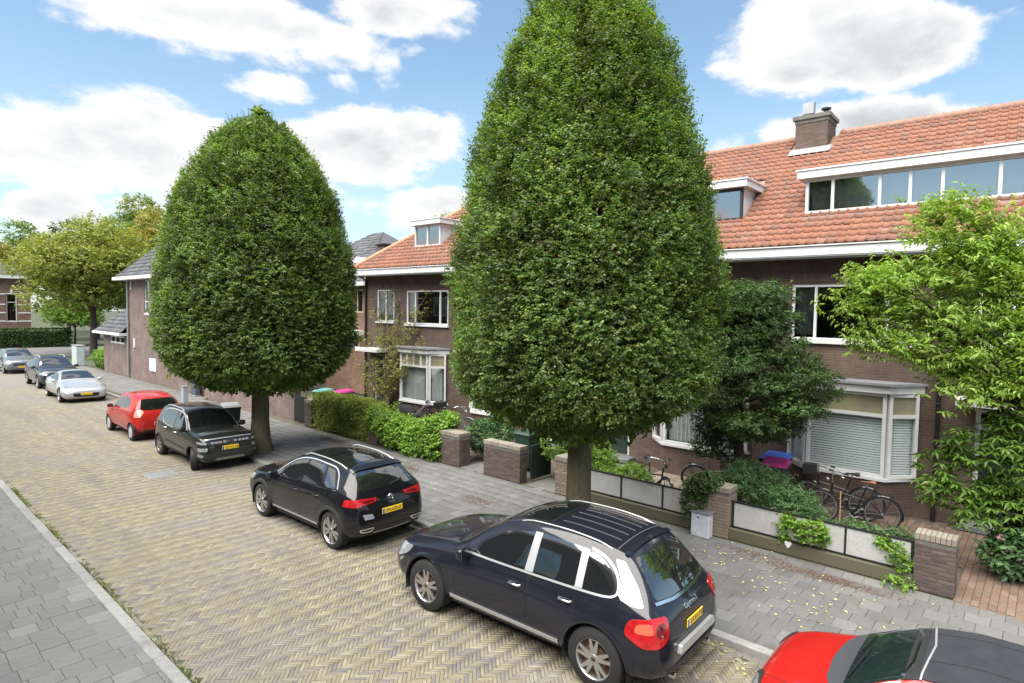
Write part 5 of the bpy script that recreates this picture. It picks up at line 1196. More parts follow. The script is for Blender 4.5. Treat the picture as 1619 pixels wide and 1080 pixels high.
# --- 5: silver coupe facing the camera
SIL = paint('silver_paint', (.44, .45, .45), .3, .55)
c = Car('coupe', 'low silver coupe facing the camera with a long bonnet and yellow plate', SP_COUPE, SIL, (7.47, 34.35, 0), pi-.02)
c.wheels('five', ALLOY, tw=.24); c.arches(SIL, .03, .006)
for p in (rounded([(1.62, .86), (1.9, 1.02), (2.2, 1.14), (2.6, 1.17), (2.95, 1.1), (3.05, .92)], .05),): c.panel('side_window', p, 'L', CARGLASS, .004)
c.panel('windshield', rounded([(-.66, 1.48), (.66, 1.48), (.52, 2.16), (-.52, 2.16)], .06), 'T', CARGLASS, .004); c.panel('rear_window', rounded([(-.46, 2.95), (.46, 2.95), (.52, 3.7), (-.52, 3.7)], .05), 'T', CARGLASS, .004)
c.panel('air_intake', rounded([(-.46, .27), (-.50, .43), (.50, .43), (.46, .27)], .04), 'F', GAP, .004); c.panel('headlight', rounded([(-.72, .25), (-.80, .50), (-.62, .74), (-.56, .36)], .04), 'T', LAMP, .005, mirror=True)
c.plate('F', .40, '', .46); c.seams([[(1.5, .8), (1.52, .28)], [(2.85, .85), (2.75, .3)]]); c.mirror_cap(1.66, .84, SIL, (.10, .07, .06), .11); c.handle(2.65, .72)
c.strip('bonnet_gap', [(-.66, 1.36), (-.60, .6), (-.4, .22), (.4, .22), (.60, .6), (.66, 1.36)], .008, 'T', GAP, .0015)
# --- 6 and 7: two dark cars further off
BLU = paint('dark_blue_paint', (.022, .026, .034), .3)
c = Car('suv', 'dark SUV facing the camera right behind the silver coupe, bright windscreen', scaled(SP_CROSS0, 4.35, .92, 1.62, 2.65, .86, .35), BLU, (7.78, 40.5, 0), pi)
c.wheels('five', ALLOY, tw=.22); c.arches(CLAD, .05, .01)
for p in (rounded([(1.42, 1.05), (1.7, 1.26), (2.0, 1.42), (2.34, 1.49), (2.32, 1.08)], .04), rounded([(2.42, 1.09), (2.42, 1.49), (2.95, 1.47), (3.3, 1.14)], .04)): c.panel('side_window', p, 'L', CARGLASS, .004)
c.panel('windshield', rounded([(-.68, 1.27), (.68, 1.27), (.57, 1.97), (-.57, 1.97)], .07), 'T', CARGLASS, .004)
c.panel('headlight', rounded([(-.26, .74), (-.30, .86), (.05, .84), (.2, .74)], .04), 'FL', LAMP, .006); c.panel('grille', rounded([(-.45, .62), (-.48, .76), (.48, .76), (.45, .62)], .03), 'F', CLAD, .006); c.plate('F', .50, '', .46); c.mirror_cap(1.46, 1.02, BLU, (.11, .08, .08), .11); c.rails(2.0, 3.5, .54, ALU)
c.seams([[(2.37, 1.06), (2.37, .36)], [(1.25, .98), (1.3, .36)]]); c.strip('sill_trim', [(1.3, .36), (3.0, .36)], .03, 'L', ALU, .012)
SKYTONE = paint('sky_reflection_paint', (.16, .165, .175), .3, .5)  # dark car: grey base colour stands in for bright sky reflection
c = Car('hatchback', 'dark hatchback farthest away at the left edge, sky reflection painted in as grey', scaled(SP_HATCH, 3.95, .86, 1.50, 2.5, .76, .31), SKYTONE, (7.72, 50.0, 0), pi)
c.wheels('cover', ALLOY, tw=.2); c.arches(SKYTONE, .03, .006)
k = 3.95/3.42
for p in ([(1.0, .93), (1.2, 1.10), (1.45, 1.27), (1.82, 1.345), (1.80, .96)], [(1.90, .965), (1.92, 1.345), (2.3, 1.33), (2.62, 1.18), (2.40, 1.0)]): c.panel('side_window', rounded([(a*k, b*1.02+.01) for a, b in p], .05), 'L', CARGLASS, .004)
c.panel('windshield', rounded([(-.64, .82*k), (.64, .82*k), (.56, 1.40*k), (-.56, 1.40*k)], .06), 'T', CARGLASS, .004); c.panel('headlight', rounded([(-.26, .62), (-.30, .78), (.02, .78), (.2, .68)], .03), 'FL', LAMP, .006)
c.panel('grille', rounded([(-.42, .52), (-.45, .66), (.45, .66), (.42, .52)], .03), 'F', CLAD, .006); c.plate('F', .44, '', .46); c.mirror_cap(1.2, .93, SKYTONE, (.10, .07, .07), .10)
# --- 8: red soft-top at the bottom right corner
RED2 = paint('signal_red_paint', (.33, .012, .010), .35)
SP_CAB = scaled(SP_HATCH, 3.66, .845, 1.41, 2.467, .62, .30); SP_CAB['Ra'] = .33
c = Car('convertible', 'red convertible with closed grey-black soft top, cut off at the bottom right corner', SP_CAB, RED2, (6.74, .36, 0), .02)
c.wheels('five', ALLOY, tw=.2); c.arches(CLAD, .05, .01); k = 3.66/3.42
CANVAS = mat('grey_black_canvas', (.012, .013, .017), .85, c2=(.022, .023, .029), vs=6, bump=.3, bs=300)
c.panel('soft_top', rounded([(-.57, 1.36*k), (.57, 1.36*k), (.56, 2.4*k), (.52, 3.0*k), (-.52, 3.0*k), (-.56, 2.4*k)], .06), 'T', CANVAS, .014); c.panel('soft_top_side', rounded([(1.95, 1.25), (2.0, 1.32), (2.9, 1.30), (3.2, 1.0), (2.75, .94), (2.6, 1.2)], .04), 'L', CANVAS, .010)
c.panel('windshield', rounded([(-.64, .80*k), (.64, .80*k), (.57, 1.25*k), (-.57, 1.25*k)], .05), 'T', mat('green_glass', (.010, .018, .017), .02, spec=.9), .004)
c.strip('windshield_frame', [(-.68, .86), (-.60, 1.32), (-.3, 1.39), (.3, 1.39), (.60, 1.32), (.68, .86)], .026, 'T', CHROME, .012); c.strip('soft_top_seam', [(-.57, 1.47), (0, 1.52), (.57, 1.47)], .016, 'T', ALU, .018)
c.panel('cowl', rounded([(-.64, .78), (-.4, .70), (0, .67), (.4, .70), (.64, .78), (.67, .87), (-.67, .87)], .04), 'T', mat('grey_cowl', (.05, .053, .06), .45), .005)
for p in (rounded([(1.12, .93), (1.3, 1.09), (1.55, 1.25), (1.92, 1.315), (1.95, .95)], .04), rounded([(2.02, .955), (1.99, 1.31), (2.5, 1.22), (2.6, .98)], .04)): c.panel('side_window', p, 'L', CARGLASS, .004)
c.panel('header_rail', [(-.575, 1.25*k), (.575, 1.25*k), (.57, 1.365*k), (-.57, 1.365*k)], 'T', CLAD, .008)
c.strip('wiper', [(-.45, .90), (.1, .99)], .022, 'T', BLACKM, .025); c.strip('wiper', [(.05, .90), (.5, .97)], .022, 'T', BLACKM, .025)
c.panel('headlight', [(.13+.13*cos(a), .66+.085*sin(a)) for a in np.linspace(0, 2*pi, 20)[:-1]], 'FL', LAMP, .012); c.strip('headlight_ring', [(.13+.145*cos(a), .66+.098*sin(a)) for a in np.linspace(0, 2*pi, 20)[:-1]], .026, 'FL', CLAD, .012, closed=True)
c.seams([[(1.02, .88), (1.02, .32)], [(2.1, .95), (2.05, .4)]]); c.strip('bonnet_gap', [(-.70, .78), (-.66, .45), (-.5, .12), (.5, .12), (.66, .45), (.70, .78)], .008, 'T', GAP, .0015); c.mirror_cap(1.16, .90, RED2, (.09, .07, .065), .10); c.handle(1.85, .80, CHROME)
for x in (-.30, .30): c.strip('fabric_seam', [(x, 1.50), (x*1.02, 2.4), (x*.95, 3.1)], .012, 'T', CLAD, .018)
c.strip('fabric_seam', [(-.54, 2.25), (.54, 2.25)], .012, 'T', CLAD, .018)
# ------------------------------------------------------------------ foliage
def unit(a): return a/np.maximum(np.linalg.norm(a, axis=-1, keepdims=True), 1e-9)
def leaf_mesh(name, P, D, N, l, w, fold=.25, droop=.15):
    """one folded, pointed leaf per row: base P, direction D, normal N, length l, width w"""
    n = len(P); l = np.broadcast_to(np.asarray(l, float), (n,))[:, None]; w = np.broadcast_to(np.asarray(w, float), (n,))[:, None]
    D = unit(D); S = unit(np.cross(D, N)); N = np.cross(S, D); V = np.empty((n, 4, 3), np.float32)
    V[:, 0] = P; V[:, 2] = P+D*l-N*l*droop; mid = P+D*l*.45; V[:, 1] = mid+S*w*.5+N*w*fold; V[:, 3] = mid-S*w*.5+N*w*fold
    b = (np.arange(n)*4)[:, None]; F = np.concatenate([b+np.array([[0, 1, 2]]), b+np.array([[0, 2, 3]])], 1).reshape(-1, 3)
    return npmesh(name, V.reshape(-1, 3), F)
def shoots(base, dirs, length, k, l, w, spread=.9, droop=.25, up=.5, jit=.25):
    """k alternate leaves along each shoot -> leaf arrays"""
    n = len(base); t = (np.arange(k)+.5)/k; dirs = unit(dirs); length = np.broadcast_to(np.asarray(length, float), (n,))
    side = unit(np.cross(dirs, np.array([0, 0, 1.])+RNG.normal(0, .3, (n, 3)))); P = []; D = []; N = []
    for i in range(k):
        sg = 1 if i % 2 else -1
        P.append(base+dirs*(length*t[i])[:, None]+RNG.normal(0, .008, (n, 3)))
        D.append(dirs*.55+side*(sg*spread)+np.array([0, 0, -droop])+RNG.normal(0, jit, (n, 3)))
        N.append(np.array([0, 0, up])+dirs*.15+RNG.normal(0, .45, (n, 3))+unit(dirs)*.3)
    P, D, N = map(np.concatenate, (P, D, N)); L = l*RNG.uniform(.7, 1.2, len(P)); return P, D, N, L, L*(w/l)
def wobble(p, amps, seed):
    r = np.random.default_rng(seed); o = np.zeros(len(p))
    for wl, a, n in amps:
        for _ in range(n): k = r.normal(0, 1, 3); k *= 2*pi/wl/np.linalg.norm(k); o += a*np.sin(p @ k+r.uniform(0, 6.28))/sqrt(n)
    return o
BARK = mat('mossy_bark', (.135, .112, .072), .95, c2=(.075, .080, .038), vs=6, bump=1.0, bs=28, stain=((.055, .045, .032), 9, .52, .7, (1, 1, .18))); BARK2 = mat('brown_bark', (.07, .052, .04), .95, c2=(.045, .036, .03), vs=7, bump=.9, bs=45)
def clipped_tree(label, x, y, prof, nsh, l, seed, trunk_r, z0, lm, spikes=1100):
    t = thing('clipped_tree', label, 'tree', (x, y, .05), 0, 'clipped street trees'); zs = np.array([p[0] for p in prof]); rs = np.array([p[1] for p in prof])
    f = lambda z: np.interp(z, zs, rs)
    # area-weighted heights
    zz = np.linspace(zs[0], zs[-1], 400); w = np.maximum(f(zz), .05)*np.sqrt(1+np.gradient(f(zz), zz)**2); cdf = np.cumsum(w)/w.sum()
    out = []
    for frac, depth, scale, tag_ in ((.74, (0, .22), 1.0, 0), (.20, (.2, .6), 1.15, 1), (.11, (.45, 1.2), 2.9, 2)):
        n = int(nsh*frac); z = np.interp(RNG.random(n), cdf, zz); th = RNG.uniform(0, 2*pi, n); r = f(z)
        q = np.stack([np.cos(th)*r, np.sin(th)*r, z], 1); bump = wobble(q, ((1.7, .045, 6), (.75, .05, 8), (.38, .03, 8)), seed)
        # upright ribs of growth in the upper half
        bump += .065*np.sin(th*23+wobble(q, ((2.0, 1.2, 4),), seed+1))*np.clip((z-zs[0])/(zs[-1]-zs[0])*1.6-.3, 0, 1)
        rr = r+bump-RNG.uniform(*depth, n)-(.03 if tag_ == 0 else 0); rr = np.maximum(rr, .03)
        slope = -np.interp(z, zz, np.gradient(f(zz), zz)); nrm = unit(np.stack([np.cos(th), np.sin(th), slope], 1)); h = np.clip((z-zs[0])/(zs[-1]-zs[0]), 0, 1)
        d = nrm*.75+np.stack([0*h, 0*h, -.15+1.25*h], 1)+RNG.normal(0, .42, (n, 3)); base = np.stack([np.cos(th)*rr, np.sin(th)*rr, z-.05], 1)
        out.append(shoots(base, d, RNG.uniform(.08, .18, n)*scale, 8, l*scale, l*.6*scale))
    n = spikes; z = np.interp(.25+.75*RNG.random(n), cdf, zz); th = RNG.uniform(0, 2*pi, n); r = f(z)*.97
    base = np.stack([np.cos(th)*r, np.sin(th)*r, z], 1); d = np.stack([np.cos(th)*.35, np.sin(th)*.35, np.ones(n)], 1)+RNG.normal(0, .15, (n, 3))
    out.append(shoots(base, d, RNG.uniform(.14, .34, n), 9, l*.72, l*.42, .8, .0, .3, .2))
    P, D, N, L, W = (np.concatenate([o[i] for o in out]) for i in range(5))
    c = mobj('crown', leaf_mesh('crown', P, D, N, L, W), lm, t)
    mb = MB(); hs = np.linspace(0, 1, 9); mb.tube([(.02*sin(k*2.1), .02*cos(k*1.7), -.1+k*(z0+1.6)) for k in hs], [trunk_r*(1.55 if k == 0 else 1.1 if k < .2 else 1-.25*k) for k in hs], 16)
    mb.build('trunk', BARK, t, 60)
    lb = MB(); r_ = random.Random(seed)
    for k in range(26):
        a = 2*pi*k*.381; z1 = z0-.2+r_.random()*2.2; R = f(min(max(z1+1.2, zs[0]), zs[-1]))*.8
        lb.tube([(0, 0, z1), (cos(a)*R*.35, sin(a)*R*.35, z1+.35), (cos(a)*R*.75, sin(a)*R*.75, z1+.7), (cos(a)*R, sin(a)*R, z1+1.0)], [trunk_r*.42, trunk_r*.28, .03, .012], 7)
    lb.tube([(0, 0, z0), (.1, 0, zs[-1]*.6), (0, .05, zs[-1]*.9)], [trunk_r*.8, trunk_r*.4, .03], 8)
    lb.build('branches', BARK2, t, 60)
    return t
HORN = leafmat('hornbeam_leaf', [(0, (.054, .114, .032)), (.35, (.088, .168, .042)), (.65, (.128, .215, .048)), (.85, (.188, .262, .054)), (1, (.275, .30, .068))], .44, .42, spec=.5, clump=.5)
clipped_tree('tall clipped egg-shaped street tree nearest the camera, its top cut by the frame', 8.45, 5.98,
    [(2.55, .8), (2.75, 1.45), (3.0, 1.92), (3.4, 2.16), (4.3, 2.23), (5.4, 2.16), (6.4, 1.98), (7.5, 1.70), (8.6, 1.30), (9.5, .85), (10.0, .5), (10.25, .15)], 44000, .048, 3, .235, 2.5, HORN)
clipped_tree('clipped egg-shaped street tree farther off, standing beside the small grey-black SUV', 8.43, 17.65,
    [(2.25, 1.3), (2.45, 2.0), (2.8, 2.5), (3.3, 2.70), (4.1, 2.76), (5.1, 2.72), (6.0, 2.60), (7.0, 2.36), (7.9, 2.04), (8.6, 1.66), (9.2, 1.2), (9.6, .75), (9.82, .25)], 31000, .064, 9, .27, 2.5, HORN)
# ---- leafy volumes
def blobs(name, parent, lm, C, n, l, w, k=6, sl=.2, up=.4, droop=.3, outw=.8, flat=1.0, dens=None, seed=0, shell=.55):
    """shoots spread through a set of ellipsoids (x,y,z,rx,ry,rz)"""
    C = np.array(C, float); vol = (C[:, 3]*C[:, 4]*C[:, 5])**(.67); idx = RNG.choice(len(C), n, p=vol/vol.sum()); c = C[idx]; u = unit(RNG.normal(0, 1, (n, 3)))
    r = (shell+(1-shell)*RNG.random(n)**.6)[:, None]; base = c[:, :3]+u*c[:, 3:6]*r; base += wobble(base, ((.5, .05, 5),), seed)[:, None]*u
    d = u*outw+np.array([0, 0, up])+RNG.normal(0, .4, (n, 3)); P, D, N, L, W = shoots(base, d, RNG.uniform(.6, 1.2, n)*sl, k, l, w, .9, droop)
    return mobj(name, leaf_mesh(name, P, D, N, L, W), lm, parent)
def limb(mb, pts, r0, r1, n=7):
    m = len(pts); mb.tube(pts, [r0+(r1-r0)*i/(m-1) for i in range(m)], n)
# bright compound-leaved tree at the right
ASH = leafmat('bright_leaf', [(0, (.16, .27, .045)), (.4, (.21, .34, .06)), (.75, (.28, .41, .085)), (1, (.37, .46, .13))], .45, .4, clump=.25)
ta = thing('leafy_garden_tree', 'light green long-leaved garden tree spreading in from the right edge', 'tree', (12.9, -.5, .1))
tips = [(12.35, 3.02, 4.55), (12.4, 2.86, 5.05), (12.3, 2.72, 3.95), (12.5, 2.5, 4.9), (12.6, 2.2, 4.45), (12.4, 2.25, 3.85), (12.6, 1.85, 5.15), (12.5, 1.8, 4.6), (12.3, 1.7, 3.95), (12.5, 1.55, 5.7), (12.6, 1.62, 6.15), (12.4, 1.25, 6.1), (12.6, 1.15, 5.5), (12.5, .9, 5.9),
        (12.4, .9, 5.0), (12.5, .55, 5.6), (12.4, .45, 4.9), (12.4, 1.2, 4.4), (12.3, .9, 3.8), (12.3, .6, 4.3), (12.5, .3, 5.3), (12.4, .2, 4.6), (12.3, .3, 3.9), (12.5, 1.35, 3.55), (12.4, 1.0, 3.2), (12.5, .6, 3.3), (12.4, .2, 3.3), (12.7, -.1, 5.4), (12.6, -.2, 4.6), (12.6, -.2, 3.6), (12.9, .6, 5.2), (13.1, 1.2, 4.8), (13, 1.7, 4.3), (12.5, 2.1, 5.0), (12.4, 1.45, 5.05), (12.35, 1.0, 5.45)]
tips = [(a, b-.28 if b > 2.2 else b, c_) for a, b, c_ in tips]; br = MB(); O = Vector((12.9, -.5, .1)); limb(br, [(0, 0, 0), (.02, .05, .9), (-.03, .12, 1.7), (-.05, .2, 2.4)], .13, .09, 10)
P_ = []; D_ = []; Ln = []
for tp in tips:
    e = Vector(tp)-O; s = Vector((-.04, .16, 1.9+.5*random.random())); m1 = s+(e-s)*.4+Vector((0, 0, .25)); m2 = s+(e-s)*.75+Vector((random.gauss(0, .06), random.gauss(0, .06), .15)); limb(br, [s, m1, m2, e], .045, .008, 6)
    for k in range(76):
        a = m1+(e-m1)*random.random()**.7 if k < 22 else e+Vector((random.gauss(0, .19), random.gauss(0, .20), random.gauss(0, .13)))
        P_.append(a); D_.append((e-s).normalized()*.8+Vector((random.gauss(0, .7), random.gauss(0, .7), random.gauss(.05, .4)))); Ln.append(random.uniform(.18, .34))
sh = shoots(np.array(P_), np.array(D_), np.array(Ln), 11, .095, .036, 1.0, .45, .8, .25)
mobj('crown', leaf_mesh('crown', *sh, fold=.15, droop=.35), ASH, ta); br.build('trunk', BARK2, ta, 60)
# lower spreading shrub with whorled leaves in front of the doorway
RHO = leafmat('broad_leaf', [(0, (.075, .15, .03)), (.5, (.12, .22, .04)), (1, (.19, .28, .065))], .35, .35)
sr = thing('broadleaf_shrub', 'broad-leaved green shrub below the light green tree, beside the doorstep', 'shrub', (13.3, .35, .1))
n = 520; cc = RNG.choice(7, n); cs = np.array([(-.7, 1.0, 1.55), (-.75, .75, 2.1), (-.5, .3, 1.5), (-.7, .1, 2.1), (-.4, -.1, 1.3), (-.6, .55, 1.2), (-.5, .15, 2.6)])[cc]+RNG.normal(0, .17, (n, 3))
P, D, N, L, W = [], [], [], [], []
for k in range(7):
    a = 2*pi*k/7+RNG.uniform(-.2, .2, n); P.append(cs); D.append(np.stack([np.cos(a), np.sin(a), RNG.normal(-.15, .25, n)], 1)); N.append(np.tile([0, 0, 1.], (n, 1))+RNG.normal(0, .25, (n, 3))); L.append(RNG.uniform(.12, .19, n))
P, D, N, L = map(np.concatenate, (P, D, N, L)); mobj('foliage', leaf_mesh('foliage', P, D, N, L, L*.3, .12, .25), RHO, sr)
br = MB()
for q in [(-.7, 1.0, 1.55), (-.75, .75, 2.1), (-.5, .3, 1.5), (-.7, .1, 2.1), (-.4, -.1, 1.3), (-.6, .55, 1.2)]: limb(br, [(0, 0, 0), (q[0]*.3, q[1]*.3, q[2]*.6), q], .03, .006, 6)
br.build('stems', BARK2, sr, 60)
# dark layered conifer
CON = leafmat('conifer_scale', [(0, (.018, .045, .013)), (.4, (.036, .084, .018)), (.75, (.066, .128, .026)), (1, (.115, .185, .04))], .22, .5, clump=.5)
tc_ = thing('layered_conifer', 'dark green layered garden conifer right of the near clipped tree', 'tree', (13.1, 5.1, .1)); pads = []; rr = random.Random(4)
for k in range(40):
    z = 1.75+3.1*(k/39)**.85; a = k*2.4; R = (1.45*(1-abs((z-2.9)/2.7)**1.6)+.15)*(.55+.5*rr.random())*(.45 if z < 2.15 else 1); pads.append((cos(a)*R*.75, sin(a)*R-.45*(z < 3.4), z, .42+.16*rr.random()+.1, .56+.2*rr.random(), .13+.08*rr.random()))
pads += [(-.3, -1.55, 2.5, .45, .5, .2), (-.2, -1.2, 2.75, .45, .5, .18), (-.3, .35, 2.1, .5, .5, .18), (-.3, .0, 4.5, .45, .5, .2), (0, -.5, 4.4, .5, .5, .2), (0, .4, 4.5, .5, .5, .2)]
pads = [(a, b*.9+.08, c_, d, e*.95, f*.55) for a, b, c_, d, e, f in pads]+[(-.2, .5, 1.35, .35, .4, .13), (-.1, .2, 1.6, .3, .35, .12), (-.3, -.4, 1.95, .4, .45, .13), (.0, .6, 1.75, .35, .35, .12)]
blobs('crown', tc_, CON, pads, 12500, .060, .026, 10, .17, -.05, .3, 1.0, seed=2, shell=.3)
br = MB(); limb(br, [(0, 0, 0), (.04, -.05, 1.2), (-.05, .05, 2.6), (0, 0, 4.4)], .15, .04, 10)
for p in pads[::2]: limb(br, [(0, 0, p[2]-.35), (p[0]*.5, p[1]*.5, p[2]-.12), (p[0], p[1], p[2]-.05)], .045, .012, 6)
br.build('trunk', BARK2, tc_, 60)
# hedge, shrubs, plants in the front gardens
HEDGE = leafmat('hedge_leaf', [(0, (.18, .25, .05)), (.5, (.27, .35, .07)), (.85, (.36, .41, .10)), (1, (.42, .32, .14))], .35); LIME = leafmat('vine_leaf', [(0, (.10, .20, .028)), (.5, (.16, .29, .042)), (1, (.25, .38, .065))], .35)
DKG = leafmat('dark_leaf', [(0, (.024, .058, .018)), (.5, (.045, .095, .026)), (1, (.08, .14, .04))], .22); FERN = leafmat('fern_leaf', [(0, (.045, .105, .042)), (.6, (.08, .165, .062)), (1, (.14, .23, .08))], .28)
YGR = leafmat('yellow_green_leaf', [(0, (.18, .19, .04)), (.5, (.26, .26, .055)), (1, (.36, .31, .09))], .38)
h = thing('clipped_hedge', 'clipped yellow-green hedge behind the black crossover, left of the brick pier', 'hedge', (11.75, 18.0, .1))
n = 8500; q = RNG.uniform(-1, 1, (n, 3)); ax = RNG.choice(3, n, p=[.5, .12, .38]); q[np.arange(n), ax] = np.where((RNG.random(n) < .75) & (ax == 0), -1, np.where(ax == 2, 1, np.sign(q[np.arange(n), ax])))
base = np.stack([q[:, 0]*.32, q[:, 1]*1.75, .58+q[:, 2]*.55+.04*np.sin(q[:, 1]*9)], 1)+RNG.normal(0, .035, (n, 3)); d = np.zeros((n, 3)); d[np.arange(n), ax] = q[np.arange(n), ax]; d += RNG.normal(0, .5, (n, 3)); d[:, 2] += .3
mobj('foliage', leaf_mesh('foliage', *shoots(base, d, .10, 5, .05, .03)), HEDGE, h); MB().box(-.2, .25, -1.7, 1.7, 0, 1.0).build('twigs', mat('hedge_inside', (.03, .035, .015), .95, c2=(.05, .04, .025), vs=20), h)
def shrub(name, label, cat, loc, C, n, lm, l, w, k=6, sl=.16, up=.4, droop=.3, group=None, stem=True, seed=1, shell=.55):
    t = thing(name, label, cat, loc, 0, group); blobs('foliage', t, lm, C, n, l, w, k, sl, up, droop, seed=seed, shell=shell)
    if stem:
        b = MB()
        for c in C: limb(b, [(c[0]*.2, c[1]*.2, 0), (c[0]*.7, c[1]*.7, c[2]*.55), (c[0], c[1], c[2])], .018, .006, 5)
        b.build('stems', BARK2, t, 60)
    return t
shrub('vine_shrub', 'bright green vine mound tumbling over the low wall beside the brick pier', 'shrub', (11.6, 14.4, .1), [(-.1, 1.5, .75, .35, .4, .35), (-.15, .9, .7, .4, .5, .38), (-.15, .2, .62, .4, .5, .38), (-.12, -.5, .62, .4, .5, .38), (-.1, -1.1, .75, .38, .45, .4), (-.25, .5, .4, .3, .5, .3), (-.25, -.4, .35, .3, .5, .3), (-.2, -1.2, .4, .3, .4, .35), (.1, -1.4, 1.05, .3, .3, .2)], 5200, LIME, .075, .055, 6, .16)
MB_ = thing('low_wall', 'low brown brick wall under the vine and hedge', 'wall', (11.45, 16.2, .1)); MB().box(0, .22, -3.4, 3.5, 0, .4).build('wall', BRICK, MB_)
shrub('garden_shrub', 'dark shrub with pale roses behind the low free-standing brick wall', 'shrub', (12.6, 9.0, .1), [(0, 0, .6, .5, .5, .5), (-.2, .5, .9, .4, .4, .4), (.2, -.4, .7, .4, .4, .4), (-.2, .2, 1.25, .3, .35, .3)], 1500, LIME, .07, .04)
shrub('garden_shrub', 'leafy shrub overhanging the path beside the pier at the hedge end', 'shrub', (12.5, 12.1, .1), [(0, .1, .6, .4, .5, .45), (.1, -.4, .9, .35, .4, .4), (-.3, .1, .75, .3, .3, .3)], 1100, FERN, .08, .035)
shrub('fern_shrub', 'blue-green feathery shrub behind the mesh fence next to the ivy pier', 'shrub', (12.2, 4.0, .1), [(0, .2, .85, .45, .5, .35), (-.2, -.3, .75, .4, .45, .3), (.1, .6, 1.0, .35, .35, .3), (-.1, -.6, .6, .3, .35, .25)], 1500, FERN, .06, .018, 10, .2)
shrub('ivy', 'dark ivy hanging from the yellow-brown pier above the grey cabinet', 'ivy', (11.3, 5.05, .55), [(-.05, .1, .45, .18, .22, .2), (-.08, .15, .15, .14, .2, .25), (0, -.1, .6, .22, .25, .14)], 900, DKG, .05, .045, 4, .1, stem=False)
shrub('trailing_vine', 'bright green creeper hanging through the middle of the right-hand mesh fence', 'creeper', (11.38, 3.1, .1), [(-.03, .30, .60, .07, .12, .10), (-.05, -.02, .53, .09, .24, .15), (.03, .42, .35, .05, .06, .2), (-.03, -.22, .46, .07, .10, .10)], 330, LIME, .065, .055, 4, .1, stem=False)
shrub('trailing_vine', 'green creeper on the mesh fence against the wide dark pier', 'creeper', (11.4, 1.75, .1), [(0, .2, .62, .08, .12, .08), (-.02, .0, .5, .06, .07, .12), (-.02, -.1, .34, .05, .06, .12)], 170, LIME, .06, .05, 4, .1, stem=False)
shrub('border_plant', 'low green plants inside the fence below the parked bicycles', 'plant', (12.0, 2.3, .1), [(0, .2, .42, .2, .4, .15), (.1, -.4, .45, .2, .3, .15)], 420, FERN, .075, .03, 7, .16)
shrub('border_plant', 'low mixed plants inside the fence beside the near trunk', 'plant', (11.9, 7.3, .1), [(0, .3, .5, .25, .4, .25), (.1, -.3, .55, .25, .4, .25), (.2, .6, .8, .2, .3, .2)], 900, LIME, .06, .035)
shrub('pavement_weed', 'small weed tuft on the pavement in front of the wide dark pier', 'weed', (11.12, 1.75, .1), [(0, 0, .07, .08, .12, .06), (.02, -.16, .05, .06, .08, .05)], 60, LIME, .05, .03, 4, .06, stem=False)
hy = shrub('hydrangea', 'hydrangea bush with pink flower heads at the right edge by the path', 'shrub', (13.0, .1, .1), [(0, 0, .55, .4, .35, .4), (-.2, .3, .45, .3, .3, .35), (-.1, -.2, .9, .3, .3, .3)], 900, FERN, .11, .06)
PINK = mat('pink_petal', (.55, .16, .36), .7, ramp=[(0, (.50, .13, .36)), (.5, (.60, .30, .36)), (1, (.66, .48, .42))])
for q in [(-.36, .42, .72), (-.40, .35, .58), (-.34, .55, .42), (-.42, .05, .70), (-.40, -.05, .52), (-.38, .12, .38), (-.3, .3, .3)]:
    n = 60; u = unit(RNG.normal(0, 1, (n, 3))); mobj('flower_head', leaf_mesh('flower_head', np.array(q)+u*.055, np.cross(u, RNG.normal(0, 1, (n, 3))), u, .04, .035, .1), PINK, hy)
ROSE = mat('pale_rose', (.62, .36, .36), .7)
# climbing shrub in front of the end house
cl = thing('climbing_shrub', 'sparse yellow-green climber trained over the front of the hipped end house', 'climber', (14.6, 19.8, .1)); br = MB(); P_ = []; D_ = []; Ln = []
for (ey, ez, ex) in [(1.9, 3.3, .2), (1.5, 5.0, .6), (.9, 4.2, .3), (.3, 3.4, .2), (-.3, 4.6, .5), (-.8, 3.3, .2), (-1.4, 3.6, .1), (-1.8, 2.6, -.1), (-1.2, 2.0, -.1), (.6, 2.4, 0), (1.7, 2.2, -.2), (.2, 1.5, 0), (-1.9, 4.4, .4), (-2.3, 3.1, .1), (1.2, 2.7, .1), (-.4, 2.6, .1), (-2.0, 5.1, .6), (.3, 5.3, .6), (1.3, 1.5, -.1)]:
    s = Vector((0, 0, .1)); e = Vector((ex, ey, ez)); m1 = Vector((ex*.3, ey*.3, ez*.55)); m2 = Vector((ex*.7+random.gauss(0, .1), ey*.75, ez*.85)); limb(br, [s, m1, m2, e], .03, .006, 6)
    for k in range(34):
        a = m1+(e-m1)*random.random(); P_.append(a+Vector((random.gauss(0, .12), random.gauss(0, .16), random.gauss(0, .12)))); D_.append(Vector((random.gauss(-.3, .6), random.gauss(0, .7), random.gauss(.2, .5)))); Ln.append(random.uniform(.15, .3))
mobj('foliage', leaf_mesh('foliage', *shoots(np.array(P_), np.array(D_), np.array(Ln), 8, .085, .045)), leafmat('pale_climber_leaf', [(0, (.16, .20, .05)), (.5, (.24, .26, .07)), (1, (.36, .33, .12))], .35), cl); br.build('stems', mat('pale_bark', (.16, .13, .09), .9, var=.3), cl, 60)
shrub('dark_shrub', 'dark evergreen shrub beside the black gate under the far clipped tree', 'shrub', (13.0, 23.6, .1), [(0, 0, 1.5, .7, .8, .6), (-.3, .6, 1.8, .6, .6, .5), (.1, -.7, 1.6, .6, .6, .5), (-.2, 0, 2.1, .6, .7, .4)], 1500, DKG, .1, .05)
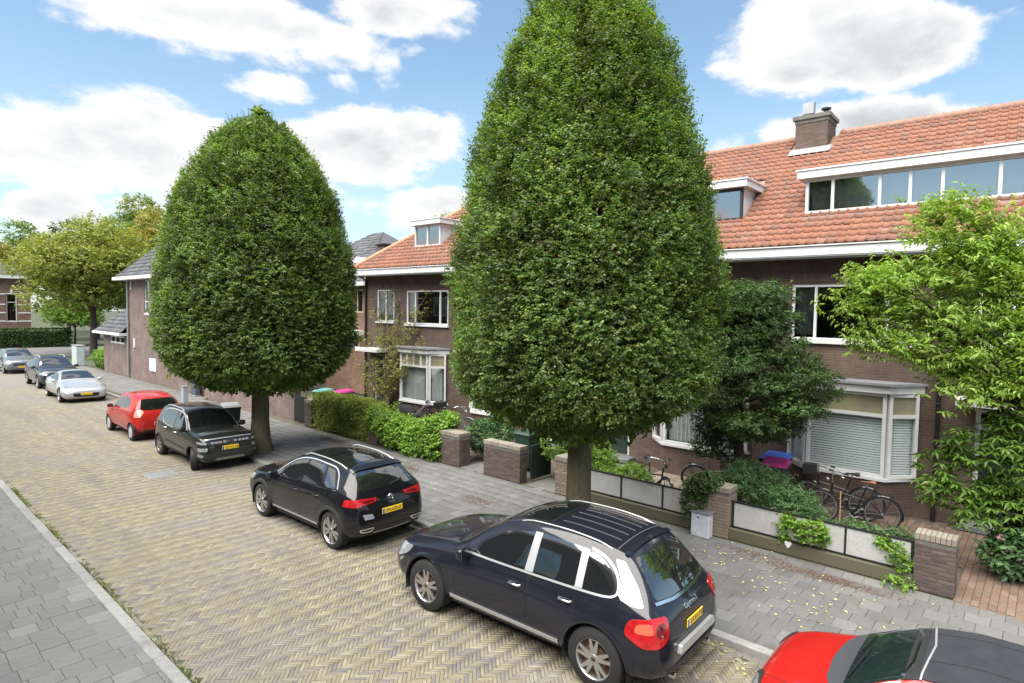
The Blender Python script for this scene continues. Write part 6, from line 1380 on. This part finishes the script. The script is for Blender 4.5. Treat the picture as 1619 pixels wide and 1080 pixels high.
# ---- distant trees
def far_tree(label, x, y, H, R, lm, n, l, trunk=.25, z0=2.6, seed=0, name='broad_tree', lobes=16, zc=.62):
    t = thing(name, label, 'tree', (x, y, 0)); r_ = random.Random(seed); C = []
    for k in range(lobes):
        a = k*2.4; q = sqrt((k+.5)/lobes)*.8; z = z0+(H-z0)*(.25+.68*r_.random()*(1-q*.55)); C.append((cos(a)*R*q, sin(a)*R*q, z, R*.36, R*.36, R*.25))
    C.append((0, 0, H-R*.25, R*.35, R*.35, R*.25)); blobs('crown', t, lm, C, n, l, l*.6, 6, l*2.2, .3, .3, .8, seed=seed, shell=.4)
    b = MB(); limb(b, [(0, 0, -.05), (.05, .05, z0), (0, .1, H*.6), (.1, 0, H*.85)], trunk, trunk*.25, 9)
    for c in C[::2]: limb(b, [(0, 0, z0+(c[2]-z0)*.3), (c[0]*.5, c[1]*.5, z0+(c[2]-z0)*.75), c[:3]], trunk*.35, .02, 6)
    b.build('trunk', BARK2, t, 60); return t
OLIVE = leafmat('olive_leaf', [(0, (.15, .20, .04)), (.5, (.23, .28, .06)), (1, (.33, .33, .09))], .42); MIDG = leafmat('mid_leaf', [(0, (.10, .17, .038)), (.5, (.16, .235, .05)), (1, (.23, .29, .07))], .38)
far_tree('spreading olive-green tree with a visible trunk at the far corner', 15.3, 63.8, 12.2, 5.4, OLIVE, 9000, .24, .34, 2.6, 3, lobes=34)
far_tree('yellowish tree behind the grey-roofed corner house', 24, 74, 15.0, 6.0, YGR, 5200, .3, .3, 3, 5)
far_tree('tall darker green tree rising behind the olive-green one', 27, 90, 18.5, 6.5, MIDG, 4500, .34, .35, 4, 6)
far_tree('small bright green tree beside the banded old house', 17.2, 78.8, 6.8, 3.2, LIME, 2600, .18, .12, 1.4, 7)
far_tree('yellowing tree behind the old house at the left edge', 10.5, 100, 15.5, 4.6, YGR, 1800, .36, .3, 4, 8)
far_tree('dark tree in the distance right of the old house roof', 17.5, 108, 15.5, 5, MIDG, 1800, .4, .3, 4, 9)
far_tree('dark distant tree low on the skyline left of the corner house', 25, 118, 17.5, 6, DKG, 1800, .42, .3, 4, 10)
far_tree('round-topped tree showing above the hipped roof of the end house', 45.5, 51, 14.8, 4.2, MIDG, 3000, .28, .3, 4, 12)
far_tree('full green tree filling the gap between the old house and the olive tree', 22.5, 92, 12, 5, MIDG, 2600, .34, .3, 2, 14)
far_tree('light green tree beyond the lean-to of the corner house', 21.5, 66, 9.5, 3.6, LIME, 2400, .2, .2, 1.6, 15)
h = thing('far_hedge', 'long dark clipped hedge beyond the cross street in front of the old house', 'hedge', (8.0, 77.9, 0)); n = 5200; q = RNG.uniform(-1, 1, (n, 3)); tp = RNG.random(n) < .3
base = np.stack([q[:, 0]*8.6, np.where(tp, q[:, 1]*.5, -.5), np.where(tp, 1.75, .9+q[:, 2]*.8)], 1); d = np.stack([0*q[:, 0], np.where(tp, 0., -1.), np.where(tp, 1., .2)], 1)+RNG.normal(0, .5, (n, 3))
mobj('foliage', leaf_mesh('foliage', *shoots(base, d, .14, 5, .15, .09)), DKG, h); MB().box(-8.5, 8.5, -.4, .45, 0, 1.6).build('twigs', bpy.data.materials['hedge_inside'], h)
shrub('corner_shrub', 'rounded green shrub at the lean-to corner of the far house', 'shrub', (12.6, 48.2, 0), [(0, 0, .8, .8, .8, .7), (-.4, .8, .7, .6, .6, .6), (.5, -.3, .9, .7, .6, .6)], 800, LIME, .14, .08)
# grass along the near kerb, fallen leaves and needle litter
GRS = leafmat('grass_blade', [(0, (.10, .16, .03)), (.5, (.16, .22, .04)), (1, (.26, .27, .08))], .3)
n = 4200; yy = RNG.uniform(4.5, 19, n); dn = .5+.5*np.sin(yy*1.9)+.4*np.sin(yy*5.3+1); keep = RNG.random(n) < np.clip(dn, .08, 1)*np.clip((yy-3)/4, .4, 1); yy = yy[keep]; n = len(yy)
base = np.stack([KL+.01+np.abs(RNG.normal(0, .05, n)), yy, np.full(n, -.005)], 1); d = np.stack([RNG.normal(.2, .5, n), RNG.normal(0, .5, n), np.ones(n)], 1)
o = mobj('kerb_grass', leaf_mesh('kerb_grass', base, d, RNG.normal(0, 1, (n, 3)), RNG.uniform(.025, .075, n), .012, .1, .3), GRS); tag(o, 'thin strip of grass and weeds along the near kerb', 'grass', kind='stuff')
def litter(name, label, mt, pts, l, w, z=.106):
    n = len(pts); P = np.column_stack([pts, np.full(n, z)+RNG.random(n)*.006]); a = RNG.uniform(0, 2*pi, n); d = np.stack([np.cos(a), np.sin(a), RNG.normal(0, .12, n)], 1)
    o = mobj(name, leaf_mesh(name, P, d, np.tile([0, 0, 1.], (n, 1))+RNG.normal(0, .25, (n, 3)), l*RNG.uniform(.7, 1.3, n), w, .2, .05), mt); return tag(o, label, 'litter', kind='stuff')
FALL = mat('fallen_leaf', (.5, .45, .1), .8, ramp=[(0, (.48, .46, .12)), (.5, (.55, .52, .24)), (1, (.42, .30, .10))]); NEED = mat('needle_litter', (.14, .06, .035), .95, ramp=[(0, (.10, .045, .03)), (.5, (.17, .07, .04)), (1, (.24, .11, .06))])
g2 = lambda n, cx, cy, sx, sy: np.column_stack([RNG.normal(cx, sx, n), RNG.normal(cy, sy, n)])
litter('fallen_leaves', 'yellow leaves scattered on the pavement beside the SUV', FALL, np.concatenate([g2(70, 9.9, 3.6, .6, 1.0), g2(40, 10.3, 4.1, .35, .4), g2(30, 9.3, 2.2, .6, .8), np.column_stack([RNG.uniform(8, 11.2, 50), RNG.uniform(0, 22, 50)])]), .055, .035)
litter('fallen_leaves', 'yellow leaves in the gutter between the SUV and the red convertible', FALL, g2(45, 7.55, 2.9, .12, .7), .06, .035, .006)
litter('needle_litter', 'strip of red-brown needle litter along the right-hand fence plinth', NEED, np.concatenate([g2(1300, 10.75, 2.7, .10, .6), g2(350, 10.95, 3.9, .08, .35)]), .04, .008)
litter('needle_litter', 'orange-brown litter patch on the pavement by the hedge', NEED, np.concatenate([g2(500, 10.7, 17.3, .10, .45), g2(400, 8.8, 18.6, .5, .6), g2(300, 10.3, 13.0, .1, .3), g2(300, 9.6, 9.6, .12, .3)]), .05, .012)
pit = [(8.45, 17.9), (8.45, 6.05)]
tag(mobj('tree_pit', npmesh('tree_pit', [(7.95, 16.95, .094), (9.2, 17.0, .094), (9.2, 18.8, .094), (7.95, 18.8, .094), (7.95, 5.4, .094), (9.0, 5.4, .094), (9.0, 6.7, .094), (7.95, 6.7, .094)], [(0, 1, 2, 3), (4, 5, 6, 7)]), SOIL), kind='structure')
# ------------------------------------------------------------------ front-garden paving
PATHB = mat('red_brown_paver', (.22, .14, .10), .85, ramp=[(0, (.19, .115, .085)), (.4, (.25, .16, .115)), (.7, (.22, .15, .12)), (1, (.31, .21, .15))], var=.3, vs=20, bump=.3, bs=90, stain=((.10, .10, .06), 2, .56, .5))
TANB = mat('tan_paver', (.36, .29, .22), .85, ramp=[(0, (.30, .24, .18)), (.5, (.38, .31, .24)), (1, (.44, .37, .29))], var=.25, vs=20, bump=.3, bs=90)
def garden_path(name, mt, x0, x1, y0, y1, lx, ly, nm, z=.103, stag=True):
    s = mobj(name, npmesh(name, [(x0, y0, z-.014), (x1, y0, z-.014), (x1, y1, z-.014), (x0, y1, z-.014)], [(0, 1, 2, 3)]), SAND); tag(s, kind='structure'); P = []
    j = 0; y = y0+ly/2
    while y < y1-ly*.4:
        x = x0+lx/2-(lx/2 if (j % 2 and stag) else 0)
        while x < x1-lx*.3: P.append((x, y, z+random.gauss(0, .0015))); x += lx
        y += ly; j += 1
    pieces(s, 'paver', block(lx-.006, ly-.006, .016, .004), mt, P, 0, nm, .006, 'pavers')
garden_path('brick_path', PATHB, BL-.06, 13.0, -1.0, 1.03, .21, .105, 160); garden_path('brick_terrace', PATHB, 13.0, 15.2, -1.0, 3.0, .21, .105, 140, .106)
garden_path('paved_entry', TILE, BL-.03, 15.0, 11.1, 11.98, .3, .3, 60); garden_path('paved_entry', TILE, BL-.03, 15.0, 8.72, 9.78, .3, .3, 60); garden_path('paved_garden', TANB, 11.58, 15.3, 5.1, 7.9, .2, .1, 250)
# ------------------------------------------------------------------ bicycles
def bicycle(label, x, y, rz, fm, saddle=None, lean=.06, rack=True, steer=.2, crate=False, kids=False):
    t = thing('bicycle', label, 'bicycle', (x, y, .1), rz, 'bicycles in the front gardens'); t.rotation_euler.y = lean; R = .345
    A, B_, S, H, Bk = (0, -.54, R), (0, .56, R), (0, -.26, .86), (0, .36, .86), (0, -.06, .29)
    f = MB()
    for p, q, r in ((Bk, S, .016), (Bk, (0, .38, .62), .019), (A, Bk, .011), (A, (0, -.22, .66), .010), ((0, .36, .60), H, .019), ((0, -.20, .58), (0, .37, .70), .016)): f.tube([p, q], r, 8)
    for sg in (-1, 1): f.tube([(sg*.045, .395, .58), (sg*.05, .47, .42), (sg*.05, .56, R)], .010, 6)
    f.build('frame', fm, t, 50)
    for c in (A, B_):
        w = empty('wheel', c); w.parent = t
        MB().ring((0, 0, 0), R-.02, .021, 'X', 40, 8).build('tyre', RUBBER, w, 50); rm = MB().ring((0, 0, 0), R-.045, .010, 'X', 36, 6)
        for k in range(16): a = 2*pi*k/16; rm.tube([(.02*(-1)**k, 0, 0), (0, cos(a)*(R-.045), sin(a)*(R-.045))], .0022, 4, False)
        rm.tube([(-.045, 0, 0), (.045, 0, 0)], .022, 8); rm.build('rim', STEEL, w, 50)
        MB().ring(c, R+.012, .016, 'X', 22, 4, .35 if c is A else -.2, 3.4 if c is A else 2.3).build('mudguard', fm, t, 50)
    sd_ = MB().lathe([(-.16, .0), (-.15, .022), (0, .042), (.06, .085), (.11, .075), (.125, 0)], 'Y', (0, 0, 0), 12).build('saddle', saddle or BLACKM, t, 60); sd_.location = (0, -.30, .95); sd_.rotation_euler.z = pi; sd_.scale.z = .55
    MB().tube([(0, -.25, .84), (0, -.28, .94)], .014, 8).build('seat_post', CHROME, t, 50)
    hb = MB().tube([(-.30, .16, 1.02), (-.27, .26, 1.06), (-.12, .37, 1.05), (0, .37, 1.04), (.12, .37, 1.05), (.27, .26, 1.06), (.30, .16, 1.02)], .012, 8); hb.tube([(0, .36, .84), (0, .37, 1.04)], .014, 8); hb.build('handlebar', CHROME, t, 50)
    for sg in (-1, 1): MB().tube([(sg*.30, .16, 1.02), (sg*.305, .06, 1.0)], .018, 8).build('grip', RUBBER, t, 50)
    ck = MB().ring((.035, -.06, .29), .09, .008, 'X', 24, 5); ck.tube([(.05, -.06, .29), (.05, .06, .17)], .011, 6); ck.tube([(-.05, -.06, .29), (-.05, -.18, .41)], .011, 6); ck.box(.05, .14, .03, .09, .155, .18); ck.box(-.14, -.05, -.21, -.15, .40, .425); ck.build('crank', STEEL, t, 40)
    MB().box(.028, .045, -.56, .0, .24, .36).build('chain_case', BLACKM, t)
    if rack:
        rk = MB()
        for sg in (-1, 1): rk.tube([(sg*.06, -.30, .74), (sg*.06, -.72, .74), (sg*.05, -.56, .36)], .008, 6)
        for k in range(4): rk.tube([(-.06, -.40-.1*k, .74), (.06, -.40-.1*k, .74)], .006, 5)
        rk.build('rack', BLACKM, t, 50)
    if crate: MB().bbox(-.2, .2, .40, .68, .84, 1.06, .01).build('crate', BLACKM, t)
    MB().lathe([(0, .0), (0, .045), (-.05, .03), (-.06, 0)], 'Y', (0, .47, .92), 12).build('lamp', CHROME, t, 50)
    MB().tube([(.03, -.2, .30), (.16, -.28, .0)], .009, 6).build('kickstand', STEEL, t, 50)
    return t
FR1 = paint('black_frame', (.012, .012, .013)); FR2 = paint('grey_frame', (.11, .115, .12)); BRN = mat('brown_leather', (.22, .09, .05), .5)
bicycle('black bicycle leaning towards the mesh fence beside the near trunk', 12.35, 6.75, pi-.55, FR1, lean=-.12)
bicycle('grey bicycle standing against the house wall behind the black one', 13.75, 5.75, pi+.1, FR2, lean=.05)
bicycle('black bicycle with a brown saddle, in front of the venetian-blind bay', 13.75, 2.95, .25, FR1, BRN, lean=.08)
bicycle('dark bicycle with a pale handlebar behind the brown-saddled one, by the bay', 14.25, 3.35, .2, FR1, lean=.10, crate=True)
bicycle('dark bicycle parked under the bay window of the hipped end house', 14.35, 16.6, pi-.2, FR1, lean=.06, crate=True)
bicycle('grey-blue bicycle standing at the right-hand corner of the end house front', 13.9, 15.1, pi+.3, FR2, lean=-.08)
pc = thing('pushchair', 'black hooded pushchair behind the vine mound at the end house', 'pushchair', (13.6, 16.75, .1), .6)
hd = MB(); vs = []; fs = []
for i in range(9):
    for j in range(9): a = pi*i/8; b = pi*.55*j/8+.3; vs.append((cos(a)*.24, .3-.42*cos(b)*1.0+.1, .62+.32*sin(a)*sin(b)))
for i in range(8):
    for j in range(8): fs.append((i*9+j, i*9+j+1, (i+1)*9+j+1, (i+1)*9+j))
hd.add(vs, fs).build('hood', mat('black_fabric', (.014, .014, .016), .9), pc, 50); MB().bbox(-.22, .22, -.15, .42, .42, .60, .04).build('seat', bpy.data.materials['black_fabric'], pc)
for sx in (-.24, .24):
    for yy, r in ((-.25, .12), (.38, .14)): MB().ring((sx, yy, r), r-.02, .02, 'X', 22, 6).build('wheel', RUBBER, pc, 50)
MB().tube([(-.23, .38, .14), (-.22, -.05, .6), (-.2, -.45, 1.0), (.2, -.45, 1.0), (.22, -.05, .6), (.23, .38, .14)], .013, 8).tube([(-.24, -.25, .12), (-.22, .15, .5)], .012, 6).tube([(.24, -.25, .12), (.22, .15, .5)], .012, 6).build('chassis', STEEL, pc, 50)
# ------------------------------------------------------------------ bins, posts, small things
def bin_(label, x, y, rz, bm_, lm_, z=.1):
    t = thing('wheelie_bin', label, 'bin', (x, y, z), rz, 'wheelie bins')
    b = MB().add([(-.21, -.24, .06), (.21, -.24, .06), (.21, .24, .06), (-.21, .24, .06), (-.27, -.32, .96), (.27, -.32, .96), (.27, .30, .96), (-.27, .30, .96)], [(0, 3, 2, 1), (0, 1, 5, 4), (1, 2, 6, 5), (2, 3, 7, 6), (3, 0, 4, 7)]); b.bbox(-.285, .285, -.335, .315, .93, .975, .008); b.build('bin_body', bm_, t)
    lid = MB().add([(-.29, -.36, .98), (.29, -.36, .98), (.29, .33, .98), (-.29, .33, .98), (-.24, -.30, 1.035), (.24, -.30, 1.035), (.24, .26, 1.07), (-.24, .26, 1.07)], [(0, 1, 5, 4), (1, 2, 6, 5), (2, 3, 7, 6), (3, 0, 4, 7), (4, 5, 6, 7), (0, 3, 2, 1)]).build('lid', lm_, t)
    MB().tube([(-.24, .36, .96), (.24, .36, .96)], .016, 8).build('handle', lm_, t, 50)
    for sg in (-1, 1): MB().lathe([(-.03, 0), (-.03, .1), (.03, .1), (.03, 0)], 'X', (sg*.25, .27, .1), 16).build('wheel', RUBBER, t, 40)
    return t
DG = mat('dark_grey_plastic', (.03, .032, .035), .5); GRN = mat('dark_green_plastic', (.012, .035, .022), .5); MAG = mat('magenta_lid', (.42, .03, .20), .45); BLUL = mat('blue_lid', (.07, .14, .55), .45); TEAL = mat('teal_lid', (.10, .28, .26), .5); GRYL = mat('grey_lid', (.30, .31, .31), .5)
bin_('dark bin with a magenta lid left of the venetian-blind bay', 14.0, 4.55, -pi/2+.15, DG, MAG); bin_('dark bin with a bright blue lid next to the magenta one at the bay', 14.62, 4.75, -pi/2, DG, BLUL)
bin_('dark bin with a magenta lid behind the hedge at the end house', 13.45, 21.0, -pi/2, DG, MAG); bin_('bin with a pale teal lid behind the hedge beside the black gate', 13.0, 21.75, -pi/2+.2, GRN, TEAL)
bin_('dark green bin with a grey lid on the pavement behind the small SUV', 8.75, 20.45, -.25, GRN, GRYL); bin_('green bin standing behind the roses near the pale pier', 13.0, 9.3, -pi/2, GRN, GRN); bin_('green bin beside the low brick wall under the near tree', 12.6, 10.6, -pi/2, GRN, GRN)
ps = thing('steel_post', 'pale grey steel pavement post behind the red hatchback', 'post', (9.45, 26.4, .1)); MB().bbox(-.1, .1, -.1, .1, 0, 1.0, .02).build('post', mat('pale_post', (.30, .335, .37), .5, var=.2), ps); MB().bbox(-.12, .12, -.12, .12, 1.002, 1.04, .01).build('cap', ZINC, ps)
mb_ = thing('meter_cabinet', 'narrow dark blue-grey cabinet against the corner house wall', 'cabinet', (11.45, 30.6, .1)); MB().bbox(-.12, .08, -.3, .3, .05, 1.15, .015).build('cabinet_body', mat('blue_grey_steel', (.06, .075, .10), .5), mb_); MB().bbox(-.16, .1, -.34, .34, 0, .045, .008).build('base', KERB, mb_)
gl = thing('garden_gate', 'dark green board gate standing open behind the low free-standing wall', 'gate', (11.6, 9.72, .1)); 
for k in range(6): MB().bbox(.03+k*.135, .155+k*.135, -.02, .02, .05, .92, .004).build('board', mat('gate_paint', (.012, .02, .018), .5) if k == 0 else bpy.data.materials['gate_paint'], gl)
MB().box(.03, .84, .021, .05, .2, .28).box(.03, .84, .021, .05, .7, .78).build('gate_rail', bpy.data.materials['gate_paint'], gl)
st = thing('garden_stake', 'thin tan wooden stake among the plants inside the right-hand fence', 'stake', (12.0, 2.75, .1)); MB().tube([(0, 0, 0), (.01, .01, 1.15)], .010, 6).build('stick', mat('tan_wood', (.42, .26, .13), .8, var=.3), st, 50)
ht = thing('heart_plaque', 'small white heart-shaped plaque on the bottom rail of the right-hand fence', 'plaque', (11.30, 3.41, .30)); MB().prism([(0, -.075), (.05, -.01), (.06, .03), (.035, .055), (0, .035), (-.035, .055), (-.06, .03), (-.05, -.01)], 0, .012, 'X').build('plaque', WHITE, ht)
rose = bpy.data.objects
for lbl, x, y in (('terracotta flower pot beside the door of the end house', 14.9, 20.1), ('grey flower pot with a small plant below the end house bay', 14.6, 18.9)):
    f = thing('flower_pot', lbl, 'pot', (x, y, .1)); MB().lathe([(0, 0), (0, .12), (.28, .17), (.30, .19), (.33, .19), (.33, .15), (.28, .14), (.28, 0)], 'Z', n=20).build('pot', mat('terracotta', (.32, .13, .07), .85, var=.3) if 'terra' in lbl else ZINC, f, 40); blobs('plant', f, LIME, [(0, 0, .5, .2, .2, .2)], 90, .07, .04)
bx = thing('manhole_cover', 'square metal cover set in the road in front of the small SUV', 'cover', (5.55, 17.2, .002)); MB().bbox(-.3, .3, -.3, .3, -.02, .004, .003).build('plate', mat('worn_iron', (.27, .275, .285), .5, .3, var=.4, vs=9), bx); fr = MB(); fr.box(-.34, .34, -.34, -.305, -.02, .006); fr.box(-.34, .34, .305, .34, -.02, .006); fr.box(-.34, -.305, -.305, .305, -.02, .006); fr.box(.305, .34, -.305, .305, -.02, .006); fr.build('frame', KERB, bx)
